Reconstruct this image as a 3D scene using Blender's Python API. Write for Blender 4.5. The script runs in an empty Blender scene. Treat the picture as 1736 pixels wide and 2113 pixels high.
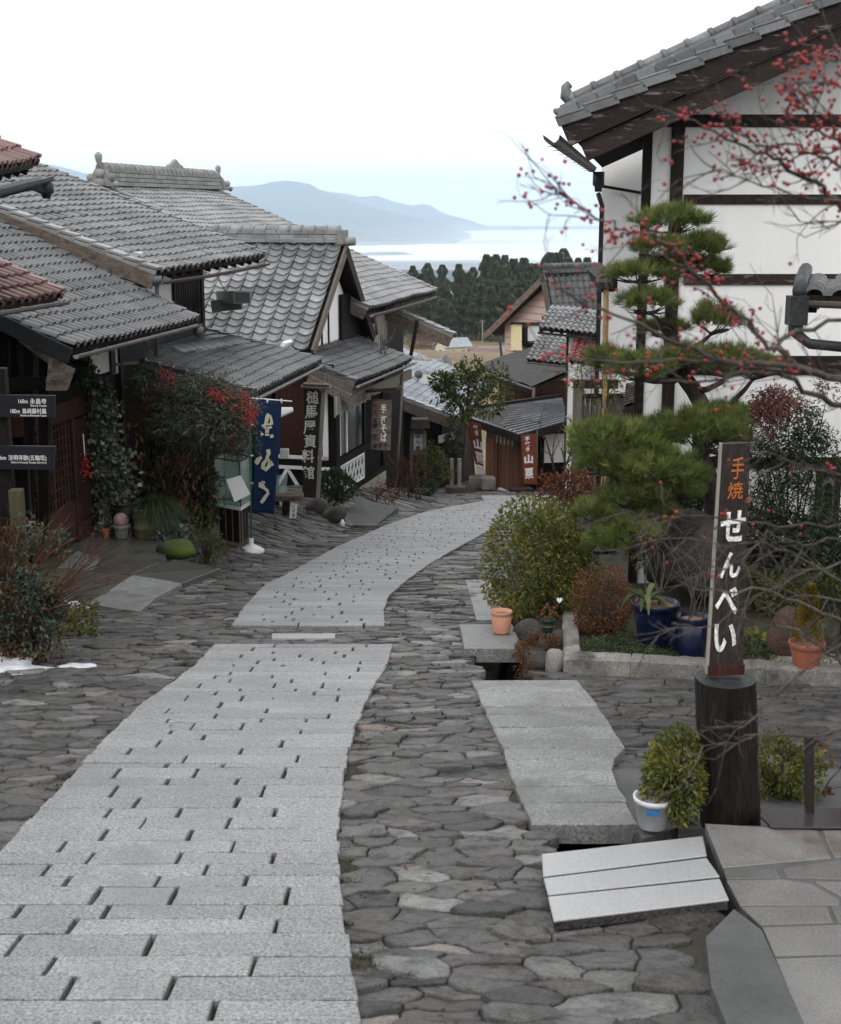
import bpy, math, random
import numpy as np
from mathutils import Vector, Matrix
random.seed(7); RNG = np.random.default_rng(11)
SC = bpy.context.scene
COL = SC.collection
# ------------------------------------------------------------------ camera geometry of the place (survey from the photograph, 1736 px wide copy)
FP, CX, CY, HOR = 2800.0, 868.0, 1056.5, 430.0
PITCH = math.atan((CY - HOR) / FP); CP, SP = math.cos(PITCH), math.sin(PITCH)
H0, SLOPE = 2.4, 0.1446
def ray(px, py):
    a = (px - CX) / FP; b = (CY - py) / FP
    return (a, CP + b * SP, -SP + b * CP)
def at(px, py, Y):
    r = ray(px, py); t = Y / r[1]; return Vector((r[0] * t, Y, r[2] * t))
def onz(px, py, z):
    r = ray(px, py); t = z / r[2]; return Vector((r[0] * t, r[1] * t, z))
def ong(px, py, dz=0.0):
    r = ray(px, py); t = (-H0 + dz) / (r[2] + SLOPE * r[1]); return Vector((r[0] * t, r[1] * t, r[2] * t))
def onv(px, py, p, d):
    """the ray's point on the vertical plane through p along the horizontal direction d"""
    r = ray(px, py); nx, ny = -d[1], d[0]
    t = (p[0] * nx + p[1] * ny) / (r[0] * nx + r[1] * ny); return Vector((r[0] * t, r[1] * t, r[2] * t))
PROF = [(-40, 3.384), (36, -7.606), (46, -9.45), (60, -11.6), (100, -16.2), (370, -39.5), (450, -43), (560, -38), (640, -52), (900, -120), (2000, -300), (60000, -300)]
def G(y):
    for (a, za), (b, zb) in zip(PROF, PROF[1:]):
        if y <= b: return za + (zb - za) * (y - a) / (b - a)
    return PROF[-1][1]
V = Vector
Z = Vector((0, 0, 1))
# ------------------------------------------------------------------ mesh builder
class MB:
    def __init__(s):
        s.v = []; s.nv = 0; s.fl = []; s.fs = []; s.mi = []; s.rn = []; s.sm = []
    def add(s, verts, faces, mat=0, rnd=None, smooth=False):
        if rnd is None: rnd = random.random()
        b = s.nv
        s.v.append(np.array([tuple(p) for p in verts], dtype=np.float64).reshape(-1, 3)); s.nv += len(verts)
        for f in faces:
            s.fl.append(np.array(f, dtype=np.int64) + b); s.fs.append(np.array([len(f)]))
            s.mi.append(np.array([mat])); s.rn.append(np.array([rnd])); s.sm.append(np.array([smooth]))
        return s
    def arr(s, verts, faces, mat=0, rnd=None, smooth=False):
        verts = np.asarray(verts, dtype=np.float64).reshape(-1, 3); faces = np.asarray(faces, dtype=np.int64)
        n = len(faces)
        if n == 0: return s
        s.v.append(verts); s.fl.append((faces + s.nv).ravel()); s.nv += len(verts)
        s.fs.append(np.full(n, faces.shape[1])); s.mi.append(np.full(n, mat) if np.isscalar(mat) else np.asarray(mat))
        if rnd is None: rnd = RNG.random(n)
        s.rn.append(np.full(n, rnd) if np.isscalar(rnd) else np.asarray(rnd)); s.sm.append(np.full(n, smooth))
        return s
    # a parallelepiped: corner o and three edge vectors
    def obox(s, o, a, b, c, mat=0, rnd=None):
        o, a, b, c = V(o), V(a), V(b), V(c)
        if a.cross(b).dot(c) < 0: a, b = b, a
        p = [o, o + a, o + a + b, o + b, o + c, o + a + c, o + a + b + c, o + b + c]
        return s.add(p, [(3, 2, 1, 0), (4, 5, 6, 7), (0, 1, 5, 4), (1, 2, 6, 5), (2, 3, 7, 6), (3, 0, 4, 7)], mat, rnd)
    def box(s, c, sx, sy, sz, rz=0.0, mat=0, rnd=None):     # c: centre of the base
        ca, sa = math.cos(rz), math.sin(rz)
        a = V((ca, sa, 0)) * sx; b = V((-sa, ca, 0)) * sy
        return s.obox(V(c) - a / 2 - b / 2, a, b, V((0, 0, sz)), mat, rnd)
    def beam(s, p, q, w, h, up=Z, mat=0, rnd=None):         # a bar centred on p-q
        p, q = V(p), V(q); d = q - p
        x = d.cross(V(up)); x = x.normalized() if x.length > 1e-6 else V((1, 0, 0))
        u = x.cross(d).normalized()
        return s.obox(p - x * w / 2 - u * h / 2, d, x * w, u * h, mat, rnd)
    def prism(s, poly, ext, mat=0, rnd=None):               # polygon extruded by the vector ext
        poly = [V(p) for p in poly]; n = len(poly); ext = V(ext)
        nr = V((0, 0, 0))
        for i in range(n): nr += poly[i].cross(poly[(i + 1) % n])
        if nr.dot(ext) < 0: poly.reverse()
        q = [p + ext for p in poly]
        return s.add(poly + q, [tuple(range(n - 1, -1, -1)), tuple(range(n, 2 * n))] +
                     [(i, (i + 1) % n, n + (i + 1) % n, n + i) for i in range(n)], mat, rnd)
    def tube(s, pts, rad, n=6, mat=0, rnd=None, smooth=True, cap=True):
        pts = [V(p) for p in pts]
        if not hasattr(rad, '__len__'): rad = [rad] * len(pts)
        vs, fs = [], []
        prev = None
        for i, p in enumerate(pts):
            d = (pts[min(i + 1, len(pts) - 1)] - pts[max(i - 1, 0)])
            d = d.normalized() if d.length > 1e-9 else V((0, 0, 1))
            if prev is None:
                x = d.cross(V((0.3, 0.2, 1)));
                if x.length < 1e-3: x = d.cross(V((1, 0, 0)))
            else:
                x = prev - d * prev.dot(d)
            x.normalize(); prev = x; y = d.cross(x)
            for k in range(n):
                t = 2 * math.pi * k / n
                vs.append(p + (x * math.cos(t) + y * math.sin(t)) * rad[i])
        for i in range(len(pts) - 1):
            for k in range(n):
                a, b = i * n + k, i * n + (k + 1) % n
                fs.append((a, b, b + n, a + n))
        if cap:
            fs.append(tuple(range(n - 1, -1, -1))); fs.append(tuple(range((len(pts) - 1) * n, len(pts) * n)))
        return s.add(vs, fs, mat, rnd, smooth)
    def lathe(s, c, prof, n=24, mat=0, rnd=None, smooth=True, axis=Z, sx=1, sy=1):   # prof: (radius, height)
        c = V(c); q = V((0, 0, 1)).rotation_difference(V(axis)).to_matrix()
        vs, fs = [], []
        for r, h in prof:
            for k in range(n):
                t = 2 * math.pi * k / n
                vs.append(c + q @ V((r * math.cos(t) * sx, r * math.sin(t) * sy, h)))
        for i in range(len(prof) - 1):
            for k in range(n):
                a, b = i * n + k, i * n + (k + 1) % n
                fs.append((a, b, b + n, a + n))
        fs.append(tuple(range(n - 1, -1, -1))); fs.append(tuple(range((len(prof) - 1) * n, len(prof) * n)))
        return s.add(vs, fs, mat, rnd, smooth)
    def blob(s, c, rx, ry, rz, seed=0, amp=0.2, nu=14, nv=9, mat=0, rnd=None, bottom=True, freq=2.0, rot=0):
        r_ = random.Random(seed); ph = [(r_.uniform(-1, 1), r_.uniform(-1, 1), r_.uniform(-1, 1), r_.uniform(0, 6.28), r_.uniform(.6, 1.6) * freq) for _ in range(7)]
        vs, fs = [], []
        for j in range(nv + 1):
            th = math.pi * j / nv
            for i in range(nu):
                t = 2 * math.pi * i / nu
                d = V((math.sin(th) * math.cos(t), math.sin(th) * math.sin(t), math.cos(th)))
                k = 1 + amp * sum(math.sin(f * (d.x * a + d.y * b + d.z * e) + p) for a, b, e, p, f in ph) / 3
                v = V((d.x * rx * k, d.y * ry * k, d.z * rz * k)); v.rotate(Matrix.Rotation(rot, 3, 'Z'))
                vs.append(V(c) + v)
        for j in range(nv):
            for i in range(nu):
                a, b = j * nu + i, j * nu + (i + 1) % nu
                fs.append((b, a, a + nu, b + nu))
        return s.add(vs, fs, mat, rnd, True)
    def build(s, name, mats, parent=None, base=None, bevel=0.0, sharp=True):
        v = np.concatenate(s.v) if s.v else np.zeros((0, 3))
        if not isinstance(mats, (list, tuple)): mats = [mats]
        if parent is not None: o0 = WL[parent.name]
        elif base is not None: o0 = V(base)
        else:
            lo, hi = v.min(0), v.max(0); o0 = V(((lo[0] + hi[0]) / 2, (lo[1] + hi[1]) / 2, lo[2]))
        v = v - np.array(o0)
        me = bpy.data.meshes.new(name)
        fl = np.concatenate([np.atleast_1d(x) for x in s.fl]); fs = np.concatenate(s.fs)
        me.vertices.add(len(v)); me.vertices.foreach_set('co', v.ravel())
        me.loops.add(len(fl)); me.loops.foreach_set('vertex_index', fl.astype(np.int32))
        me.polygons.add(len(fs)); st = np.concatenate([[0], np.cumsum(fs)[:-1]])
        me.polygons.foreach_set('loop_start', st.astype(np.int32))
        me.polygons.foreach_set('loop_total', fs.astype(np.int32))
        me.polygons.foreach_set('material_index', np.concatenate(s.mi).astype(np.int32))
        me.polygons.foreach_set('use_smooth', np.concatenate(s.sm).astype(bool))
        at_ = me.attributes.new('rnd', 'FLOAT', 'FACE'); at_.data.foreach_set('value', np.concatenate(s.rn).astype(np.float32))
        me.update(calc_edges=True); me.validate()
        for m in mats: me.materials.append(M[m])
        o = bpy.data.objects.new(name, me); COL.objects.link(o)
        if parent is not None: o.parent = parent; WL[o.name] = o0
        else: o.location = o0; WL[o.name] = o0
        if bevel:
            b = o.modifiers.new('bevel', 'BEVEL'); b.width = bevel; b.segments = 1; b.limit_method = 'ANGLE'; b.angle_limit = math.radians(40)
        return o
WL = {}
def tag(o, label, cat, group=None):
    o['label'] = label; o['category'] = cat
    if group: o['group'] = group
    return o
def thing(name, label, cat, loc, group=None):
    o = bpy.data.objects.new(name, None); COL.objects.link(o); o.location = V(loc); o.empty_display_size = .2
    WL[o.name] = V(loc); return tag(o, label, cat, group)
def struct(o, kind='structure'): o['kind'] = kind; return o
def copy_tree(o, parent=None):
    c = o.copy(); COL.objects.link(c)
    if parent: c.parent = parent
    for ch in o.children: copy_tree(ch, c)
    return c
# ------------------------------------------------------------------ materials
M = {}
def _mat(name):
    m = bpy.data.materials.new(name); m.use_nodes = True; nt = m.node_tree
    b = nt.nodes['Principled BSDF']; M[name] = m
    return m, nt, b
def _n(nt, t, **k):
    n = nt.nodes.new(t)
    for a, b in k.items(): setattr(n, a, b)
    return n
def ramp(nt, fac, cols, pos=None):
    r = _n(nt, 'ShaderNodeValToRGB'); el = r.color_ramp.elements
    n = len(cols); pos = pos or [i / (n - 1) for i in range(n)]
    while len(el) < n: el.new(0.5)
    for e, c, p in zip(el, cols, pos): e.position = p; e.color = (*c, 1)
    nt.links.new(fac, r.inputs[0]); return r.outputs[0]
def noise(nt, scale, stretch=(1, 1, 1), detail=5, rough=.6, coord='Object', dist=0):
    tc = _n(nt, 'ShaderNodeTexCoord'); mp = _n(nt, 'ShaderNodeMapping'); mp.inputs['Scale'].default_value = stretch
    nt.links.new(tc.outputs[coord], mp.inputs[0]); nz = _n(nt, 'ShaderNodeTexNoise')
    nz.inputs['Scale'].default_value = scale; nz.inputs['Detail'].default_value = detail; nz.inputs['Roughness'].default_value = rough
    nz.inputs['Distortion'].default_value = dist
    nt.links.new(mp.outputs[0], nz.inputs['Vector']); return nz.outputs[0]
def mixc(nt, fac, a, b, mode='MIX'):
    m = _n(nt, 'ShaderNodeMix', data_type='RGBA', blend_type=mode)
    for sck, val in ((m.inputs[0], fac), (m.inputs[6], a), (m.inputs[7], b)):
        if isinstance(val, (int, float)): sck.default_value = val
        elif isinstance(val, tuple): sck.default_value = (*val, 1) if len(val) == 3 else val
        else: nt.links.new(val, sck)
    return m.outputs[2]
def mth(nt, op, a, b=0.0, clamp=False):
    m = _n(nt, 'ShaderNodeMath', operation=op, use_clamp=clamp)
    for sck, val in zip(m.inputs, (a, b)):
        if isinstance(val, (int, float)): sck.default_value = val
        else: nt.links.new(val, sck)
    return m.outputs[0]
def bump(nt, b, h, strength=.4, dist=.02):
    n = _n(nt, 'ShaderNodeBump'); n.inputs['Strength'].default_value = strength; n.inputs['Distance'].default_value = dist
    nt.links.new(h, n.inputs['Height']); nt.links.new(n.outputs[0], b.inputs['Normal'])
def sc(c, k): return tuple(min(1, x * k) for x in c)
def mk(name, c, rough=.7, var=.35, nscale=3, stretch=(1, 1, 1), spec=.18, rnd=.25, fine=60, bmp=.3, bdist=.01, metal=0, patch=None, patch_amt=(.55, .7), patch_scale=1.5, fine_amt=.25, coat=0):
    """base colour c; slow variation, per-piece variation (rnd attribute), fine grain, optional patches of a second colour (stain, moss, wear)"""
    m, nt, b = _mat(name)
    f1 = noise(nt, nscale, stretch)
    col = ramp(nt, f1, [sc(c, 1 - var), c, sc(c, 1 + var)], [.25, .5, .75])
    if rnd:
        a = _n(nt, 'ShaderNodeAttribute', attribute_name='rnd')
        col = mixc(nt, 1.0, col, ramp(nt, a.outputs['Fac'], [(1 - rnd,) * 3, (1 + rnd * .999,) * 3] if rnd <= 1 else [(.3,) * 3, (1,) * 3]), 'MULTIPLY')
    f2 = noise(nt, fine, stretch, 3)
    if fine_amt:
        col = mixc(nt, 1.0, col, ramp(nt, f2, [(1 - fine_amt,) * 3, (1,) * 3, (1 + fine_amt,) * 3], [.3, .5, .7]), 'MULTIPLY')
    if patch:
        f3 = noise(nt, patch_scale, stretch, 6, .65)
        k = ramp(nt, f3, [(0, 0, 0), (1, 1, 1)], list(patch_amt))
        col = mixc(nt, k, col, patch)
    nt.links.new(col, b.inputs['Base Color'])
    b.inputs['Roughness'].default_value = rough; b.inputs['Specular IOR Level'].default_value = spec; b.inputs['Metallic'].default_value = metal
    if coat: b.inputs['Coat Weight'].default_value = coat; b.inputs['Coat Roughness'].default_value = .15
    if bmp: bump(nt, b, mth(nt, 'ADD', f2, mth(nt, 'MULTIPLY', f1, .6)), bmp, bdist)
    return m
def leafmat(name, cols, pos=None, rough=.5, trans=.25, spec=.22):
    m, nt, b = _mat(name)
    a = _n(nt, 'ShaderNodeAttribute', attribute_name='rnd')
    col = ramp(nt, a.outputs['Fac'], cols, pos)
    f = noise(nt, 2.5, detail=3); col = mixc(nt, 1.0, col, ramp(nt, f, [(.65,) * 3, (1.0,) * 3], [.35, .65]), 'MULTIPLY')
    nt.links.new(col, b.inputs['Base Color']); b.inputs['Roughness'].default_value = rough; b.inputs['Specular IOR Level'].default_value = spec
    tr = _n(nt, 'ShaderNodeBsdfTranslucent'); nt.links.new(col, tr.inputs[0]); mx = _n(nt, 'ShaderNodeMixShader'); mx.inputs[0].default_value = trans
    nt.links.new(b.outputs[0], mx.inputs[1]); nt.links.new(tr.outputs[0], mx.inputs[2]); nt.links.new(mx.outputs[0], nt.nodes['Material Output'].inputs[0])
    return m
def glass(name, col, alpha=.3, rough=.05):
    m, nt, b = _mat(name); b.inputs['Base Color'].default_value = (*col, 1); b.inputs['Roughness'].default_value = rough
    b.inputs['Alpha'].default_value = alpha; return m
# stone, ground
mk('granite', (.225, .226, .229), .5, .14, 1.2, rnd=.13, fine=75, fine_amt=.6, bmp=.25, bdist=.004, patch=(.16, .165, .165), patch_amt=(.55, .78), patch_scale=1.1, spec=.3)
mk('granite_dull', (.2, .2, .198), .5, .25, 1.5, rnd=.15, fine=60, fine_amt=.6, bmp=.5, bdist=.006, patch=(.12, .12, .115), patch_amt=(.5, .68), patch_scale=1.6, spec=.3)
mk('granite_pale', (.36, .36, .365), .3, .10, 1.2, rnd=.08, fine=90, fine_amt=.22, bmp=.2, bdist=.003, patch=(.25, .25, .25), patch_amt=(.55, .8), patch_scale=2.2, spec=.5)
mk('granite_brown', (.145, .141, .136), .16, .3, 1.3, rnd=.2, fine=130, fine_amt=.28, bmp=.12, bdist=.002, patch=(.085, .058, .042), patch_amt=(.5, .72), patch_scale=1.0, spec=.5)
def cobblemat():
    m, nt, b = _mat('cobble'); a = _n(nt, 'ShaderNodeAttribute', attribute_name='rnd')
    col = ramp(nt, a.outputs['Fac'], [(0.053, 0.053, 0.055), (0.103, 0.102, 0.102), (0.084, 0.079, 0.075), (0.139, 0.139, 0.139), (0.112, 0.103, 0.098), (0.191, 0.194, 0.195), (0.230, 0.232, 0.230), (0.198, 0.158, 0.148)], [0, .22, .4, .55, .68, .84, .95, 1])
    f1 = noise(nt, 3.0, (1, 1.3, 1), 7, .68); col = mixc(nt, 1.0, col, ramp(nt, f1, [(.42,) * 3, (.9,) * 3, (1.0,) * 3], [.33, .5, .66]), 'MULTIPLY')
    f5 = noise(nt, 11, (1, 1.6, 1), 6, .72); col = mixc(nt, 1.0, col, ramp(nt, f5, [(.5, .49, .47), (.95,) * 3, (1.0,) * 3], [.34, .5, .66]), 'MULTIPLY')
    f2 = noise(nt, 70, (1, 1, 1), 3, .7); col = mixc(nt, 1.0, col, ramp(nt, f2, [(.55,) * 3, (.95,) * 3, (1.0, 1.0, 1.0)], [.3, .5, .7]), 'MULTIPLY')
    col = mixc(nt, 1.0, col, (1.38, 1.36, 1.33), 'MULTIPLY')
    f3 = noise(nt, 1.1, (1, 1, 1), 6, .7); f4 = noise(nt, 14, (1, 1, 1), 4, .7)
    col = mixc(nt, mth(nt, 'MULTIPLY', ramp(nt, f3, [(0,) * 3, (1,) * 3], [.56, .68]), ramp(nt, f4, [(0,) * 3, (1,) * 3], [.48, .6])), col, (.055, .058, .02))
    nt.links.new(col, b.inputs['Base Color']); b.inputs['Specular IOR Level'].default_value = .4
    nt.links.new(ramp(nt, f1, [(.22,) * 3, (.6,) * 3], [.35, .6]), b.inputs['Roughness'])
    bump(nt, b, mth(nt, 'ADD', mth(nt, 'ADD', mth(nt, 'MULTIPLY', f4, 1.6), mth(nt, 'MULTIPLY', f5, 2.2)), mth(nt, 'MULTIPLY', f2, .5)), 1.0, .016)
cobblemat()
mk('joint_soil', (.05, .047, .038), .9, .4, 3, rnd=0, fine=80, fine_amt=.4, bmp=.6, bdist=.02, patch=(.055, .066, .022), patch_amt=(.55, .68), patch_scale=1.4)
mk('mortar', (.085, .085, .085), .8, .25, 3, rnd=0, fine=120, bmp=.3)
mk('concrete_wet', (.085, .083, .075), .35, .35, 1.6, rnd=.1, fine=90, fine_amt=.3, bmp=.3, bdist=.006, patch=(.045, .055, .018), patch_amt=(.52, .66), patch_scale=1.5, spec=.5)
mk('slab_dark', (.075, .073, .07), .35, .25, 1.6, rnd=.15, fine=110, fine_amt=.35, bmp=.3, bdist=.004, patch=(.05, .052, .028), patch_amt=(.6, .72), spec=.5)
mk('kerb_stone', (.19, .18, .165), .75, .4, 3, rnd=.15, fine=70, fine_amt=.4, bmp=.6, bdist=.01, patch=(.05, .048, .044), patch_amt=(.5, .7), patch_scale=2.5)
mk('rock_dark', (.06, .055, .05), .6, .5, 3, rnd=.2, fine=40, fine_amt=.4, bmp=.9, bdist=.03, patch=(.05, .06, .03), patch_amt=(.58, .7), patch_scale=2)
mk('rock_moss', (.07, .075, .06), .8, .5, 3, rnd=.2, fine=40, fine_amt=.4, bmp=.9, bdist=.02, patch=(.07, .1, .015), patch_amt=(.42, .52), patch_scale=1.6)
mk('rock_brown', (.10, .06, .045), .6, .4, 3, rnd=.2, fine=50, bmp=.7, bdist=.02)
mk('gravel', (.30, .28, .24), .8, .35, 9, rnd=.6, fine=90, fine_amt=.4, bmp=.8, bdist=.02)
mk('dirt', (.035, .03, .02), .9, .5, 2, rnd=0, fine=50, fine_amt=.5, bmp=.8, bdist=.03, patch=(.04, .05, .015), patch_amt=(.5, .64))
mk('snow', (.62, .64, .68), .6, .1, 3, rnd=0, fine=30, fine_amt=.1, bmp=.8, bdist=.03)
mk('field', (.17, .13, .075), .9, .3, .05, rnd=0, fine=.6, fine_amt=.3, bmp=0, patch=(.10, .11, .05), patch_amt=(.5, .6), patch_scale=.02)
# wood
mk('wood_dark', (.022, .016, .013), .55, .5, 3, (6, 6, .7), rnd=.35, fine=18, fine_amt=.5, bmp=.4, bdist=.01, spec=.12)
mk('wood_black', (.012, .010, .009), .5, .4, 3, (6, 6, .7), rnd=.3, fine=18, fine_amt=.4, bmp=.3, bdist=.01, spec=.06)
mk('wood_red', (.05, .022, .016), .5, .4, 3, (6, 6, .7), rnd=.35, fine=18, fine_amt=.4, bmp=.3, bdist=.008, spec=.12)
mk('wood_lattice', (.042, .022, .018), .55, .4, 2, rnd=.3, fine=30, fine_amt=.3, bmp=.2, spec=.12)
mk('wood_worn', (.022, .015, .013), .6, .4, 2, rnd=.3, fine=24, fine_amt=.5, stretch=(1, 5, 5), bmp=.6, bdist=.012, patch=(.17, .145, .13), patch_amt=(.57, .68), patch_scale=3.0)
mk('wood_weathered', (.145, .115, .095), .75, .35, 2, rnd=.25, fine=22, fine_amt=.4, stretch=(3, 1.2, 5), bmp=.5, bdist=.01, patch=(.06, .045, .035), patch_amt=(.5, .68), patch_scale=2.5)
mk('wood_grey', (.12, .105, .09), .8, .35, 3, (6, 6, .7), rnd=.3, fine=20, fine_amt=.4, bmp=.5, bdist=.01)
mk('wood_brown', (.13, .056, .03), .6, .3, 3, (6, 6, .6), rnd=.3, fine=20, fine_amt=.35, bmp=.3, bdist=.008)
mk('wood_sign', (.030, .023, .020), .6, .4, 3, (8, 8, .6), rnd=.15, fine=20, fine_amt=.5, bmp=.4, bdist=.008)
mk('wood_edge', (.26, .24, .21), .8, .3, 3, (6, 6, .7), rnd=.1, fine=20, bmp=.4)
mk('log_bark', (.013, .010, .008), .5, .6, 4, (5, 5, .4), rnd=0, fine=22, fine_amt=.6, bmp=.8, bdist=.02, patch=(.045, .034, .02), patch_amt=(.58, .7), patch_scale=3.2)
mk('log_top', (.03, .035, .034), .4, .3, 5, rnd=0, fine=40, bmp=.3)
mk('bamboo', (.42, .29, .14), .4, .3, 4, (3, 3, .6), rnd=.15, fine=20, bmp=.1, patch=(.2, .13, .07), patch_amt=(.55, .7), patch_scale=3)
mk('bark', (.05, .042, .036), .85, .5, 6, (3, 3, .8), rnd=.2, fine=40, fine_amt=.5, bmp=.9, bdist=.02)
mk('twig_grey', (.085, .072, .063), .75, .4, 8, rnd=.3, fine=60, fine_amt=.35, bmp=.5, bdist=.004, patch=(.15, .15, .11), patch_amt=(.6, .7), patch_scale=6)
mk('twig_brown', (.085, .042, .026), .6, .4, 8, rnd=.4, fine=60, bmp=.3)
mk('mossy_post', (.06, .05, .035), .8, .4, 4, (4, 4, .8), rnd=.1, fine=30, bmp=.6, patch=(.06, .062, .022), patch_amt=(.45, .62), patch_scale=3)
# tile
def tilemat(name, c, rough, spread, light=None):
    m = mk(name, c, rough, .2, 1.2, rnd=spread, fine=30, fine_amt=.18, bmp=.15, bdist=.004, spec=.45, patch=light, patch_amt=(.5, .72), patch_scale=.9)
tilemat('tile_dark', (.078, .080, .084), .34, .42, (.125, .126, .13))
tilemat('tile_grey', (.125, .127, .129), .40, .40, (.20, .20, .198))
tilemat('tile_pale', (.20, .203, .205), .42, .3, (.28, .28, .275))
tilemat('tile_bright', (.20, .206, .214), .25, .45, (.30, .305, .31))
tilemat('tile_red', (.13, .062, .052), .42, .45, (.20, .15, .135))
tilemat('tile_crimson', (.20, .06, .06), .45, .3, (.25, .12, .12))
tilemat('tile_blue', (.20, .225, .25), .35, .25, (.32, .34, .36))
mk('ridge_stone', (.26, .26, .25), .7, .25, 4, rnd=.2, fine=50, fine_amt=.3, bmp=.4, patch=(.14, .14, .11), patch_amt=(.5, .7), patch_scale=4)
mk('asphalt_roof', (.05, .048, .047), .85, .25, 2, rnd=.1, fine=12, fine_amt=.5, bmp=.8, bdist=.03)
mk('metal_roof', (.12, .13, .145), .22, .2, 1.2, rnd=.12, fine=20, fine_amt=.1, bmp=.05, patch=(.2, .21, .22), patch_amt=(.5, .6), patch_scale=.8, spec=.5)
mk('shingle', (.075, .055, .045), .7, .3, 3, rnd=.55, fine=30, fine_amt=.4, bmp=.5)
mk('gutter_metal', (.11, .10, .095), .4, .3, 4, rnd=.1, fine=40, bmp=.1, patch=(.2, .2, .2), patch_amt=(.6, .7), patch_scale=5, spec=.5)
mk('gutter_brown', (.10, .07, .06), .45, .3, 4, rnd=.1, fine=40, bmp=.1)
mk('copper_dark', (.035, .038, .04), .4, .3, 4, rnd=.1, fine=40, bmp=.1)
mk('pipe_blue', (.13, .16, .19), .4, .2, 4, rnd=0, fine=40, bmp=0)
# walls
mk('plaster', (.84, .835, .825), .85, .07, .7, stretch=(1.6, 1.6, .5), rnd=.02, fine=40, fine_amt=.04, bmp=.2, bdist=.006, patch=(.6, .59, .575), patch_amt=(.58, .92), patch_scale=1.1)
mk('plaster_old', (.62, .61, .59), .85, .12, 1.2, rnd=.03, fine=40, fine_amt=.06, bmp=.15, patch=(.42, .41, .39), patch_amt=(.55, .8), patch_scale=1.2)
mk('plaster_beige', (.30, .28, .245), .85, .15, 1.2, rnd=.05, fine=60, fine_amt=.12, bmp=.2)
mk('siding_pink', (.56, .41, .35), .7, .06, 1.2, rnd=.06, fine=60, fine_amt=.05, bmp=.05)
mk('siding_cream', (.66, .58, .44), .7, .06, 1, rnd=.05, fine=60, fine_amt=.05, bmp=0)
mk('shutter_cream', (.72, .62, .38), .6, .05, 1, rnd=.05, fine=60, fine_amt=.04, bmp=0)
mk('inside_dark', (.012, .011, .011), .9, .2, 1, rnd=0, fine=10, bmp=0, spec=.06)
mk('window_dark', (.03, .034, .038), .08, .2, 1, rnd=.3, fine=10, bmp=0, fine_amt=0, spec=.5)
mk('curtain_pale', (.55, .56, .56), .6, .1, 3, rnd=.1, fine=30, bmp=0)
mk('paper_screen', (.45, .46, .46), .8, .1, 2, rnd=.05, fine=40, fine_amt=.05, bmp=0)
# fittings
mk('white_paint', (.75, .75, .74), .45, .06, 4, rnd=.03, fine=40, fine_amt=.04, bmp=.05)
mk('letter_white', (.72, .72, .7), .7, .12, 8, rnd=0, fine=60, fine_amt=.15, bmp=.1)
mk('letter_worn', (.74, .74, .71), .8, .2, 8, rnd=0, fine=60, fine_amt=.3, bmp=.2, patch=(.4, .38, .35), patch_amt=(.66, .8), patch_scale=9)
mk('letter_cream', (.52, .52, .38), .8, .08, 5, rnd=0, fine=60, fine_amt=.06, bmp=0)
mk('letter_orange', (.45, .13, .035), .7, .2, 8, rnd=0, fine=60, fine_amt=.2, bmp=0)
mk('letter_dark', (.02, .015, .012), .7, .2, 8, rnd=0, fine=60, bmp=0)
mk('letter_rust', (.16, .05, .03), .7, .2, 8, rnd=0, fine=60, bmp=0)
mk('sign_black', (.016, .016, .02), .3, .2, 3, rnd=0, fine=60, fine_amt=.1, bmp=0)
mk('cloth_blue', (.008, .022, .065), .85, .15, 2, rnd=0, fine=400, fine_amt=.15, bmp=.15, bdist=.002)
mk('cloth_red', (.17, .045, .026), .85, .15, 2, rnd=0, fine=300, fine_amt=.15, bmp=.1, bdist=.002)
mk('cloth_grey', (.33, .315, .28), .9, .2, 6, (8, 8, 1), rnd=.35, fine=60, fine_amt=.2, bmp=.3)
mk('plastic_white', (.55, .56, .57), .3, .05, 3, rnd=.02, fine=40, fine_amt=.03, bmp=0, patch=(.5, .5, .48), patch_amt=(.62, .8), patch_scale=3, spec=.5)
mk('plastic_green', (.015, .17, .075), .35, .1, 3, rnd=0, fine=40, fine_amt=.03, bmp=0, spec=.5)
mk('pot_blue', (.005, .009, .030), .25, .2, 3, rnd=.1, fine=50, fine_amt=.08, bmp=.03, patch=(.010, .016, .04), patch_amt=(.6, .8), patch_scale=3, spec=.5)
mk('pot_green', (.006, .032, .026), .3, .2, 3, rnd=0, fine=40, bmp=0)
mk('pot_black', (.012, .012, .013), .45, .2, 3, rnd=0, fine=40, bmp=.1)
mk('terracotta', (.33, .105, .06), .7, .2, 4, rnd=.1, fine=60, fine_amt=.12, bmp=.15, patch=(.22, .08, .05), patch_amt=(.55, .7), patch_scale=4)
mk('terracotta_pale', (.48, .24, .16), .6, .12, 4, rnd=.05, fine=60, fine_amt=.08, bmp=.05)
mk('pot_stone', (.20, .20, .195), .8, .3, 6, rnd=.1, fine=60, fine_amt=.3, bmp=.4, patch=(.08, .085, .07), patch_amt=(.5, .7), patch_scale=6)
mk('barrel_moss', (.20, .19, .145), .8, .3, 4, rnd=.1, fine=50, fine_amt=.2, bmp=.3, patch=(.085, .10, .03), patch_amt=(.44, .6), patch_scale=3)
mk('potting_soil', (.20, .13, .085), .95, .3, 12, rnd=0, fine=90, fine_amt=.5, bmp=.8, bdist=.01)
mk('rust_steel', (.045, .018, .013), .5, .4, 6, rnd=0, fine=50, bmp=.2)
mk('steel_brown', (.03, .022, .022), .35, .2, 3, rnd=0, fine=60, bmp=.05)
mk('steel_plate', (.04, .034, .036), .2, .2, 3, rnd=0, fine=60, fine_amt=.15, bmp=.04, spec=.5)
mk('box_grey', (.17, .175, .165), .5, .2, 3, rnd=.05, fine=50, bmp=.05)
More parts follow.
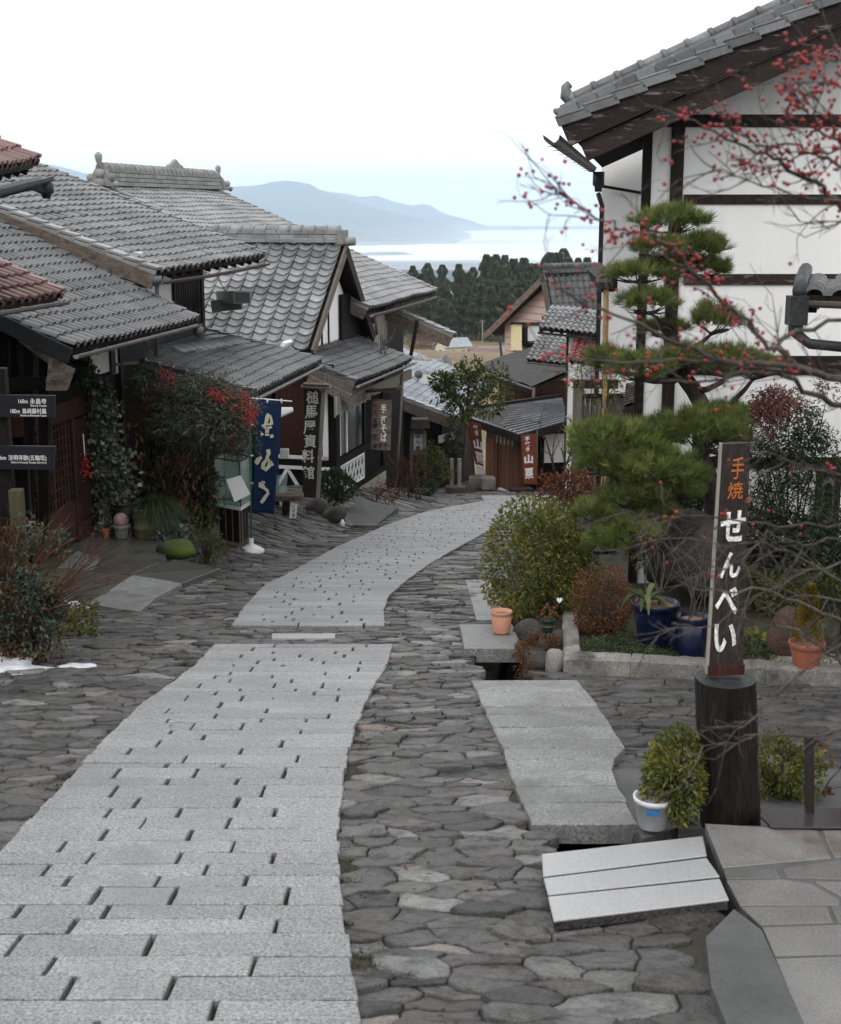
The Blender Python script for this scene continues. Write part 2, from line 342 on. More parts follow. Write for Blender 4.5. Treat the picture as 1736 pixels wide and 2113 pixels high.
mk('cable', (.02, .02, .02), .5, .1, 3, rnd=0, fine=40, bmp=0)
mk('paper_white', (.68, .68, .67), .7, .05, 3, rnd=0, fine=40, fine_amt=.03, bmp=0)
mk('cap_print', (.05, .18, .42), .4, .1, 3, rnd=0, fine=40, bmp=0)
mk('red_paint', (.4, .03, .025), .4, .1, 3, rnd=0, fine=40, bmp=0)
mk('mirror', (.85, .87, .88), .03, .02, 1, rnd=0, fine=10, fine_amt=0, bmp=0, metal=1, spec=.5)
mk('tray_green', (.05, .2, .09), .5, .2, 3, rnd=0, fine=60, bmp=.1)
glass('glass_case', (.55, .72, .68), .22)
mk('berry_red', (.27, .010, .010), .28, .2, 30, rnd=.4, fine=60, fine_amt=.05, bmp=0, spec=.5)
mk('berry_orange', (.35, .10, .02), .4, .2, 30, rnd=.4, fine=60, fine_amt=.05, bmp=0)
mk('cactus_pink', (.32, .22, .21), .8, .3, 12, rnd=0, fine=60, fine_amt=.3, bmp=.6)
mk('fog_white', (.93, .95, .97), 1.0, .03, .0006, rnd=0, fine=.004, fine_amt=.03, bmp=0)
def fog_alpha():
    nt = M['fog_white'].node_tree; b = nt.nodes['Principled BSDF']; tc = _n(nt, 'ShaderNodeTexCoord'); sx = _n(nt, 'ShaderNodeSeparateXYZ'); ge = _n(nt, 'ShaderNodeNewGeometry'); nt.links.new(ge.outputs['Position'], sx.inputs[0])
    f = noise(nt, .00035, (1, 2.2, 1), 6, .55); d = _n(nt, 'ShaderNodeMapRange'); nt.links.new(sx.outputs[1], d.inputs[0]); d.inputs[1].default_value = 5200; d.inputs[2].default_value = 9500; d.inputs[3].default_value = -.28; d.inputs[4].default_value = .32
    e = _n(nt, 'ShaderNodeMapRange'); nt.links.new(sx.outputs[1], e.inputs[0]); e.inputs[1].default_value = 11500; e.inputs[2].default_value = 16200; e.inputs[3].default_value = 0; e.inputs[4].default_value = -.75
    a = _n(nt, 'ShaderNodeAttribute', attribute_name='rnd'); low = mth(nt, 'LESS_THAN', a.outputs['Fac'], .1)
    base = ramp(nt, mth(nt, 'ADD', f, d.outputs[0]), [(0, 0, 0), (1, 1, 1)], [.25, .75])
    upper = mth(nt, 'MULTIPLY', ramp(nt, f, [(0, 0, 0), (1, 1, 1)], [.32, .72]), mth(nt, 'SUBTRACT', 1.0, a.outputs['Fac']))
    fo = _n(nt, 'ShaderNodeMapRange'); nt.links.new(sx.outputs[1], fo.inputs[0]); fo.inputs[1].default_value = 12500; fo.inputs[2].default_value = 17500; fo.inputs[3].default_value = .45; fo.inputs[4].default_value = 0
    upper = mth(nt, 'MULTIPLY', upper, fo.outputs[0])
    mx = _n(nt, 'ShaderNodeMix'); nt.links.new(low, mx.inputs[0]); nt.links.new(upper, mx.inputs[2]); nt.links.new(base, mx.inputs[3]); nt.links.new(mx.outputs[0], b.inputs['Alpha'])
fog_alpha()
mk('mountain', (.06, .075, .08), .95, .25, .0012, rnd=0, fine=.006, fine_amt=.2, bmp=0)
# leaves
leafmat('leaf_azalea', [(0.055, 0.072, 0.024), (0.123, 0.143, 0.035), (0.238, 0.229, 0.044), (0.337, 0.169, 0.059)], [0, .45, .85, 1])
leafmat('leaf_azalea_red', [(0.060, 0.041, 0.021), (0.135, 0.067, 0.030), (0.239, 0.090, 0.041), (0.105, 0.090, 0.030)], [0, .4, .8, 1])
leafmat('leaf_russet', [(0.072, 0.024, 0.017), (0.168, 0.054, 0.034), (0.228, 0.108, 0.054), (0.108, 0.084, 0.036)], [0, .4, .8, 1])
leafmat('leaf_dark', [(0.017, 0.031, 0.017), (0.038, 0.059, 0.028), (0.086, 0.107, 0.045)], [0, .6, 1])
leafmat('leaf_nandina', [(0.028, 0.045, 0.032), (0.072, 0.093, 0.065), (0.142, 0.162, 0.112), (0.203, 0.101, 0.061)], [0, .5, .9, 1])
leafmat('leaf_nandina_red', [(0.108, 0.036, 0.034), (0.204, 0.066, 0.060), (0.264, 0.120, 0.096), (0.084, 0.084, 0.036)], [0, .45, .85, 1])
leafmat('leaf_ivy', [(0.024, 0.034, 0.024), (0.084, 0.102, 0.072), (0.192, 0.210, 0.174), (0.384, 0.396, 0.348)], [0, .45, .75, 1], trans=.1)
leafmat('leaf_variegated', [(.05, .07, .05), (.14, .17, .13), (.42, .44, .38)], [0, .45, 1], trans=.1)
leafmat('leaf_dry', [(.05, .022, .010), (.13, .058, .022), (.22, .11, .04)], [0, .6, 1])
leafmat('leaf_loquat', [(0.031, 0.042, 0.017), (0.077, 0.095, 0.031), (0.168, 0.175, 0.042), (0.224, 0.168, 0.070)], [0, .5, .9, 1])
leafmat('leaf_yellowgreen', [(.08, .085, .02), (.16, .16, .03), (.24, .22, .05)], [0, .5, 1])
leafmat('leaf_gold', [(.10, .08, .012), (.2, .17, .02), (.26, .13, .02)], [0, .6, 1])
leafmat('leaf_strap', [(.03, .045, .015), (.08, .105, .03), (.2, .22, .09)], [0, .6, 1])
leafmat('leaf_grass', [(0.017, 0.031, 0.013), (0.042, 0.064, 0.025), (0.105, 0.119, 0.049)], [0, .6, 1])
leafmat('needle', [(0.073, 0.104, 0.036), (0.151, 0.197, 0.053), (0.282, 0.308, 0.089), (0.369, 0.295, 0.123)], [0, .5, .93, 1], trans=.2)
leafmat('needle_cedar', [(0.030, 0.047, 0.026), (0.062, 0.085, 0.043), (0.109, 0.113, 0.055), (0.155, 0.100, 0.055)], [0, .5, .85, 1], trans=.1)
leafmat('bare_scrub', [(.09, .05, .04), (.13, .085, .06), (.18, .13, .09)], [0, .5, 1], trans=.1)
leafmat('leaf_moss', [(.03, .04, .008), (.07, .085, .014)], [0, 1], trans=.1)
# ------------------------------------------------------------------ lettering
_gl = {}
def glyph(ch, bold=0.0):
    k = (ch, bold)
    if k not in _gl:
        cu = bpy.data.curves.new('g', 'FONT'); cu.body = ch; cu.size = 1; cu.offset = bold; cu.resolution_u = 3
        ob = bpy.data.objects.new('g', cu); COL.objects.link(ob)
        dg = bpy.context.evaluated_depsgraph_get(); me = bpy.data.meshes.new_from_object(ob.evaluated_get(dg))
        vs = np.array([v.co[:] for v in me.vertices]).reshape(-1, 3); fs = [tuple(p.vertices) for p in me.polygons]
        bpy.data.objects.remove(ob); bpy.data.curves.remove(cu); bpy.data.meshes.remove(me)
        _gl[k] = (vs, fs)
    return _gl[k]
def glyph_at(mb, ch, c, xd, yd, w, h, bold=0.0, mat=0, skew=0.0, jit=0.0, fit=True, dep=None):
    """a character centred at c; w,h its size along the unit directions xd, yd"""
    vs, fs = glyph(ch, bold)
    if len(vs) == 0: return
    lo, hi = vs.min(0), vs.max(0); ce = (lo + hi) / 2; ex = np.maximum(hi - lo, 1e-3)
    if fit: u = (vs[:, 0] - ce[0]) / ex[0] * w; q = (vs[:, 1] - ce[1]) / ex[1] * h
    else: u = (vs[:, 0] - ce[0]) * w; q = (vs[:, 1] - ce[1]) * h
    u = u + skew * q
    P = np.array(c)[None, :] + u[:, None] * np.array(xd)[None, :] + q[:, None] * np.array(yd)[None, :]
    if dep: P = dep(P)
    mb.add([tuple(p) for p in P], fs, mat)
def line_text(mb, txt, p, xd, yd, size, bold=0.0, mat=0, squeeze=1.0, align='L'):
    """a line of writing that starts (or ends, align R) at p on its baseline"""
    vs, fs = glyph(txt, bold)
    w = vs[:, 0].max() * size * squeeze; x0 = -w if align == 'R' else 0
    P = np.array(p)[None, :] + (vs[:, 0:1] * size * squeeze + x0) * np.array(xd)[None, :] + vs[:, 1:2] * size * np.array(yd)[None, :]
    mb.add([tuple(q) for q in P], fs, mat)
# ------------------------------------------------------------------ foliage
def unit(a): return a / np.maximum(np.linalg.norm(a, axis=1, keepdims=True), 1e-9)
def leaves(mb, P, D, size, asp=.4, mat=0, rnd=None, droop=.15):
    """diamond leaves: base P, direction D, length size"""
    n = len(P); D = unit(D); R_ = unit(RNG.normal(size=(n, 3))); Wd = unit(np.cross(D, R_))
    s = np.broadcast_to(np.asarray(size, dtype=float).reshape(-1, 1), (n, 1)); up = np.array([[0, 0, 1.0]])
    mid = P + D * s * .5; tip = P + D * s - up * s * droop
    v = np.stack([P, mid + Wd * s * asp * .5, tip, mid - Wd * s * asp * .5], 1).reshape(-1, 3)
    f = np.arange(n * 4).reshape(n, 4)
    mb.arr(v, f, mat, rnd)
def needles(mb, P, D, L, w=.004, mat=0, rnd=None):
    n = len(P); D = unit(D); Wd = unit(np.cross(D, RNG.normal(size=(n, 3))))
    L = np.broadcast_to(np.asarray(L, dtype=float).reshape(-1, 1), (n, 1))
    v = np.stack([P - Wd * w / 2, P + Wd * w / 2, P + D * L], 1).reshape(-1, 3)
    mb.arr(v, np.arange(n * 3).reshape(n, 3), mat, rnd)
def ell_pts(c, r, n, shell=.35, seed=0, lump=.22, zmin=-1.0, holes=0.0):
    """points through an uneven ellipsoid crown, thicker towards its outside, in clumps; returns points and outward directions"""
    g = np.random.default_rng(seed); k = 9
    A = g.normal(size=(k, 3)) * 2.6; ph = g.random(k) * 6.28
    d = unit(g.normal(size=(int(n * 1.7) + 8, 3))); d = d[d[:, 2] > zmin]
    lumpv = np.sin(d @ A.T + ph).sum(1) / 3.0
    rad = (1 - shell * g.random(len(d)) ** 1.6) * (1 + lump * lumpv)
    p = np.array(c)[None] + d * rad[:, None] * np.array(r)[None]
    if holes > 0:
        B = g.normal(size=(6, 3)) * (2.2 / np.mean(r)); q = np.sin((p - np.array(c)) @ B.T + g.random(6) * 6.28).sum(1)
        keep = q > np.quantile(q, holes); p, d = p[keep], d[keep]
    return p[:n], d[:n]
def crown(mb, c, r, n, size, asp=.45, seed=0, mat=0, lump=.22, shell=.4, up=.35, zmin=-1., holes=.15, spread=.8, top_bias=0.0):
    P, D = ell_pts(c, r, n, shell, seed, lump, zmin, holes)
    g = np.random.default_rng(seed + 5); m = len(P)
    dirs = unit(D + g.normal(size=(m, 3)) * spread + np.array([[0, 0, up]]))
    sz = size * (0.6 + .8 * g.random(m))
    rn = np.clip(g.random(m) * .7 + .3 * (0.5 + .5 * np.sin(P @ np.array([3.1, 2.3, 4.0]) / max(.3, np.mean(r)) * 1.4)) , 0, 1)
    leaves(mb, P, dirs, sz, asp, mat, rn)
def stems(mb, base, c, r, n, rad, seed=0, mat=0, frac=.8):
    g = random.Random(seed)
    for i in range(n):
        t = g.uniform(0, 6.28); q = math.sqrt(g.random()) * frac; h = g.uniform(-.2, .8) * frac
        e = V((c[0] + r[0] * q * math.cos(t), c[1] + r[1] * q * math.sin(t), c[2] + r[2] * h))
        b = V(base) + V((g.uniform(-.1, .1), g.uniform(-.1, .1), 0)) * r[0]
        m = b.lerp(e, .5) + V((g.uniform(-.1, .1), g.uniform(-.1, .1), .05)) * r[0]
        mb.tube([b, m, e], [rad, rad * .75, rad * .35], 5, mat)
def twigs(mb, p, d, L, rad, g, depth=3, spread=.6, mat=0, tips=None, grav=0.0, nseg=3, kids=(2, 3), shrink=.62):
    """a branching twig"""
    pts = [V(p)]; dd = V(d).normalized()
    for i in range(nseg):
        dd = (dd + V((g.uniform(-1, 1), g.uniform(-1, 1), g.uniform(-1, 1))) * .22 + V((0, 0, grav))).normalized()
        pts.append(pts[-1] + dd * L / nseg)
    mb.tube(pts, [rad * (1 - .45 * i / nseg) for i in range(nseg + 1)], 5 if rad > .006 else 4, mat)
    if tips is not None: tips.append((pts[-1], dd, depth))
    if depth > 0:
        for k in range(g.randint(*kids)):
            i = g.randint(1, nseg); q = pts[i]
            e = (dd + V((g.uniform(-1, 1), g.uniform(-1, 1), g.uniform(-1, 1))) * spread).normalized()
            twigs(mb, q, e, L * shrink * g.uniform(.7, 1.2), rad * .6, g, depth - 1, spread, mat, tips, grav, nseg, kids, shrink)
def ball_arr(mb, C, r, mat=0, nu=6, nv=4, rnd=None):
    """many small balls at C with radii r"""
    C = np.asarray(C).reshape(-1, 3); n = len(C); r = np.broadcast_to(np.asarray(r, dtype=float).reshape(-1, 1, 1), (n, 1, 1))
    th = np.pi * np.arange(nv + 1) / nv; ph = 2 * np.pi * np.arange(nu) / nu
    U = np.stack([np.outer(np.sin(th), np.cos(ph)), np.outer(np.sin(th), np.sin(ph)), np.outer(np.cos(th), np.ones(nu))], -1).reshape(1, -1, 3)
    v = (C[:, None, :] + U * r).reshape(-1, 3)
    f = []
    for j in range(nv):
        for i in range(nu): f.append((j * nu + (i + 1) % nu, j * nu + i, (j + 1) * nu + i, (j + 1) * nu + (i + 1) % nu))
    f = np.array(f)[None] + (np.arange(n) * (nv + 1) * nu)[:, None, None]
    rn = RNG.random(n) if rnd is None else rnd
    mb.arr(v, f.reshape(-1, 4), mat, np.repeat(rn, nu * nv), True)
from mathutils.noise import noise as noise3
# ================================================================== ground, road
def interp(pts, y):
    if y <= pts[0][0]: return pts[0][1] + (y - pts[0][0]) * (pts[1][1] - pts[0][1]) / (pts[1][0] - pts[0][0])
    for (a, va), (b, vb) in zip(pts, pts[1:]):
        if y <= b: return va + (vb - va) * (y - a) / (b - a)
    return pts[-1][1]
def edge(pp): return sorted([(p.y, p.x) for p in (ong(*q) for q in pp)])
STR_R = edge([(758, 2200), (745, 2113), (725, 1990), (703, 1850), (697, 1760), (705, 1650), (718, 1560), (737, 1500), (767, 1430), (798, 1380), (809, 1342), (796, 1298), (792, 1270), (802, 1235), (832, 1208), (882, 1170), (960, 1125), (1015, 1095), (1060, 1070), (1110, 1050), (1180, 1036)])
STR_L = edge([(-420, 2200), (-120, 1880), (0, 1770), (110, 1650), (210, 1540), (290, 1460), (350, 1420), (400, 1380), (440, 1338), (478, 1298), (500, 1262), (542, 1215), (602, 1183), (700, 1130), (800, 1085), (880, 1058), (945, 1045), (1000, 1036)])
Y_END = 35.5
DR_R = [(-5, .95), (6.6, .92), (11.5, .74), (14.6, .62), (22, 2.0), (40, 4)]        # drain beside the garden
DR_L = [(0, -3.95), (13, -4.15), (15.0, -3.75), (17.5, -3.35), (20.6, -2.72), (24, -2.75), (40, -.6)]
def bank(x, y):
    # the lane's left side banks up towards the shops
    k = max(0, min(1, (y - 19) / 4)) * max(0, min(1, (36 - y) / 4)); d = interp(STR_L, min(y, Y_END)) - .7 - x
    return k * max(0, min(.6, .3 * d))
def ground_z(x, y):
    z = G(y) - .012 + bank(x, y)
    if 6.3 < y < 14.2 and abs(x - interp(DR_R, y)) < .21: z -= .5
    if 12.2 < y < 22 and abs(x - interp(DR_L, y)) < .2: z -= .5
    if x > 1.45 and y < 7.2: z -= .55
    return z
xs = [-24000, -9000, -2500, -700, -250, -120, -60, -30, -15, -9] + [round(-6.6 + .1 * i, 3) for i in range(132)] + [8, 10, 15, 30, 60, 120, 250, 700, 2500, 9000, 24000]
ys = [-200, -60, -20, -6, 0, 2] + [round(3 + .12 * i, 3) for i in range(360)] + [46.4,  50, 60, 80, 100, 140, 200, 280, 370, 480, 620, 760, 900, 1300, 2000, 6000, 14000, 24000]
vs = np.array([(x, y, ground_z(x, y) + (0 if y < 60 or y > 900 else 3.5 * math.sin(x * .013 + y * .007) * min(1, (y - 60) / 200))) for y in ys for x in xs])
nx_ = len(xs); fs = []; ml = []
for j in range(len(ys) - 1):
    for i in range(nx_ - 1):
        fs.append((j * nx_ + i, j * nx_ + i + 1, (j + 1) * nx_ + i + 1, (j + 1) * nx_ + i)); ml.append(2 if ys[j] >= 900 else 1 if ys[j] >= 46.3 else 0)
mb = MB(); mb.arr(vs, fs, np.array(ml)); struct(mb.build('ground', ['joint_soil', 'field', 'mountain'], base=(0, 0, 0)))
# ---- granite strip down the middle of the lane
g = random.Random(3); mb = MB()
def slab(mb, x0, x1, y0, y1, zt, th, g, mat=0, rnd=None, j=.004, ch=.006, x0b=None, x1b=None):
    c = [(x0, y0), (x1, y0), (x1 if x1b is None else x1b, y1), (x0 if x0b is None else x0b, y1)]
    c = [(a + g.uniform(-j, j), b + g.uniform(-j, j)) for a, b in c]
    dz = g.uniform(-.003, .003); tx, ty = g.uniform(-.004, .004), g.uniform(-.006, .006)
    mx, my = (x0 + x1) / 2, (y0 + y1) / 2
    zf = lambda a, b: zt(a, b) + dz + tx * (a - mx) + ty * (b - my)
    # worn outline: a few extra points along the long sides
    ring = []
    for k in range(4):
        a, b = c[k], c[(k + 1) % 4]; n = max(1, int(math.hypot(b[0] - a[0], b[1] - a[1]) / .09))
        for i in range(n):
            t = i / n; w = 0 if i == 0 else g.uniform(-.004, .004)
            d = (b[0] - a[0], b[1] - a[1]); L = math.hypot(*d) or 1
            ring.append((a[0] + d[0] * t - d[1] / L * w, a[1] + d[1] * t + d[0] / L * w))
    n = len(ring)
    inn = [(mx + (a - mx) * (1 - 2 * ch / max(.05, x1 - x0)), my + (b - my) * (1 - 2 * ch / max(.05, y1 - y0))) for a, b in ring]
    v = [(a, b, zf(a, b) - th) for a, b in ring] + [(a, b, zf(a, b) - ch * .9) for a, b in ring] + [(a, b, zf(a, b)) for a, b in inn]
    f = [(i, (i + 1) % n, n + (i + 1) % n, n + i) for i in range(n)] + [(n + i, n + (i + 1) % n, 2 * n + (i + 1) % n, 2 * n + i) for i in range(n)] + [tuple(range(2 * n, 3 * n))]
    mb.add(v, f, mat, g.random() if rnd is None else rnd)
y = 3.9; prev = []
gapY = (ong(700, 1336).y, ong(700, 1297).y)
while y < Y_END:
    d = g.choice([.12, .15, .17, .19, .2, .22, .25]) * g.uniform(.92, 1.08)
    if y < gapY[0] < y + d + .1: d = gapY[0] - y
    if gapY[0] <= y + .001 < gapY[1]: y = gapY[1]; prev = []; continue
    ym = y + d / 2; a, b = interp(STR_L, ym), interp(STR_R, ym); ja, jb = g.uniform(-.01, .01), g.uniform(-.01, .01)
    for tr in range(12):
        cuts = [a]; x = a + g.uniform(.25, .75)
        while x < b - .22: cuts.append(x); x += g.choice([.36, .45, .55, .62, .75, .9]) * g.uniform(.9, 1.1)
        cuts.append(b)
        if all(abs(c - p) > .09 for c in cuts[1:-1] for p in prev): break
    prev = cuts[1:-1]
    for k in range(len(cuts) - 1):
        gl = .012 if k else 0; gr = .012 if k < len(cuts) - 2 else 0
        gl *= g.uniform(.6, 1.3); gr *= g.uniform(.6, 1.3)
        slab(mb, cuts[k] + gl if k else interp(STR_L, y) + ja, cuts[k + 1] - gr if k < len(cuts) - 2 else interp(STR_R, y) + jb, y + .0045, y + d - .0045, lambda p, q: G(q) + .036, .07, g, x0b=None if k else interp(STR_L, y + d) + ja, x1b=None if k < len(cuts) - 2 else interp(STR_R, y + d) + jb)
    y += d
struct(mb.build('granite_road', 'granite', base=(0, 0, G(0))))
# ---- cobbles: irregular flat stones set in soil
def voronoi_cells(pts, R, stretch=1.0):
    cell = {}; P = [(x / stretch, y) for x, y in pts]
    for i, (x, y) in enumerate(P): cell.setdefault((int(x // R), int(y // R)), []).append(i)
    out = []
    for i, (x, y) in enumerate(P):
        poly = [(x - R, y - R), (x + R, y - R), (x + R, y + R), (x - R, y + R)]
        cx, cy = int(x // R), int(y // R); nb = []
        for a in (-2, -1, 0, 1, 2):
            for b in (-2, -1, 0, 1, 2): nb += cell.get((cx + a, cy + b), [])
        nb.sort(key=lambda j: (P[j][0] - x) ** 2 + (P[j][1] - y) ** 2)
        for j in nb[1:26]:
            dx, dy = P[j][0] - x, P[j][1] - y; c = dx * (P[j][0] + x) / 2 + dy * (P[j][1] + y) / 2
            if (dx * dx + dy * dy) > 4 * R * R * 2: break
            q = []
            for k in range(len(poly)):
                p0, p1 = poly[k], poly[(k + 1) % len(poly)]
                s0, s1 = p0[0] * dx + p0[1] * dy - c, p1[0] * dx + p1[1] * dy - c
                if s0 <= 0: q.append(p0)
                if s0 * s1 < 0: t = s0 / (s0 - s1); q.append((p0[0] + (p1[0] - p0[0]) * t, p0[1] + (p1[1] - p0[1]) * t))
            poly = q
            if len(poly) < 3: break
        out.append([(a * stretch, b) for a, b in poly] if len(poly) >= 3 else None)
    return out
def warp(x, y):
    # shared by neighbours, so that joints stay tight while outlines become ragged
    return (x + .075 * noise3((x * 3.0, y * 5.0, 1.7)) + .022 * noise3((x * 13, y * 17, 4.2)), y + .055 * noise3((x * 3.0, y * 5.0, 9.3)) + .019 * noise3((x * 13, y * 17, 6.6)))
def stone(mb, poly, zf, g, gap, hgt, rough=.012, mat=0, rnd=None):
    ring = []
    for k in range(len(poly)):
        a, b = poly[k], poly[(k + 1) % len(poly)]; L = math.hypot(b[0] - a[0], b[1] - a[1])
        n = max(1, round(L / (.045 if a[1] < 10 else .07 if a[1] < 16 else .14)))
        for i in range(n): t = i / n; ring.append(warp(a[0] + (b[0] - a[0]) * t, a[1] + (b[1] - a[1]) * t))
    n = len(ring)
    if n < 4: return
    cx = sum(p[0] for p in ring) / n; cy = sum(p[1] for p in ring) / n
    rad = sum(math.hypot(p[0] - cx, p[1] - cy) for p in ring) / n
    if rad < .03: return
    tx, ty = g.uniform(-.06, .06), g.uniform(-.12, .08); dz = g.uniform(-.016, .008)
    def rg(off, z):
        o = []
        for a, b in ring:
            L = math.hypot(a - cx, b - cy) or 1; k = max(.1, 1 - off / L)
            x, y = cx + (a - cx) * k, cy + (b - cy) * k
            o.append((x, y, zf(x, y) + z + dz + (x - cx) * tx + (y - cy) * ty))
        return o
    nz = lambda x, y: noise3((x * 5, y * 7, 3.1)) * .013 + noise3((x * 15, y * 18, 7.7)) * .007
    def lift(r, extra=0): return [(a, b, z + nz(a, b) + extra) for a, b, z in r]
    rs = [rg(gap, -.05), lift(rg(gap + .001, hgt - .008)), lift(rg(gap + .006, hgt - .001)), lift(rg(gap + rad * .38, hgt)), lift(rg(gap + rad * .72, hgt))]
    if cy > 13: del rs[4]
    q = len(rs); v = sum(rs, []) + [(cx, cy, zf(cx, cy) + hgt + dz + nz(cx, cy))]
    f = []
    for k in range(q - 1): f += [(k * n + i, k * n + (i + 1) % n, (k + 1) * n + (i + 1) % n, (k + 1) * n + i) for i in range(n)]
    f += [((q - 1) * n + i, (q - 1) * n + (i + 1) % n, q * n) for i in range(n)]
    mb.add(v, f, mat, rnd, True)
def spread_pts(inside, x0, x1, y0, y1, r, g, tries):
    pts = []; grid = {}; s = r * 1.6
    for _ in range(tries):
        x, y = g.uniform(x0, x1), g.uniform(y0, y1)
        if not inside(x, y): continue
        rr = r * g.choice((.45, .55, .62, .8, 1, 1, 1.35)); k = (int(x // s), int(y // s)); ok = True
        for a in (-1, 0, 1):
            for b in (-1, 0, 1):
                for (p, q, r2) in grid.get((k[0] + a, k[1] + b), []):
                    if ((x - p) / 1.75) ** 2 + (y - q) ** 2 < (max(rr, r2) * .5 + min(rr, r2) * .5) ** 2: ok = False; break
        if ok: grid.setdefault(k, []).append((x, y, rr)); pts.append((x, y))
    return pts
g = random.Random(5); mb = MB()
def in_lane(x, y):
    if x < -.34 * y - 1.6: return False
    xr = interp(DR_R, y)
    if y < 6.25: return x < 1.22
    if y < 14.2: return x < xr - .2 or (7.2 < y < 11.6 and xr + .4 < x < 4.2) or (y < 6.3 and x < 1.5 and x < 1.35 + .0 * y)
    return x < max(xr, interp(STR_R, y) + 1.3) if y < 36 else -2.5 < x < 5.5
def lane_stone(x, y, poly, gap, hgt):
    if any(not math.isfinite(a + b) for a, b in poly): return
    xr = interp(DR_R, y)
    if y < Y_END and not gapY[0] + .02 < y < gapY[1] - .02 and interp(STR_L, y) + .06 < x < interp(STR_R, y) - .06: return
    if 6.3 < y < 14.2 and x < xr: poly = [(min(a, xr - .17) if b > 6.3 else a, b) for a, b in poly]
    if y < 6.3: poly = [(min(a, 1.36), b) for a, b in poly]
    if y > 14.2 and y < 21 and x < -2: poly = [(max(a, interp(DR_L, b) - .9), b) for a, b in poly]
    r = g.random(); q = g.random()
    if x > xr: rn = q * .45
    elif x > interp(STR_R, y): rn = q * .6 if r < .7 else .5 + q * .4 if r < .9 else .85 + q * .15
    else: rn = q * .5 if r < .75 else .5 + q * .3 if r < .93 else .8 + q * .2
    stone(mb, poly, lambda a, b: G(b) + bank(a, b), g, gap, hgt, .012, 0, rn)
for (a, b, r, tr) in ((3.8, 15.0, .185, 46000), (15.0, 26, .23, 18000), (26, 46, .33, 8000)):
    pts = spread_pts(lambda x, y: x > -.34 * y - 2.2, -.34 * b - 2.2, 7, a - .6, b + .6, r, g, int(tr * 1.7))
    for (x, y), poly in zip(pts, voronoi_cells(pts, .6, 1.7)):
        if poly and a <= y < b and in_lane(x, y): lane_stone(x, y, poly, .0045 if y < 15 else .006, .016)
struct(mb.build('cobble_paving', 'cobble', base=(0, 0, G(0))))
# the pale flat stone set across the break in the strip
mb = MB(); a, b, c, d = (ong(*q, dz=.03) for q in ((561, 1316), (692, 1316), (692, 1307), (561, 1307)))
mb.prism([a, b, c, d], (0, 0, -.08)); struct(mb.build('crossing_stone', 'granite_pale', bevel=.004))
# ---- slab cover of the drain on the garden side
g = random.Random(9); mb = MB()
Lp = edge([(972, 1414), (985, 1438), (1012, 1500), (1038, 1557), (1047, 1588), (1068, 1645), (1090, 1702)]); Rp = edge([(1183, 1403), (1215, 1445), (1240, 1480), (1298, 1566), (1256, 1586), (1280, 1645), (1324, 1728)])
y0, y1 = ong(1200, 1716).y, ong(1100, 1408).y; rows = []; y = y0
while y < y1 - .15: d = g.choice([.26, .3, .34, .42]); rows.append((y, min(y + d, y1))); y += d
for (a, b) in rows:
    slab(mb, interp(Lp, a), interp(Rp, a), a + .005, b - .005, lambda p, q: G(q) + .045 + .01 * (p - .8), .12, g, 0, g.random(), .008, x0b=interp(Lp, b), x1b=interp(Rp, b))
struct(mb.build('drain_cover_path', 'granite_dull', base=(0, 0, G(0))))
mb = MB(); slab(mb, interp(edge([(950, 1352), (962, 1302)]), 12.9), interp(edge([(1072, 1358), (1068, 1300)]), 12.9), ong(1000, 1355).y, ong(1000, 1302).y, lambda p, q: G(q) + .08, .14, g); o = mb.build('stone_footbridge', 'granite_dull'); tag(o, 'short granite slab bridging the dark drain hole in front of the big round azalea', 'stone slab')
mb = MB(); slab(mb, .62, .95, ong(1000, 1285).y, ong(1000, 1200).y, lambda p, q: G(q) + .03, .1, g); struct(mb.build('gutter_stones', 'granite_dull'))
# three pale planks of granite over the drain before the platform
PL = [[(1118, 1762), (1451, 1725), (1459, 1765), (1121, 1808)], [(1122, 1812), (1459, 1770), (1486, 1808), (1131, 1846)], [(1131, 1850), (1486, 1813), (1505, 1856), (1143, 1900)]]
for q, l in zip(PL, ('farthest of three pale granite planks laid over the drain, nearest the log post', 'middle of three pale granite planks laid over the drain', 'nearest of three pale granite planks over the drain, with rough dark front edge')):
    mb = MB(); pp = [ong(*p, dz=.085) for p in q]; mb.prism(pp, (0, 0, -.012)); mb.prism([p + (sum(pp, V()) / 4 - p) * .012 - Z * .012 for p in pp], (0, 0, -.045), 1); tag(mb.build('granite_plank', ['granite_pale', 'rock_dark'], bevel=.004), l, 'stone plank', 'granite planks over the drain')
# concrete apron and the stepped platform
mb = MB(); mb.prism([ong(x, y, dz=.05) for x, y in ((1515, 1876), (1457, 1935), (1468, 2034), (1502, 2120), (1530, 2200), (1720, 2200), (1660, 2113), (1598, 1976), (1572, 1919))], (0, 0, -.3)); struct(mb.build('concrete_apron', 'mortar'))
mb = MB(); mb.prism([ong(x, y, dz=.02) for x, y in ((1254, 1588), (1420, 1585), (1420, 1700), (1326, 1732))], (0, 0, -.25)); struct(mb.build('drain_concrete', 'mortar'))
mb = MB(); mb.prism([ong(x, y, dz=.03) for x, y in ((1400, 1588), (1745, 1586), (1900, 1600), (1900, 1700), (1400, 1712))], (0, 0, -.3)); struct(mb.build('yard_concrete', 'mortar'))
def plat(px, py):
    p = ong(px, py); z = -3.21 - .022 * (p.y - 5)
    for _ in range(6): p = onz(px, py, z); z = -3.21 - .022 * (p.y - 5)
    return p
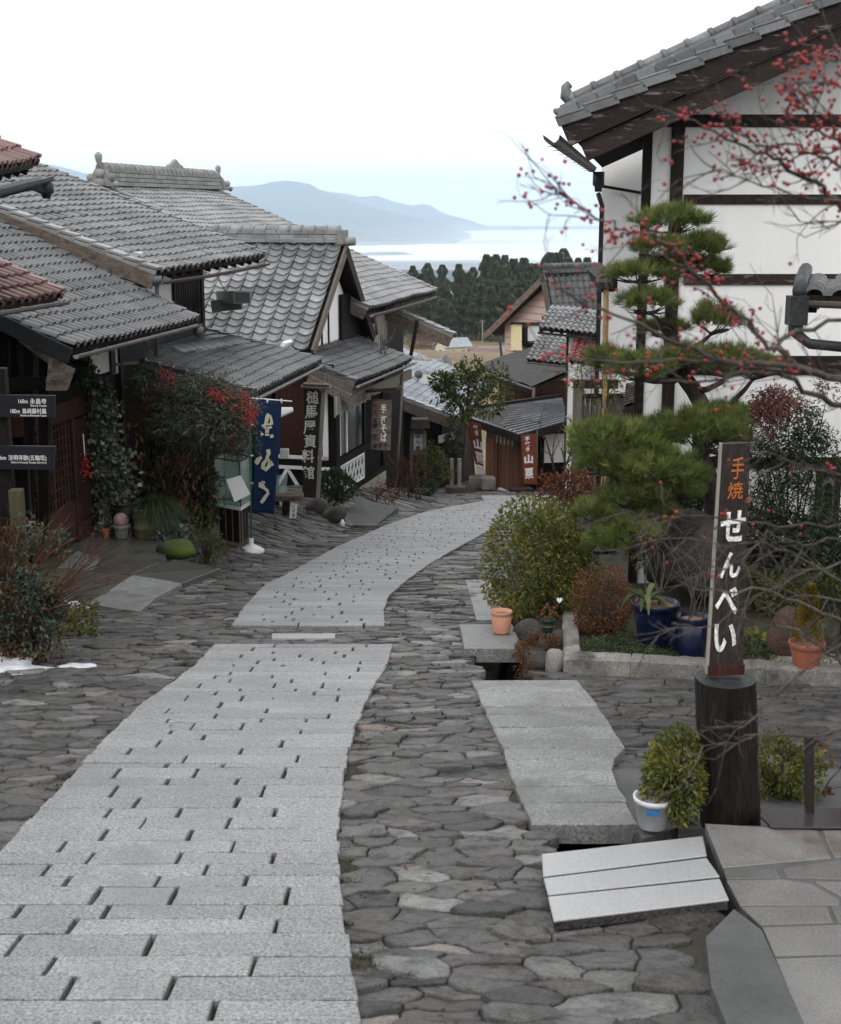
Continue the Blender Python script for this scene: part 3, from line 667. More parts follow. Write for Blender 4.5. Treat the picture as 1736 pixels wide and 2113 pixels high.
PS = [[(1455, 1699), (1687, 1713), (1716, 1770), (1492, 1790)], [(1697, 1713), (1790, 1713), (1800, 1762), (1723, 1769)], [(1494, 1793), (1603, 1793), (1612, 1811), (1499, 1813)],
      [(1614, 1791), (1790, 1767), (1800, 1816), (1624, 1810)], [(1500, 1816), (1614, 1814), (1673, 1823), (1733, 1856), (1733, 1867), (1527, 1868)], [(1683, 1819), (1800, 1819), (1800, 1865), (1742, 1852)],
      [(1529, 1871), (1707, 1869), (1721, 1903), (1572, 1909)], [(1714, 1869), (1800, 1869), (1800, 1902), (1730, 1903)], [(1574, 1913), (1800, 1906), (1800, 1967), (1598, 1973)], [(1600, 1978), (1800, 1971), (1860, 2220), (1700, 2220)],
      [(1807, 1713), (2100, 1713), (2300, 2220), (1867, 2220), (1806, 1971)]]
mb = MB(); g = random.Random(2)
for q in PS:
    mb.prism([plat(*p) for p in q], (0, 0, -.06), 0, g.random())
mb.prism([plat(*p) + V((0, 0, -.006)) for p in ((1456, 1701), (2090, 1705), (2290, 2210), (1700, 2215), (1600, 1977), (1573, 1912), (1528, 1869), (1493, 1791))], (0, 0, -.42), 1)
mb.build('stone_platform', ['granite_brown', 'mortar'], bevel=.004); o = bpy.data.objects['stone_platform']; struct(o)
# long curved stone beside the planks
mb = MB(); p = ong(1330, 1900); mb.blob((p.x, p.y + .02, p.z - .03), .42, .14, .09, 4, .25, 22, 10, rot=.12); tag(mb.build('flat_rock', 'rock_dark'), 'long dark wedge of rock in front of the pale granite planks', 'rock')
# ---- snow remnants on the left
for k, (px, py, rx, ry, rz, lb) in enumerate(((5, 1384, .34, .24, .05, 'largest patch of old snow on the cobbles at the left edge'), (160, 1381, .15, .16, .016, 'small flat patch of old snow lying beside the largest one'), (148, 1254, .2, .13, .06, 'bit of old snow by the drain hole under the bare shrub'))):
    p = ong(px, py); mb = MB(); mb.blob((p.x, p.y, p.z), rx, ry, rz, k + 3, .55, 40, 16, freq=5.0, rot=-.5); tag(mb.build('snow_patch', 'snow'), lb, 'snow patch', 'old snow on the cobbles')
# ================================================================== houses along the left of the lane
def hdir(deg): return V((math.sin(math.radians(deg)), math.cos(math.radians(deg)), 0))
class Roof:
    """a roof slope: eave E0-E1, rake vector up-slope"""
    def __init__(s, E0, E1, run, pitch, nside=None):
        s.E0, s.E1 = V(E0), V(E1); s.e = (s.E1 - s.E0); s.L = s.e.length; s.e.normalize()
        n = V((-s.e.y, s.e.x, 0)).normalized() if nside is None else V(nside).normalized()
        s.r = (n + Z * math.tan(math.radians(pitch))).normalized(); s.S = run / math.cos(math.radians(pitch))
        s.R0, s.R1 = s.E0 + s.r * s.S, s.E1 + s.r * s.S
        s.n = s.e.cross(s.r).normalized()
        if s.n.z < 0: s.n = -s.n
        s.back = n
    def p(s, a, b, h=0): return s.E0 + s.e * a + s.r * b + s.n * h
def tiles(R, name, mat, parent, course=.235, colw=.25, amp=.045, wave='roll', m=6, lift=.036, jit=.004, seed=0, skip=None, a0=0, a1=None):
    L = (R.L if a1 is None else a1) - a0; nc = max(1, round(L / colw)); nr = max(1, round(R.S / course)); cw, ch = L / nc, R.S / nr
    u = np.linspace(0, 1, m + 1)
    if wave == 'roll': u = np.array([0, .05, .18, .32, .46, .6, .66, .82, 1.0]); m = len(u) - 1; h = np.where(u < .64, amp * np.sqrt(np.maximum(0, 1 - ((u - .32) / .325) ** 2)), -amp * .12)
    else: h = amp * (2 * (u - .06) - 1) ** 2 * np.where(u < .06, .9, 1)
    g = np.random.default_rng(seed)
    I, J = np.meshgrid(np.arange(nr), np.arange(nc), indexing='ij'); I, J = I.ravel(), J.ravel(); n = len(I)
    if skip is not None:
        k = np.array([not skip((j + .5) * cw + a0, (i + .5) * ch) for i, j in zip(I, J)]); I, J = I[k], J[k]; n = len(I)
    da = g.normal(size=n) * jit; db = g.normal(size=n) * jit * 1.5; dh = g.normal(size=n) * jit * .7
    A = a0 + J[:, None] * cw + u[None] * cw * 1.01 + da[:, None]
    def row(b, hh):
        hh = hh + .014 * np.sin(A * 1.1 + seed) + .012 * np.sin(b * 1.9 + A * .6 + seed * 2) + .008 * np.sin(A * 2.9 - b * 1.3)
        return (np.array(R.E0)[None, None] + A[..., None] * np.array(R.e) + b[..., None] * np.array(R.r) + hh[..., None] * np.array(R.n))
    curve = -.012 * np.sin(np.pi * u)[None] * 0
    b0 = (I * ch - .02 + db)[:, None] + 0 * A; b1 = ((I + 1) * ch + .05)[:, None] + 0 * A
    hf = h[None] + lift + dh[:, None]; hb = h[None] + 0 * A
    rows = [row(b0 + .004, hf - lift - .006), row(b0, hf), row(b1, hb)]
    v = np.stack(rows, 1).reshape(-1, 3)   # n, 3, m+1
    k = np.arange(m); f = []
    for q in range(2): f.append(np.stack([q * (m + 1) + k, q * (m + 1) + k + 1, (q + 1) * (m + 1) + k + 1, (q + 1) * (m + 1) + k], 1))
    f = np.concatenate(f); F_ = (f[None] + (np.arange(n) * 3 * (m + 1))[:, None, None]).reshape(-1, 4)
    rn = np.clip(.5 + .2 * g.normal(size=n) + .16 * np.sin(I * 1.3 + J * .23 + seed) + .12 * np.sin(J * .61 + I * .31), 0, 1)
    mb = MB(); mb.arr(v, F_, 0, np.repeat(rn, len(f)), True)
    o = mb.build(name, mat, parent)
    o.data.set_sharp_from_angle(angle=math.radians(55))
    return o
def deck(R, parent, th=.07, mat='wood_dark', rafters=True, over=.9, name='eaves'):
    mb = MB(); q = [R.p(0, .02, -.02), R.p(R.L, .02, -.02), R.p(R.L, R.S, -.02), R.p(0, R.S, -.02)]
    mb.prism(q, -R.n * th)
    if rafters:
        k = max(2, int(R.L / .42))
        for i in range(k + 1):
            a = .05 + (R.L - .1) * i / k; mb.beam(R.p(a, .05, -.02 - th - .045), R.p(a, over + .1, -.02 - th - .045), .07, .09, R.n)
    return mb.build(name, mat, parent)
def verge(R, parent, end=0, mat='tile_pale', w=.16, course=.235, name='verge_tile', th=.05, out=.03):
    """stepped edge tiles up the rake"""
    n = max(1, round(R.S / course)); ch = R.S / n; a = -out if end == 0 else R.L + out - w; mb = MB(); g = random.Random(int(R.S * 100) + end)
    for i in range(n):
        o = R.p(a, i * ch - .02, .012 + .035); d = R.p(a, (i + 1) * ch + .03, .012) - o
        mb.obox(o, R.e * w, d, R.n * th, 0, g.random())
        lo = R.p(a if end == 0 else a + w - .025, i * ch - .02, -.05); mb.obox(lo, R.e * .025, d, R.n * .085, 0, g.random())
    return mb.build(name, mat, parent, bevel=.008)
def barge(R, parent, end=0, h=.22, th=.05, mat='wood_weathered', drop=.06, b0=-.02, b1=None, off=.0):
    mb = MB(); a = -off - th if end == 0 else R.L + off
    b1 = R.S if b1 is None else b1
    mb.obox(R.p(a, b0, -drop - h), R.e * th, R.r * (b1 - b0), R.n * h); return mb.build('barge_board', mat, parent, bevel=.006)
def gutter(R, parent, mat='gutter_metal', r=.055, off=.07, drop=.08, a0=0, a1=None, sag=.0, spout=None, name='gutter'):
    a1 = R.L if a1 is None else a1; mb = MB(); n = 10; out = -V((R.r.x, R.r.y, 0)).normalized(); k = 7; vs = []; fs = []
    for i in range(n + 1):
        a = a0 + (a1 - a0) * i / n; c = R.p(a, 0) + out * off - Z * (drop + sag * math.sin(math.pi * i / n))
        for j in range(k): t = math.pi * j / (k - 1); vs.append(c + out * r * math.cos(t) - Z * r * math.sin(t))
        for j in range(k): t = math.pi * (k - 1 - j) / (k - 1); vs.append(c + out * (r - .008) * math.cos(t) - Z * (r - .008) * math.sin(t))
    K = 2 * k
    for i in range(n):
        for j in range(K): fs.append((i * K + j, (i + 1) * K + j, (i + 1) * K + (j + 1) % K, i * K + (j + 1) % K))
    fs.append(tuple(range(K))); fs.append(tuple(range(n * K + K - 1, n * K - 1, -1)))
    mb.add(vs, fs, 0, None)
    for i in range(n + 1):
        a = a0 + (a1 - a0) * (i + .5) / (n + 1); c = R.p(a, 0) + out * off - Z * drop
        mb.beam(c - Z * (r + .004) - out * r, c - Z * (r + .004) + out * r * .9, .02, .006)
    if spout is not None:
        a, pts = spout; c = R.p(a, 0) + out * off - Z * (drop + r); mb.lathe(c - Z * .16, [(.045, 0), (.055, .05), (.085, .06), (.085, .16), (.05, .18)], 10)
        mb.tube([c - Z * .1] + [V(q) for q in pts], .036, 8)
    return mb.build(name, mat, parent)
def wall(mb, p, q, z0, z1, th=.12, mat=0):
    """upright wall from p to q (plan), th towards the house side (left of p->q)"""
    p, q = V((p[0], p[1], z0)), V((q[0], q[1], z0)); d = (q - p); n = V((-d.y, d.x, 0)).normalized()
    mb.obox(p, d, n * th, Z * (z1 - z0), mat)
def panel(mb, p, q, t0, t1, z0, z1, out=.02, th=.03, mat=0, rnd=None):
    """a board or panel on the street face of the wall p-q between fractions t0,t1"""
    p, q = V((p[0], p[1], 0)), V((q[0], q[1], 0)); d = q - p; n = V((d.y, -d.x, 0)).normalized()
    o = p + d * t0 + n * (out - th) + Z * z0; mb.obox(o, d * (t1 - t0), n * th, Z * (z1 - z0), mat, rnd)
def ridge(R, parent, h=.32, w=.26, mat='tile_pale', over=.1, capr=.1, name='ridge', p0=None, p1=None, layers=3, knob=True):
    p0 = R.R0 if p0 is None else V(p0); p1 = R.R1 if p1 is None else V(p1); d = (p1 - p0).normalized(); p0 = p0 - d * over; p1 = p1 + d * over
    mb = MB(); hh = h / layers; L = (p1 - p0).length; side = d.cross(Z).normalized(); g = random.Random(int(L * 77))
    for i in range(layers):
        ww = w * (1 - .13 * i); n = max(1, int(L / .36))
        for k in range(n):
            a = p0 + d * (L * k / n + .002) + Z * (hh * i); mb.obox(a - side * ww / 2, d * (L / n - .004), side * ww, Z * (hh * .86), 0, g.random())
    n = max(2, int(L / .3))
    for k in range(n):
        a = p0 + d * (L * k / n) + Z * (h - .01); mb.tube([a, a + d * (L / n)], [capr, capr * .93], 10, 0, g.random())
        if knob: mb.tube([a - d * .015, a + d * .045], [capr * 1.16] * 2, 10, 0, g.random())
    return mb.build(name, mat, parent, bevel=.006)
# ---------------------------------------------------------------- house A: lattice front nearest on the left
A0 = at(147, 722, 17.0); A1 = at(405, 659, 21.8); A1.z = A0.z
RA = Roof(A0, A1, 4.2, 24.5); eA = RA.e
hA = thing('lattice_house', 'low dark timber house with dark tiled roof and lattice sliding doors behind the black signboards', 'house', (-5.3, 19.5, -4.68))
zA = -4.68
t = tiles(RA, 'roof', 'tile_dark', hA, .26, .205, .06, seed=1); deck(RA, t); verge(RA, t, 1, 'tile_dark', w=.14); barge(RA, t, 0, .2, .05, 'copper_dark', -.03)
gutter(RA, t, 'gutter_metal', .05, .06, .07, spout=(RA.L - .1, []))
# roof's lap row: one course set higher, as repaired
nA = V((-eA.y, eA.x, 0)).normalized(); WA0 = V((A0.x, A0.y, 0)) + nA * .9 + eA * .35; WA1 = V((A1.x, A1.y, 0)) + nA * .9 + eA * .1
mb = MB(); wall(mb, WA0, WA1, zA, -1.45, .12); wall(mb, WA0 + nA * 4, WA0, zA, -1.35, .12)
mb.build('wall', 'wood_black', hA)
def wallA(px, py): return onv(px, py, WA0, eA)
def fracA(px, py): p = wallA(px, py); return (V((p.x, p.y, 0)) - WA0).length / (WA1 - WA0).length * (1 if (V((p.x, p.y, 0)) - WA0).dot(eA) > 0 else -1)
# sliding doors: board door by the corner, lattice left of it
fa, fb, fc = fracA(52, 1000), fracA(146, 1000), fracA(196, 1000)
d1 = MB(); zt = wallA(150, 858).z
panel(d1, WA0, WA1, fb, fc, zA + .02, zt, .05, .03, 0)
n = 26
for i in range(n): f = fb + (fc - fb) * (i + .5) / n; panel(d1, WA0, WA1, f - .25 * (fc - fb) / n, f + .25 * (fc - fb) / n, zA + .3, zt - .05, .068, .02, 1)
panel(d1, WA0, WA1, fb, fb + .012, zA + .02, zt, .075, .03, 1); panel(d1, WA0, WA1, fc - .012, fc, zA + .02, zt, .075, .03, 1); panel(d1, WA0, WA1, fb, fc, zA + .02, zA + .28, .07, .02, 2)
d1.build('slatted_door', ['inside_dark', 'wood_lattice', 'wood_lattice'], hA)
d2 = MB(); panel(d2, WA0, WA1, 0.0, fb - .004, zA + .02, zt, .012, .03, 0)
for i in range(13): f = .01 + (fb - .02) * i / 12; panel(d2, WA0, WA1, f - .006, f + .006, zA + .1, zt, .04, .025, 1)
for i in range(9): z = zA + .6 + (zt - zA - .7) * i / 8; panel(d2, WA0, WA1, 0, fb, z - .012, z + .012, .036, .02, 1)
panel(d2, WA0, WA1, 0, fb, zA + .05, zA + .6, .045, .03, 1)
d2.build('lattice_door', ['inside_dark', 'wood_lattice'], hA)
mb = MB(); panel(mb, WA0, WA1, -.05, fc + .03, zt, zt + .26, .09, .1)
mb.build('lintel', 'wood_red', hA)
mb = MB(); f0, f1, f2 = fracA(183, 740), fracA(222, 740), fracA(238, 740)
panel(mb, WA0, WA1, f0, f1 - .01, wallA(200, 772).z, -1.62, .04, .03); panel(mb, WA0, WA1, f1 + .025, f2, wallA(230, 772).z, -1.62, .04, .03); mb.build('plaster_panel', 'plaster_old', hA)
for a_, w_, z0_, z1_ in ((f2, .025, zA, -1.62), (fc, .02, zA, zt), (f1 - .01, .035, wallA(222, 772).z, -1.62)): mb = MB(); panel(mb, WA0, WA1, a_, a_ + w_, z0_, z1_, .08, .1); mb.build('post', 'wood_dark', hA)
# end beam sticking out under the verge and the porch frame on the near end
mb = MB(); mb.beam(at(50, 690, 17.25), at(124, 745, 17.05), .12, .2); mb.build('end_beam', 'wood_weathered', hA)
mb = MB()
for px in (10, 60, 92):
    mb.beam(at(px, 700, 17.3), at(px, 1120, 17.6), .12, .12, (0, 1, 0))
mb.beam(at(-80, 800, 17.25), at(96, 790, 17.25), .1, .16); mb.build('porch_frame', 'wood_black', hA)
mb = MB(); q = [at(101, 738, 17.0), at(150, 762, 17.12), at(134, 806, 17.1), at(94, 806, 17.0)]; mb.prism(q, (0.02, .06, 0)); s_ = mb.build('hanging_board', 'wood_weathered', None); tag(s_, 'weathered wooden board with faded dark characters hanging under the eave above lattice doors', 'sign board')
mb = MB(); c = at(122, 778, 17.0)
for i, ch in enumerate('御休処'): glyph_at(mb, ch, at(113 + i * 9, 790 - i * 1.5, 17.0), (.9, .35, .02), (.12, .02, 1), .055, .085)
mb.build('lettering', 'letter_dark', s_)
# ---------------------------------------------------------------- terrace in front of house A
def oz(px, py): return onz(px, py, zA)
mb = MB(); pl = [oz(178, 1251), oz(262, 1198), oz(345, 1158), oz(330, 1110), V((WA1.x, WA1.y, zA)), V((WA0.x, WA0.y, zA)), V((WA0.x, 15.2, zA)), oz(60, 1262)]
mb.prism(pl, (0, 0, -.9)); mb.build('house_terrace', 'concrete_wet', base=(0, 0, zA)); struct(bpy.data.objects['house_terrace'])
mb = MB(); g = random.Random(4)
def sl(pts, dz=.03, mat=0, th=.16): mb.prism([oz(*p) + V((0, 0, dz)) for p in pts], (0, 0, -th), mat, g.random())
mb.prism([oz(176, 1251) + Z * .03, ong(288, 1261, dz=.05), ong(322, 1233, dz=.06), oz(222, 1226) + Z * .03], (0, 0, -.16), 0, .3); mb.prism([oz(222, 1225) + Z * .03, ong(323, 1232, dz=.06), ong(377, 1203, dz=.09), oz(272, 1191) + Z * .03], (0, 0, -.16), 0, .6); mb.prism([oz(273, 1190) + Z * .03, ong(378, 1202, dz=.10), ong(457, 1172, dz=.10), oz(362, 1158) + Z * .03], (0, 0, -.16), 1, .4); sl([(190, 1180), (272, 1188), (330, 1163), (212, 1150)], .02, 1)
sl([(118, 1172), (196, 1180), (222, 1160), (160, 1138)], .015, 0)
mb.build('doorstep_slabs', ['granite_dull', 'slab_dark'], bevel=.006); struct(bpy.data.objects['doorstep_slabs'])
mb = MB(); p = oz(176, 1262); mb.blob((p.x - .05, p.y + .25, p.z - .25), .3, .35, .3, 8, .3, 16, 9); tag(mb.build('drain_rock', 'rock_moss'), 'mossy block of stone beside the square drain hole below the doorstep slabs', 'rock')
# ---------------------------------------------------------------- house with the red tiled roofs at the left edge
hR = thing('red_roof_house', 'house at the left edge with red glazed tiles on its two roofs', 'house', (-6.6, 14, -4.5))
E1 = at(127, 608, 16.2); dR = hdir(9); E0 = E1 - dR * 4.2
R1 = Roof(E0, E1, 2.4, 24); t = tiles(R1, 'lower_roof', 'tile_red', hR, .25, .21, .05, seed=2); deck(R1, t); verge(R1, t, 1, 'tile_red', w=.14); gutter(R1, t, 'gutter_metal', .05, .06, .07)
E1 = at(77, 333, 15.3); E0 = at(-40, 354, 12.6); R2 = Roof(E0, E1, 3.2, 24); t = tiles(R2, 'upper_roof', 'tile_red', hR, .25, .22, .055, seed=3); deck(R2, t); verge(R2, t, 1, 'tile_red', w=.14)
gutter(R2, t, 'copper_dark', .075, .08, .16, a1=R2.L + .12, spout=(R2.L - .02, [at(66, 385, 15.0), at(0, 402, 14.6), at(-60, 415, 14.4)]))
mb = MB(); wall(mb, (-6.0, 11.6), (-5.6, 15.4), -4.6, -1.1); wall(mb, (-5.6, 15.4), (-9, 15.9), -4.6, .9); wall(mb, (-5.9, 12), (-5.65, 15.0), -.6, .55); mb.build('wall', 'wood_black', hR)
# ---------------------------------------------------------------- house B-C: two storeys, with the blue banner before it
hB = thing('two_storey_house', 'two storey house with grey tiled upper roof and dark lattice window, behind the lattice house', 'house', (-5, 25, -5.6))
B0 = at(321, 562, 22.0); B1 = at(545, 527, 26.9); RB = Roof(B0, B1, 5.0, 20.0)
t = tiles(RB, 'upper_roof', 'tile_grey', hB, .25, .25, .05, seed=4); dk = deck(RB, t); verge(RB, t, 0, 'tile_pale', w=.2, course=.3); barge(RB, t, 0, .24, .05, 'wood_weathered', .03)
verge(RB, t, 1, 'tile_grey', w=.14)
gutter(RB, t, 'gutter_brown', .055, .08, .14, sag=.03)
wB0, wB1 = V((-4.62, 22.8, 0)), V((-4.17, 26.1, 0)); dB = (wB1 - wB0).normalized(); nB = V((-dB.y, dB.x, 0))
mb = MB(); wall(mb, wB0, wB1, -5.7, -.75, .14); wall(mb, wB0 + nB * 5, wB0, -5.7, -.7, .14); wall(mb, wB1, wB1 + nB * 5, -5.7, -.6, .14); mb.build('wall', 'plaster', hB)
def fB(px): p = onv(px, 600, wB0, dB); return (V((p.x, p.y, 0)) - wB0).length / (wB1 - wB0).length
zt_, zb_ = -1.0, at(380, 660, 24.5).z
win = MB(); a, b = fB(355), fB(405); panel(win, wB0, wB1, a, b, zb_ + .05, zt_, .02, .03, 0)
for i in range(14): f = a + (b - a) * (i + .5) / 14; panel(win, wB0, wB1, f - .008, f + .008, zb_ + .05, zt_, .05, .03, 1)
panel(win, wB0, wB1, a - .01, a + .012, zb_, zt_, .06, .05, 1); panel(win, wB0, wB1, b - .012, b + .01, zb_, zt_, .06, .05, 1)
win.build('lattice_window', ['inside_dark', 'wood_dark'], hB)
for a_ in (-.02, .965): mb = MB(); panel(mb, wB0, wB1, a_, a_ + .045, -5.6, -.9, .05, .1); mb.build('post', 'wood_dark', hB)
mb = MB(); panel(mb, wB0, wB1, 0, 1, -5.7, at(380, 662, 24.5).z, .03, .04); mb.build('timber_cladding', 'wood_black', hB)
# near end of the upper storey: beige wall with a dark window
mb = MB(); q0, q1 = wB0 + nB * 1.1, wB0 + nB * .12
panel(mb, q0, q1, 0, 1, -2.3, -.95, .03, .04, 0)
for i in range(8): panel(mb, q0, q1, i / 7 - .02, i / 7 + .02, -2.3, -1.0, .06, .03, 1)
mb.build('end_window', ['inside_dark', 'wood_dark'], hB)
mb = MB(); panel(mb, wB0 + nB * 5, wB0 + nB * 1.2, 0, .93, -2.2, -.2, .02, .03, 0); mb.build('end_panel', 'plaster_beige', hB)
mb = MB(); mb.tube([at(324, 580, 22.1), at(324, 592, 22.1), at(322, 760, 22.6)], .035, 8); mb.lathe(at(323, 590, 22.05), [(.05, 0), (.06, .05), (.09, .06), (.09, .16)], 10); mb.build('downpipe', 'pipe_blue', hB)
# lower roof C over the shop front
C0 = at(524, 812, 21.6); C1 = onz(662, 745, C0.z); RC = Roof(C0, C1, 2.5, 13.5)
t = tiles(RC, 'lower_roof', 'tile_dark', hB, .235, .2, .05, seed=5); deck(RC, t); verge(RC, t, 0, 'tile_dark', w=.12); verge(RC, t, 1, 'tile_dark', w=.14)
gutter(RC, t, 'gutter_metal', .045, .06, .07)
mb = MB()
for i in range(22): f = .32 + .6 * (i + .5) / 22; b_ = RC.S * (.80 - .22 * f); mb.tube([RC.p(RC.L * f, b_ - .2, .05), RC.p(RC.L * f, b_ + .1, .10)], .045, 6)
mb.build('lap_ridge', 'tile_pale', t)
dC = RC.e; nC = V((-dC.y, dC.x, 0)).normalized(); wC0 = V((C0.x, C0.y, 0)) + nC * .95 + dC * .2; wC1 = V((C1.x, C1.y, 0)) + nC * .95
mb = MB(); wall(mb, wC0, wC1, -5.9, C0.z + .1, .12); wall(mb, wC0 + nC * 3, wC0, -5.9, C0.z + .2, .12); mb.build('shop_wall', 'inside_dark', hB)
mb = MB()
for f in (.0, .22, .42, .62, .8, .97): panel(mb, wC0, wC1, f, f + .025, -5.9, C0.z + .1, .07, .08)
panel(mb, wC0, wC1, 0, 1, C0.z - .3, C0.z - .14, .06, .08); panel(mb, wC0, wC1, .42, 1, -5.05, -4.95, .06, .08)
mb.build('shop_frame', 'wood_dark', hB)
mb = MB()
for a, b, z0, z1 in ((.66, .79, -4.9, -4.0), (.83, .95, -4.7, -3.9), (.45, .6, -4.6, -3.8)): panel(mb, wC0, wC1, a, b, z0, z1, .03, .02)
mb.build('shop_window', 'window_dark', hB)
# grey board wall with the notice board, between the two houses
mb = MB(); p0, p1 = at(240, 800, 22.0), at(275, 800, 23.3); p0.z = p1.z = 0
wall(mb, p0 + V((-2, -.05, 0)), p0, -4.7, -1.9, .1); wall(mb, p0, p1, -4.7, -2.0, .1); tag(mb.build('board_fence', 'wood_black'), 'dark timber screen closing the gap behind the ivy', 'fence')
nb = thing('notice_board', 'weathered framed notice board with small roof beside the ivy', 'notice board', at(250, 860, 21.6))
q = [at(226, 760, 20.75), at(262, 757, 21.5), at(261, 838, 21.5), at(230, 851, 20.75)]; mb = MB(); mb.prism(q, (-.04, .05, 0)); mb.build('panel', 'plaster_beige', nb)
mb = MB()
for a, b in ((0, 1), (1, 2), (2, 3), (3, 0)): mb.beam(q[a] + V((.02, -.02, 0)), q[b] + V((.02, -.02, 0)), .05, .05, (1, -1, 0))
mb.beam(at(221, 752, 20.6), at(268, 748, 21.6), .3, .04); mb.build('frame', 'wood_grey', nb)
# grey lamp box on a bracket arm
lb = thing('flood_lamp', 'grey box shaped lamp on a bracket arm over the wavy tiled roof', 'lamp', at(432, 640, 26.0))
mb = MB(); a, b = at(438, 632, 26.05), at(500, 626, 25.9); mb.beam(a, b, .1, .22); mb.build('arm', 'box_grey', lb)
mb = MB(); a, b = at(464, 613, 26.4), at(500, 613, 25.3); mb.beam(a, b, .34, .24); h_ = mb.build('housing', 'box_grey', lb, bevel=.01)
mb = MB(); d = (b - a).normalized(); mb.beam(b + d * .004, b + d * .02, .28, .18); mb.build('lens', 'window_dark', h_)
mb = MB(); mb.tube([at(472, 612, 26.3), at(456, 585, 26.6), at(448, 562, 26.8)], .01, 5); mb.build('cable', 'cable', lb)
# ---------------------------------------------------------------- house E-D: gable with bright wavy tiles, soba shop front
aE = 14.5; dE = hdir(aE); nE = V((-dE.y, dE.x, 0))
S_ = at(640, 722, 30.5); T_ = onv(710, 506, S_, dE); U_ = onv(768, 690, S_, dE)
hE = thing('gable_house', 'house with steep bright wavy tiled roof and gable end over a noodle shop front', 'house', (S_.x - 1, 33, -6.4))
inn = nE * 6.0
RE = Roof(S_, S_ + inn, (V((T_.x, T_.y, 0)) - V((S_.x, S_.y, 0))).length, math.degrees(math.atan2(T_.z - S_.z, (V((T_.x, T_.y, 0)) - V((S_.x, S_.y, 0))).length)), dE)
t = tiles(RE, 'front_roof', 'tile_bright', hE, .215, .35, .10, 'wave', 9, .05, .005, seed=6); deck(RE, t, rafters=False)
mb = MB(); mb.obox(RE.p(-.09, -.02, -.16), RE.e * .06, RE.r * (RE.S + .03), RE.n * .2); mb.build('barge_board', 'wood_grey', t, bevel=.005)
RE2 = Roof(U_, U_ + inn, (V((U_.x, U_.y, 0)) - V((T_.x, T_.y, 0))).length, math.degrees(math.atan2(T_.z - U_.z, (V((U_.x, U_.y, 0)) - V((T_.x, T_.y, 0))).length)), -dE)
t2 = tiles(RE2, 'rear_roof', 'tile_bright', hE, .215, .35, .10, 'wave', 9, .05, .005, seed=7); deck(RE2, t2, rafters=False)
mb = MB(); mb.obox(RE2.p(-.09, -.04, -.22), RE2.e * .07, RE2.r * (RE2.S + .02), RE2.n * .26); mb.build('barge_board', 'wood_dark', t2, bevel=.005)
ridge(RE, hE, .3, .3, 'tile_pale', .0, .11, p0=T_ + Z * .06 + nE * .1, p1=T_ + inn + Z * .06)
mb = MB(); mb.tube([T_ + Z * .1 - nE * .28, T_ + Z * .06 + nE * .2], [.1, .12], 10); mb.obox(T_ + Z * .02 - nE * .05 - dE * .2, nE * .16, dE * .4, Z * .34); mb.build('ridge_end', 'ridge_stone', hE, bevel=.01)
gw = S_ + nE * .28   # gable wall set back under the barge
p0 = V((gw.x, gw.y, 0)) + dE * .35; lenE = ((U_ - S_).length - .7); p1 = p0 + dE * lenE; pm = p0 + dE * lenE * .5
mb = MB(); mb.prism([V((p0.x, p0.y, -3.15)), V((p1.x, p1.y, -3.15)), V((pm.x, pm.y, T_.z - .3))], nE * .12, 1); wall(mb, p0, p1, -6.3, -3.6, .12, 0); wall(mb, p0 + nE * 5.5, p0, -6.3, -3.2, .12, 0)
mb.build('wall', ['wood_black', 'plaster'], hE)
mb = MB(); mb.obox(V((p0.x, p0.y, -3.6)) - nE * .06, dE * lenE, nE * .18, Z * .36)
for f in (.14, .3, .42): a = p0 + dE * lenE * f; mb.obox(V((a.x, a.y, -3.3)) - nE * .03, dE * .06, nE * .1, Z * (.3 + 2.2 * f))
mb.build('tie_beam', 'wood_dark', hE)
mb = MB(); a = p0 + dE * lenE * .62; mb.obox(V((a.x, a.y, -3.25)) - nE * .1, dE * (lenE * .38), nE * .08, Z * 1.2); mb.build('gable_painted_shade', 'wood_black', hE)  # black sheet paints in the roof's shadow over the gable plaster
# D: lean-to roof of the shop front
D0 = at(732, 789, 29.7); D1 = at(848, 741, 34.3); D1.z = D0.z; RD = Roof(D0, D1, 1.75, 19.5)
t = tiles(RD, 'lean_to_roof', 'tile_dark', hE, .235, .2, .045, seed=8); deck(RD, t); verge(RD, t, 0, 'tile_dark', w=.2); barge(RD, t, 0, .2, .06, 'wood_grey', .05); verge(RD, t, 1, 'tile_dark', w=.14)
gutter(RD, t, 'gutter_metal', .05, .07, .08, a1=RD.L + .2)
mb = MB(); mb.obox(RD.p(-.2, -.12, -.5), RD.e * (RD.L + .5), V((RD.r.x, RD.r.y, 0)).normalized() * .06, Z * .24); mb.build('eave_board', 'wood_grey', t)
mb = MB(); mb.obox(RD.p(.1, RD.S - .06, .02), RD.e * (RD.L * .8), RD.r * .1, RD.n * .2, 0)
for i in range(20): mb.tube([RD.p(.1 + RD.L * .8 * (i + .5) / 20, RD.S - .26, .05), RD.p(.1 + RD.L * .8 * (i + .5) / 20, RD.S - .02, .13)], .04, 6, 1)
mb.build('lap_ridge', ['plaster', 'tile_pale'], t)
dD = RD.e; nD = V((-dD.y, dD.x, 0)).normalized(); wD0 = V((D0.x, D0.y, 0)) + nD * .62 + dD * .35; wD1 = V((D1.x, D1.y, 0)) + nD * .62 - dD * .5; LD = (wD1 - wD0).length
def fD(px, py): p = onv(px, py, wD0, dD); return (V((p.x, p.y, 0)) - wD0).dot(dD) / LD
def zD(px, py): return onv(px, py, wD0, dD).z
zf = zD(742, 1002)
mb = MB(); wall(mb, wD0, wD1, zf + .1, -3.5, .1, 0); mb.build('shop_front_wall', 'inside_dark', hE)
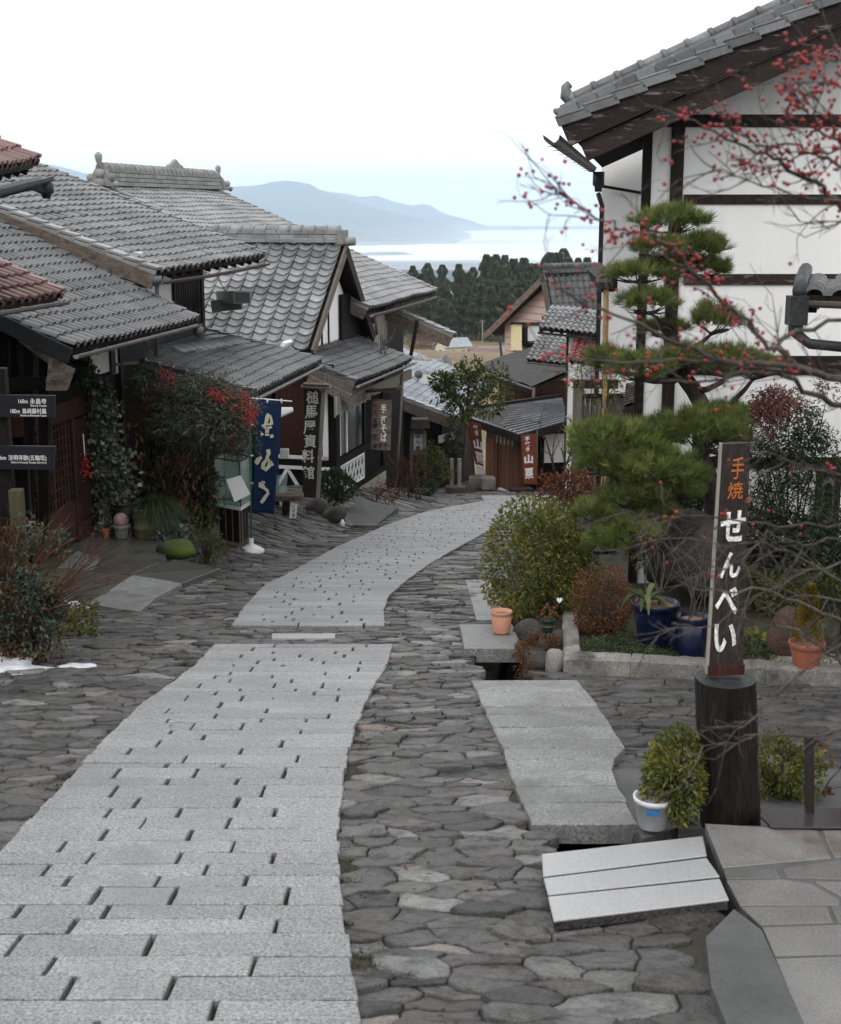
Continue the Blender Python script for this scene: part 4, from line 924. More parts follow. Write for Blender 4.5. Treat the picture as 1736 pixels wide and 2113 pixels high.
mb = MB(); q0 = wD0 + nD * 1.6; wall(mb, q0, wD0, zf + .1, -3.4, .1, 0); mb.build('shop_end_wall', 'inside_dark', hE)
mb = MB()   # frame: corner post and dark rails
panel(mb, wD0, wD1, -.01, .06, zf, -3.5, .08, .16); panel(mb, wD0, wD1, .55, .6, zf, -3.5, .06, .1); panel(mb, wD0, wD1, .97, 1.0, zf, -3.5, .06, .1)
panel(mb, wD0, wD1, 0, 1, zD(745, 925) - .1, zD(745, 925) + .08, .07, .1); panel(mb, wD0, wD1, 0, 1, zf, zf + .16, .07, .1)
panel(mb, q0, wD0, 0, 1, zD(745, 925) - .1, zD(745, 925) + .08, .05, .08); panel(mb, q0, wD0, 0, 1, zf, zf + .14, .05, .08); panel(mb, q0, wD0, .0, .07, zf, -3.5, .06, .1)
mb.build('shop_frame', 'wood_black', hE)
def lattice(mb, p, q, t0, t1, z0, z1, n, w=.05, out=.05):
    P0, P1 = V((p[0], p[1], 0)), V((q[0], q[1], 0)); d = P1 - P0; nn = V((d.y, -d.x, 0)).normalized(); W_ = d.length * (t1 - t0); h = z1 - z0
    for s_ in (1, -1):
        k = 0
        for i in range(-n, 2 * n + 1):
            x0 = i * W_ / n; x1 = x0 + s_ * h * (W_ / n) * .5 / (h / 3) if False else x0 + s_ * h * .62
            xa, za, xb, zb = x0, z0, x1, z1
            if (xa < 0 and xb < 0) or (xa > W_ and xb > W_): continue
            def cl(x, xa=xa, xb=xb): return z0 + (x - xa) / (xb - xa) * h
            lo, hi = min(xa, xb), max(xa, xb); l2, h2 = max(0, lo), min(W_, hi)
            if h2 - l2 < .02: continue
            a = P0 + d.normalized() * (d.length * t0 + l2) + nn * (out + .004 * s_) + Z * cl(l2); b = P0 + d.normalized() * (d.length * t0 + h2) + nn * (out + .004 * s_) + Z * cl(h2)
            mb.beam(a, b, .03, w, nn.cross((b - a).normalized()))
    for z in (z0, z1): mb.beam(P0 + d * t0 + nn * out + Z * z, P0 + d * t1 + nn * out + Z * z, .05, w)
    for t_ in (t0, t1): mb.beam(P0 + d * t_ + nn * out + Z * z0, P0 + d * t_ + nn * out + Z * z1, .05, w, nn)
zl = zD(745, 932)
mb = MB(); lattice(mb, wD0, wD1, .07, .54, zf + .18, zl - .04, 7, .04); lattice(mb, q0, wD0, .1, .95, zf + .18, zl - .04, 2, .075); mb.build('namako_lattice', 'white_paint', hE)
mb = MB(); panel(mb, wD0, wD1, .07, .09, zl + .2, -3.62, .06, .05); panel(mb, wD0, wD1, .2, .22, zl + .2, -3.62, .06, .05); panel(mb, q0, wD0, .85, .93, zl + .16, -3.62, .06, .04); panel(mb, q0, wD0, .1, .93, zl + .16, zl + .24, .06, .04); mb.build('white_trim', 'white_paint', hE)
mb = MB(); panel(mb, q0, wD0, .12, .84, zl + .26, -3.62, .05, .03, 0); panel(mb, wD0, wD1, .1, .54, zl + .2, -3.62, .03, .02, 1); mb.build('shop_window', ['wood_red', 'window_dark'], hE)
mb = MB(); mb.prism([wD0 + V((0, 0, zf)) - nD * .1 - dD * .1, wD1 + V((0, 0, zf)) - nD * .1, wD1 + V((0, 0, zf)) + nD * .4, wD0 + V((0, 0, zf)) + nD * .4], (0, 0, -1.2)); mb.build('plinth', 'plaster_beige', hE)
mb = MB()   # bracket beam end of the lean-to
mb.beam(RD.p(-.1, -.05, -.35), RD.p(-.1, 1.0, -.3), .12, .2, RD.n); mb.build('end_beam', 'wood_weathered', hE)
mb = MB(); p = onv(818, 900, wD1 + dD * .25, dD); mb.tube([at(831, 772, 33.6), at(825, 880, 33.4), at(816, 1003, 33.2)], [.04, .04, .04], 8); mb.build('prop_pole', 'wood_grey', hE)
# ---------------------------------------------------------------- F-G: the biggest roof, with ridge ornaments
hG = thing('great_roof_house', 'large house whose long pale tiled roof carries ornamented ridge, rising above the other roofs', 'house', (-4, 38, -7.2))
G0 = at(760, 636, 34.0); G1 = at(900, 599, 41.5); G1.z = G0.z; RG = Roof(G0, G1, 7.0, 23.0)
t = tiles(RG, 'roof', 'tile_pale', hG, .27, .27, .05, seed=9); deck(RG, t); verge(RG, t, 0, 'tile_pale', w=.3, course=.4); verge(RG, t, 1, 'tile_pale', w=.2)
mb = MB(); mb.obox(RG.p(-.06, 0, -.3), RG.e * .05, RG.r * RG.S, RG.n * .25); mb.build('barge_board', 'wood_weathered', t)
gutter(RG, t, 'gutter_brown', .07, .09, .16, sag=.02, spout=(.2, [at(775, 655, 34.0), at(778, 690, 34.2)]))
RGb = Roof(RG.R0 + RG.back * 2.5 - Z * 1.0, RG.R1 + RG.back * 2.5 - Z * 1.0, 2.5, 22, -RG.back); tiles(RGb, 'rear_roof', 'tile_pale', hG, .27, .27, .05, seed=10)
rg = ridge(RG, hG, .45, .42, 'ridge_stone', .05, .13, p0=RG.R0 + Z * .02, p1=RG.R1 + Z * .02, layers=4)
def oni(c, d, side, s, name='ridge_ornament'):
    mb = MB(); c = V(c)
    mb.prism([c - side * .42 * s, c + side * .42 * s, c + side * .3 * s + Z * .32 * s, c + side * .16 * s + Z * .55 * s, c - side * .16 * s + Z * .55 * s, c - side * .3 * s + Z * .32 * s], d * .14 * s)
    mb.tube([c + Z * .08 * s - d * .12 * s, c + Z * .08 * s + d * .1 * s], [.17 * s] * 2, 14); mb.tube([c + Z * .4 * s - d * .06 * s, c + Z * .4 * s + d * .1 * s], [.15 * s] * 2, 14)
    for q in (-1, 1):
        mb.lathe(c + side * q * .36 * s + Z * .27 * s - d * .03 * s, [(.02, 0), (.12 * s, .03), (.14 * s, .1 * s), (.08 * s, .16 * s)], 12, axis=d)
        mb.lathe(c + side * q * .5 * s + Z * .06 * s - d * .03 * s, [(.02, 0), (.1 * s, .03), (.11 * s, .1 * s), (.06 * s, .14 * s)], 12, axis=d)
    # bird-neck finial
    mb.tube([c + d * .1 * s + Z * .5 * s, c + Z * .68 * s - d * .02 * s, c + Z * .82 * s - d * .04 * s, c + Z * .96 * s - d * .05 * s, c + Z * 1.06 * s - d * .05 * s], [.13 * s, .07 * s, .11 * s, .13 * s, .04 * s], 12)
    return mb.build(name, 'ridge_stone', hG)
dg = RG.e; sg = RG.back
oni(RG.R0 - dg * .12, dg, sg, .8); oni(RG.R1 + dg * .3, dg * .5, sg, .72)
mb = MB(); c = RG.R0.lerp(RG.R1, .62) + Z * .5
mb.prism([c - dg * .55, c + dg * .55, c + dg * .5 + Z * .16, c + dg * .3 + Z * .2, c + Z * .34, c - dg * .3 + Z * .2, c - dg * .5 + Z * .16], sg * .12); mb.build('ridge_crest', 'ridge_stone', hG, bevel=.02)
wG0 = V((G0.x, G0.y, 0)) + RG.back * .55 + dg * .4; wG1 = V((G1.x, G1.y, 0)) + RG.back * .9 - dg * .5
mb = MB(); wall(mb, wG0, wG1, -8, -2.3, .12); wall(mb, wG0 + RG.back * 6, wG0, -8, -2.3, .12); mb.build('wall', 'wood_black', hG)
mb = MB(); panel(mb, wG0, wG1, .32, .62, at(820, 720, 37).z, at(820, 655, 37).z, .04, .03); mb.build('plaster_panel', 'plaster_beige', hG)
mb = MB()
for f in (.02, .1, .17, .24): mb = MB(); panel(mb, wG0, wG1, f, f + .015, -5, -2.5, .04, .04); mb.build('post', 'wood_dark', hG)
mb = MB(); mb.beam(at(861, 660, 37), at(846, 745, 37), .1, .14, (0, 1, 0)); mb.build('bracket_post', 'wood_dark', hG)
# lower roof of the same house seen end-on
Q0 = at(934, 692, 38.0); RQ = Roof(Q0, Q0 + dg * .55, 2.0, 21.5); t = tiles(RQ, 'lower_roof', 'tile_grey', hG, .25, .25, .05, seed=12); deck(RQ, t); verge(RQ, t, 0, 'tile_pale', w=.22, course=.3); barge(RQ, t, 0, .3, .08, 'wood_weathered', .04)
# ---------------------------------------------------------------- H: house further down, bright tiles
hH = thing('lower_house', 'lower house down the lane with pale blue grey tiles, below the great ornamented roof', 'house', (-2, 48, -11))
H0_ = at(955, 868, 45.0); RH = Roof(H0_, H0_ + hdir(10) * 10, 6.0, 19.0); t = tiles(RH, 'roof', 'tile_blue', hH, .27, .27, .05, seed=13); deck(RH, t); verge(RH, t, 0, 'tile_blue', w=.25, course=.35); barge(RH, t, 0, .34, .08, 'wood_weathered', .04)
c0, c1 = at(838, 742, 52), at(915, 750, 57); mb = MB(); d = (c1 - c0); n = 9
mb.obox(c0 - Z * .5, d, V((.3, -.1, 0)), Z * .5, 1); mb.tube([c0, c1], .16, 10)
for i in range(n): mb.tube([c0 + d * (i / n), c0 + d * (i / n + .025)], .19, 10)
mb.prism([c1 + V((-.3, -.2, -.45)), c1 + V((.5, -.2, -.45)), c1 + V((.3, -.2, .2)), c1 + V((.1, -.2, .45)), c1 + V((-.1, -.2, .2))], (0, .3, 0))
c0, c1 = at(864, 772, 49), at(952, 778, 54); d = c1 - c0; mb.obox(c0 - Z * .35, d, V((.3, -.1, 0)), Z * .35, 1); mb.tube([c0, c1], .14, 10)
for i in range(n): mb.tube([c0 + d * (i / n), c0 + d * (i / n + .025)], .17, 10)
mb.build('ridge', ['tile_pale', 'plaster_old'], hH)
mb = MB(); mb.prism([at(905, 770, 55.5), at(946, 776, 55.5), at(926, 752, 55.5)], (0, .3, 0)); mb.build('small_gable', 'wood_weathered', hH)
mb = MB(); q = V((H0_.x, H0_.y, 0)); b = RH.back; wall(mb, q + b * 5.5 + RH.e * .6, q + b * .8 + RH.e * .6, -12.5, H0_.z + .2, .1); wall(mb, q + b * .8 + RH.e * .6, q + b * .8 + RH.e * 9, -12.5, H0_.z + .1, .1); mb.build('wall', 'wood_black', hH)
mb = MB(); mb.prism([at(905, 900, 45.3), at(940, 890, 45.3), at(940, 908, 45.3), at(905, 915, 45.3)], (0, .1, 0)); mb.build('window', 'curtain_pale', hH)
# ================================================================== buildings along the right
# ---------------------------------------------------------------- the white plastered storehouse
hM = thing('white_storehouse', 'tall white plastered storehouse with dark timber bands behind the pine', 'building', (5, 19, -4.75))
M0 = at(1158, 257, 16.2); M1 = at(1232, 343, 28.6); M1.z = M0.z; RM = Roof(M0, M1, 6.0, 23.8, (1, 0, 0))
t = tiles(RM, 'roof', 'tile_grey', hM, .3, .3, .06, seed=21); deck(RM, t, .05, 'wood_black', over=1.0)
mb = MB(); g = random.Random(4); n = round(RM.S / .34); ch = RM.S / n
for i in range(n):      # edge tiles that lap over the barge
    o = RM.p(-.12, i * ch - .03, .075); d = RM.p(-.12, (i + 1) * ch + .02, .03) - o
    mb.obox(o, RM.e * .26, d, RM.n * .03, 0, g.random()); mb.obox(o - RM.n * .095, RM.e * .03, d, RM.n * .095, 0, g.random())
mb.build('verge_tile', 'tile_grey', t, bevel=.008)
mb = MB(); n = round(RM.S / .24)
for i in range(n):      # raised courses behind the edge
    a = RM.S * i / n; h = .15
    mb.obox(RM.p(.16, a, .05), RM.e * .34, RM.r * (RM.S / n + .03), RM.n * h + RM.r * 0, 0, g.random()); mb.tube([RM.p(.16, a, h + .03), RM.p(.5, a, h + .03)], .035, 8, 0, g.random())
n = round(RM.S / .3)
for i in range(n): mb.tube([RM.p(.62, RM.S * i / n + .2, .27), RM.p(.62, RM.S * (i + 1) / n + .2, .27)], [.07, .075], 10, 0, g.random()); mb.tube([RM.p(.62, RM.S * i / n + .18, .27), RM.p(.62, RM.S * i / n + .24, .27)], .09, 10, 0, g.random())
mb.obox(RM.p(.52, .05, .05), RM.e * .2, RM.r * RM.S, RM.n * .2, 0, .5)
mb.tube([RM.p(.62, .22, .2), RM.p(.62, .17, .34), RM.p(.62, .2, .42), RM.p(.62, .26, .44)], [.08, .085, .06, .05], 8)
mb.build('edge_course', 'tile_grey', t, bevel=.006)
mb = MB(); mb.obox(RM.p(-.08, .0, -.27), RM.e * .06, RM.r * RM.S, RM.n * .25); mb.obox(RM.p(-.02, .12, -.5), RM.e * .06, RM.r * RM.S, RM.n * .22); mb.build('barge_board', 'wood_worn', t, bevel=.006)
gutter(RM, t, 'gutter_brown', .1, .1, .12, a0=-.1)
mb = MB(); p = at(1236, 352, 28.5); mb.lathe(p - Z * .42, [(.07, 0), (.08, .1), (.12, .14), (.12, .4)], 10); mb.tube([p - Z * .45, p - Z * .7 + V((.1, .1, 0)), V((p.x + .1, p.y + .2, -6))], .05, 8); mb.build('downpipe', 'copper_dark', hM)
FY = 17.0; fx = lambda px, py=600: at(px, py, FY).x; fz = lambda py, px=1500: at(px, py, FY).z
mb = MB()
x0 = fx(1336, 300)
top = lambda x: M0.z + (x - M0.x) * math.tan(math.radians(23.8)) - .1
mb.prism([V((x0, FY, -5.2)), V((7.4, FY, -5.2)), V((7.4, FY, top(7.4))), V((x0, FY, top(x0)))], (0, .16, 0))
d = RM.e; wall(mb, V((x0, FY, 0)) + d * 11.3 + V((.1, 0, 0)), (x0 + .1, FY + .16), -5.5, top(x0), .14)
b0, b1 = at(1236, 600, 29.0), at(1345, 600, 29.0); wall(mb, (b0.x, 29), (b1.x + 4, 29), -8, at(1236, 300, 29).z, .14)
mb.build('wall', 'plaster', hM)
def bm(mb, xa, xb, ya, yb, out=.03, mat=0): mb.obox(V((xa, FY - out, yb)), V((xb - xa, 0, 0)), V((0, out + .02, 0)), V((0, 0, ya - yb)), mat)
for nm_, xa, xb, ya, yb, m_ in (('band', fx(1345, 250), 7.4, fz(236), fz(262), 'wood_dark'), ('band', fx(1411, 410), 7.4, fz(401), fz(421), 'wood_dark'), ('band', fx(1411, 570), 7.4, fz(565), fz(587), 'wood_worn'), ('band', fx(1411, 750), 7.4, fz(734), fz(773), 'wood_worn'), ('band', fx(1411, 950), 7.4, fz(943), fz(965), 'wood_dark')):
    mb = MB(); bm(mb, xa, xb, ya, yb); mb.build(nm_, m_, hM, bevel=.005)
for a, b in ((1327, 1346), (1386, 1412)):
    mb = MB(); bm(mb, fx(a, 300), fx(b, 300), top(fx(a, 300)) - .05, -5.2, .045); mb.build('post', 'wood_dark', hM, bevel=.005)
mb = MB(); q = [at(1236, 380, 28.9), at(1330, 396, 28.9), at(1330, 402, 28.9), at(1236, 386, 28.9)]; mb.prism(q, (0, -.1, 0)); mb.build('rear_trim', 'wood_dark', hM)
w_ = MB(); xa, xb = fx(1688, 1000), fx(1724, 1000); bm(w_, xa - .03, xb + .06, fz(960), fz(1095), .06, 0)
k = 12; arc = [V(((xa + xb) / 2 + (xb - xa) * .36 * math.cos(math.pi * i / k), FY - .08, fz(1000) + (xb - xa) * .5 * math.sin(math.pi * i / k))) for i in range(k + 1)]
w_.prism(arc + [V((arc[-1].x, FY - .08, fz(1080))), V((arc[0].x, FY - .08, fz(1080)))], (0, .02, 0), 1); w_.prism([(p - V(((xa + xb) / 2, 0, fz(1040)))) * .78 + V(((xa + xb) / 2, 0, fz(1040))) + V((0, -.02 - .22 * (FY - .08), 0)) + V((0, .22 * (FY - .08) - .0, 0)) * 1 - V((0, (1 - .78) * 0, 0)) if False else V((((p.x - (xa + xb) / 2) * .72 + (xa + xb) / 2), FY - .1, (p.z - fz(1040)) * .8 + fz(1040))) for p in arc + [V((arc[-1].x, 0, fz(1080))), V((arc[0].x, 0, fz(1080)))]], (0, .02, 0), 2)
w_.build('arched_window', ['wood_dark', 'wood_grey', 'inside_dark'], hM)
mb = MB(); bm(mb, fx(1345, 1100), 7.4, fz(1120), -5.2, .06); mb.build('dark_footing', 'wood_black', hM)
# ---------------------------------------------------------------- corner of a low roof at the right edge
hN = thing('porch_house', 'low grey tiled roof corner with dark gutter box at the right edge, before the storehouse', 'house', (4.2, 10, -3.5))
N0 = at(1664, 603, 10.5); N1 = N0 + V((1.9, -1.05, -.02)); RN = Roof(N0, N1, 1.0, 3.0, (.32, 1, 0)); t = tiles(RN, 'roof', 'tile_pale', hN, .24, .2, .045, seed=31); deck(RN, t, .05)
gutter(RN, t, 'gutter_metal', .05, .06, .06)
mb = MB(); mb.tube([RN.p(-.05, -.05, .0), RN.p(-.05, .3, .06), RN.p(-.05, 1.0, .08)], .055, 8); a = RN.p(-.06, -.08, -.02); mb.box(a - Z * .22, .14, .14, .22); mb.box(a - Z * .3, .09, .09, .1); mb.tube([a - Z * .28, a - Z * .36 + V((.1, -.05, 0)), V((a.x + .9, a.y - .3, a.z - .42))], .04, 8); mb.build('corner_gutter', 'copper_dark', t)
mb = MB(); wall(mb, (3.9, 10.9), (6.5, 9.5), -4.2, N0.z + .1); wall(mb, (4.2, 13), (3.9, 10.9), -4.2, N0.z + .15); mb.build('wall', 'wood_dark', hN)
# ---------------------------------------------------------------- chestnut shop at the bend
zS = -8.78
hK = thing('chestnut_shop', 'small brown plank shop with shiny metal roof at the bend, between red banners', 'shop', (2.5, 42, zS))
L_, N_, R_, B2, B1 = at(951, 855, 43.6), at(1072, 896, 40.6), at(1171, 868, 41.6), at(1160, 819, 46.5), at(962, 846, 46.0)
mb = MB(); mb.add([L_, N_, R_, B2, B1], [(0, 1, 2, 3, 4)], 0)
for i in range(15):
    f = i / 14; a = L_.lerp(N_, f); b = B1.lerp(B2, .02 + .1 * f) if False else a + (R_ - N_) * 1.0
    if i > 0: mb.beam(B1.lerp(N_, f) + Z * .01, B2.lerp(R_, f) + Z * .01, .035, .05)
mb.build('roof', 'metal_roof', hK)
mb = MB()
for a, b in ((L_, N_), (N_, R_), (B1, L_)): mb.beam(a - Z * .13, b - Z * .13, .06, .24)
mb.add([p - Z * .08 for p in (L_, N_, R_, B2, B1)], [(4, 3, 2, 1, 0)], 0)
mb.beam(B1 + Z * .03, B2 + Z * .05, .16, .12)
mb.build('fascia', 'wood_dark', hK)
fl, fr = at(1003, 1000, 43.0), at(1080, 1020, 41.5); fl.z = fr.z = zS; dK = (fr - fl); nK = V((-dK.y, dK.x, 0)).normalized()
f2 = at(1184, 1010, 41.8); f2.z = zS
mb = MB(); wall(mb, fl, fr, zS, -6.95, .12, 0); wall(mb, fr, f2, zS, -6.9, .12, 1); wall(mb, fl + nK * 3.5, fl, zS, -6.8, .12, 0); wall(mb, f2, f2 + V((.5, 4, 0)), zS, -6.8, .12, 1); mb.build('wall', ['wood_brown', 'wood_black'], hK)
mb = MB()
for i in range(9): panel(mb, fl, fr, i / 9 + .003, (i + 1) / 9 - .003, zS + .03, -7.15, .03 if i < 3 else .06, .03, 0)
panel(mb, fl, fr, .32, .35, zS, -7.1, .08, .04); mb.build('plank_door', 'wood_brown', hK)
mb = MB(); panel(mb, fr, f2, .36, .98, at(1150, 955, 41.6).z, at(1150, 896, 41.6).z, .03, .03); mb.build('plaster_panel', 'plaster_old', hK)
for f in (.0, .3, .36, .97): mb = MB(); panel(mb, fr, f2, f, f + .03, zS, -6.95, .05, .05); mb.build('post', 'wood_dark', hK)
mb = MB(); p0, p1 = at(1022, 887, 42.0), at(1062, 893, 41.3)
for i in range(10): a = p0.lerp(p1, i / 10); b = p0.lerp(p1, (i + .9) / 10); w = .03 * (-1) ** i; mb.obox(a + V((w, 0, -.36 - .03 * (i % 3))), b - a, V((0, .02, 0)), Z * (.36 + .03 * (i % 3)))
mb.beam(p0, p1, .04, .04); mb.build('noren', 'cloth_grey', hK)
mb = MB(); mb.prism([at(1027, 1007, 41.8), at(1055, 1020, 41.2), at(1062, 1018, 41.3), at(1034, 1006, 41.9)], (0, 0, -.2)); mb.build('door_sill', 'plaster_old', hK)
mb = MB(); mb.obox(at(1089, 925, 41.1), V((.12, 0, 0)), V((0, .1, 0)), Z * .01); mb.box(at(1090, 940, 41.0), .12, .1, .3); o = mb.build('post_box', 'red_paint'); tag(o, 'small red box on the plank wall of the chestnut shop', 'box') if False else bpy.data.objects.remove(o)
# ---------------------------------------------------------------- dark felt roof behind the shop
hJ = thing('felt_roof_house', 'brown plank house with dark sagging felt roof just behind the metal roofed shop', 'house', (6, 50, -10))
a, b, c, d = at(1001, 764, 51), at(1098, 797, 47), at(1200, 752, 47.5), at(1180, 690, 57); e = at(1000, 746, 57)
mb = MB(); n = 10; P_ = [[(a.lerp(e, j / n)).lerp((b.lerp(c, 0)).lerp(d, j / n), i / n) for i in range(n + 1)] for j in range(n + 1)]
vs = [p + Z * (.05 * math.sin(i * 1.7 + j) * .5) for j, r in enumerate(P_) for i, p in enumerate(r)]; mb.add(vs, [(j * (n + 1) + i, j * (n + 1) + i + 1, (j + 1) * (n + 1) + i + 1, (j + 1) * (n + 1) + i) for j in range(n) for i in range(n)], 0, None, True)
mb.add([b, c, d], [(0, 1, 2)], 0); mb.prism([a - Z * .1, b - Z * .1, c - Z * .1, d - Z * .1, e - Z * .1], (0, 0, -.12), 1)
mb.build('roof', ['asphalt_roof', 'wood_dark'], hJ)
mb = MB(); mb.tube([a - Z * .08, b - Z * .1], .05, 6, 0)
mb.build('gutter', 'gutter_metal', hJ)
mb = MB(); p, q, r = at(1030, 850, 50.5), at(1098, 850, 47.8), at(1178, 850, 48.5); wall(mb, p, q, -11, -6.2, .1); wall(mb, q, r, -11, -6.0, .1)
for i in range(14): panel(mb, p, q, i / 14, i / 14 + .008, -11, -6.4, .02, .03); panel(mb, q, r, i / 14, i / 14 + .008, -11, -6.4, .02, .03)
mb.build('wall', 'wood_red', hJ)
mb = MB(); mb.beam(at(1040, 815, 50.0), at(1040, 862, 50.0), .1, .18, (0, 1, 0)); mb.build('door_frame', 'bamboo', hJ)
mb = MB(); mb.tube([at(1102, 800, 46.8), at(1099, 862, 46.8)], .05, 6); mb.build('downpipe', 'wood_grey', hJ)
# ---------------------------------------------------------------- pink sided house with the gable
S_ = at(1152, 712, 58); U_ = at(1003, 692, 62.4); gd = V((U_.x - S_.x, U_.y - S_.y, 0)).normalized(); U_.z = S_.z + .1; T_ = onv(1126, 566, S_, gd); inn = V((-gd.y, gd.x, 0)); inn = inn if inn.x > 0 else -inn
hI = thing('pink_gable_house', 'modern house with pale pink siding, wide gable and dark grey tiled roof', 'house', (6.5, 62, -12))
ang = math.degrees(math.atan2(T_.z - S_.z, (V((T_.x - S_.x, T_.y - S_.y, 0))).length))
RI = Roof(S_, S_ + inn * 9, V((T_.x - S_.x, T_.y - S_.y, 0)).length, ang, gd); t = tiles(RI, 'front_roof', 'tile_dark', hI, .3, .32, .06, 'wave', 8, .04, seed=41); deck(RI, t, .1, rafters=False)
mb = MB(); mb.obox(RI.p(-.12, -.05, -.25), RI.e * .1, RI.r * (RI.S + .1), RI.n * .28); mb.build('barge_board', 'wood_grey', t)
a2 = math.degrees(math.atan2(T_.z - U_.z, V((T_.x - U_.x, T_.y - U_.y, 0)).length)); RI2 = Roof(U_, U_ + inn * 9, V((T_.x - U_.x, T_.y - U_.y, 0)).length, a2, -gd); t2 = tiles(RI2, 'rear_roof', 'tile_dark', hI, .3, .32, .06, 'wave', 8, .04, seed=42); deck(RI2, t2, .1, rafters=False)
mb = MB(); mb.obox(RI2.p(-.12, -.1, -.27), RI2.e * .1, RI2.r * (RI2.S + .1), RI2.n * .28); mb.build('barge_board', 'wood_weathered', t2)
ridge(RI, hI, .3, .3, 'tile_dark', .05, .12, p0=T_ + Z * .05, p1=T_ + inn * 9 + Z * .05)
gp = [V((S_.x, S_.y, 0)) + gd * .2 + inn * .4]; q1 = V((U_.x, U_.y, 0)) - gd * .9 + inn * .4; pT = V((T_.x, T_.y, 0)) + inn * .4
mb = MB(); mb.prism([V((gp[0].x, gp[0].y, -13)), V((q1.x, q1.y, -13)), V((q1.x, q1.y, U_.z + .55)), V((pT.x, pT.y, T_.z - .3)), V((gp[0].x, gp[0].y, S_.z))], inn * .15)
wall(mb, gp[0] + inn * 8, gp[0], -13, S_.z, .12) if False else mb.obox(V((gp[0].x, gp[0].y, -13)), inn * 8, gd * .15, Z * (S_.z + 13)); mb.build('wall', 'siding_pink', hI)
mb = MB()
for i in range(26):
    z = -10.5 + i * .3
    p0 = onv(1035, 700, gp[0], gd); 
    A_ = V((gp[0].x, gp[0].y, z)) + gd * .05 - inn * .01; lenG = (q1 - gp[0]).length
    # siding boards end under the roof slope
    hi_f = 1.0 if z < U_.z + .5 else max(.05, 1 - (z - U_.z - .5) / (T_.z - U_.z - .8) * (1 - (pT - gp[0]).length / lenG)); lo_f = 0 if z < S_.z else min(.98, (z - S_.z) / (T_.z - .3 - S_.z) * (pT - gp[0]).length / lenG)
    if hi_f - lo_f > .06: mb.obox(A_ + gd * (lenG * lo_f), gd * (lenG * (hi_f - lo_f) - .1), -inn * .012, Z * .012)
mb.build('siding_joint', 'wood_grey', hI)
def onG(px, py): return onv(px, py, gp[0], gd)
def gwin(name, x0, x1, y0, y1, mat, out=.05):
    mb = MB(); q = [onG(x0, y1), onG(x1, y1 + (x1 - x0) * .03), onG(x1, y0), onG(x0, y0)]; mb.prism([p - inn * .02 for p in q], -inn * out); return mb.build(name, mat, hI)
gwin('window', 1084, 1123, 668, 712, 'window_dark'); gwin('window', 1121, 1146, 652, 676, 'window_dark')
o = gwin('shutter', 1060, 1085, 668, 722, 'shutter_cream', .12)
gwin('curtain', 1093, 1118, 672, 706, 'curtain_pale', .08)
mb = MB()
for x in (1084, 1091, 1120): mb.beam(onG(x, 668) - inn * .1, onG(x, 714) - inn * .1, .1, .1, inn)
mb.beam(onG(1060, 667) - inn * .1, onG(1124, 667) - inn * .1, .1, .1); mb.beam(onG(1084, 713) - inn * .1, onG(1122, 714) - inn * .1, .1, .1)
for i in range(9): x = 1086 + i * 3.4; mb.beam(onG(x, 705) - inn * .2, onG(x, 722) - inn * .2, .03, .03, inn)
mb.beam(onG(1084, 704) - inn * .2, onG(1118, 704) - inn * .2, .04, .04); mb.build('window_frame', 'wood_black', hI)
mb = MB(); mb.tube([at(1014, 690, 61.8), at(1032, 705, 61.2), at(1036, 740, 61.0), at(1036, 800, 61.0)], .06, 6); mb.build('downpipe', 'copper_dark', hI)
# ---------------------------------------------------------------- white house with small tiled roofs and red awning roof
hL = thing('white_house', 'white walled house with a red tiled awning roof below a small grey hipped roof', 'house', (5.3, 40, -9))
E0 = at(1112, 677, 41); E1 = at(1265, 697, 38.5); E1.z = E0.z; RL = Roof(E0, E1, 1.5, 20, (.35, 1, 0)); t = tiles(RL, 'roof', 'tile_grey', hL, .25, .25, .05, seed=51); deck(RL, t); gutter(RL, t, 'copper_dark', .06, .07, .1)
p, q = at(1171, 760, 40.6), at(1300, 760, 38.6); mb = MB(); wall(mb, p, q, -10, E0.z + .1, .12); wall(mb, p + V((.9, 3.5, 0)), p, -10, E0.z + .1, .12); mb.build('wall', 'plaster', hL)
mb = MB(); wall(mb, p + V((-.05, -.02, 0)), p + V((.12, -.04, 0)), -10, E0.z, .14); mb.build('post', 'wood_dark', hL)
mb = MB(); f = lambda px: (at(px, 740, 40).x - p.x) / (q.x - p.x); panel(mb, p, q, f(1191), f(1243), at(1210, 728, 40).z, at(1210, 692, 40).z, .03, .03, 0); panel(mb, p, q, f(1189), f(1192), at(1210, 730, 40).z, at(1210, 690, 40).z, .06, .05, 1); panel(mb, p, q, f(1216), f(1218), at(1210, 730, 40).z, at(1210, 690, 40).z, .06, .05, 1); mb.build('window', ['window_dark', 'wood_grey'], hL)
E0 = at(1174, 744, 39.0); E1 = at(1300, 760, 37.2); E1.z = E0.z; RL2 = Roof(E0, E1, 1.5, 26, (.3, 1, 0)); t = tiles(RL2, 'awning_roof', 'tile_crimson', hL, .25, .25, .05, seed=52); deck(RL2, t); verge(RL2, t, 0, 'tile_crimson', w=.2)
E0 = at(1087, 741, 44); E1 = at(1196, 766, 42.4); E1.z = E0.z; RL3 = Roof(E0, E1, 1.9, 21, (.35, 1, 0)); t = tiles(RL3, 'side_roof', 'tile_grey', hL, .25, .25, .05, seed=53); deck(RL3, t); gutter(RL3, t, 'gutter_metal', .05, .06, .08)
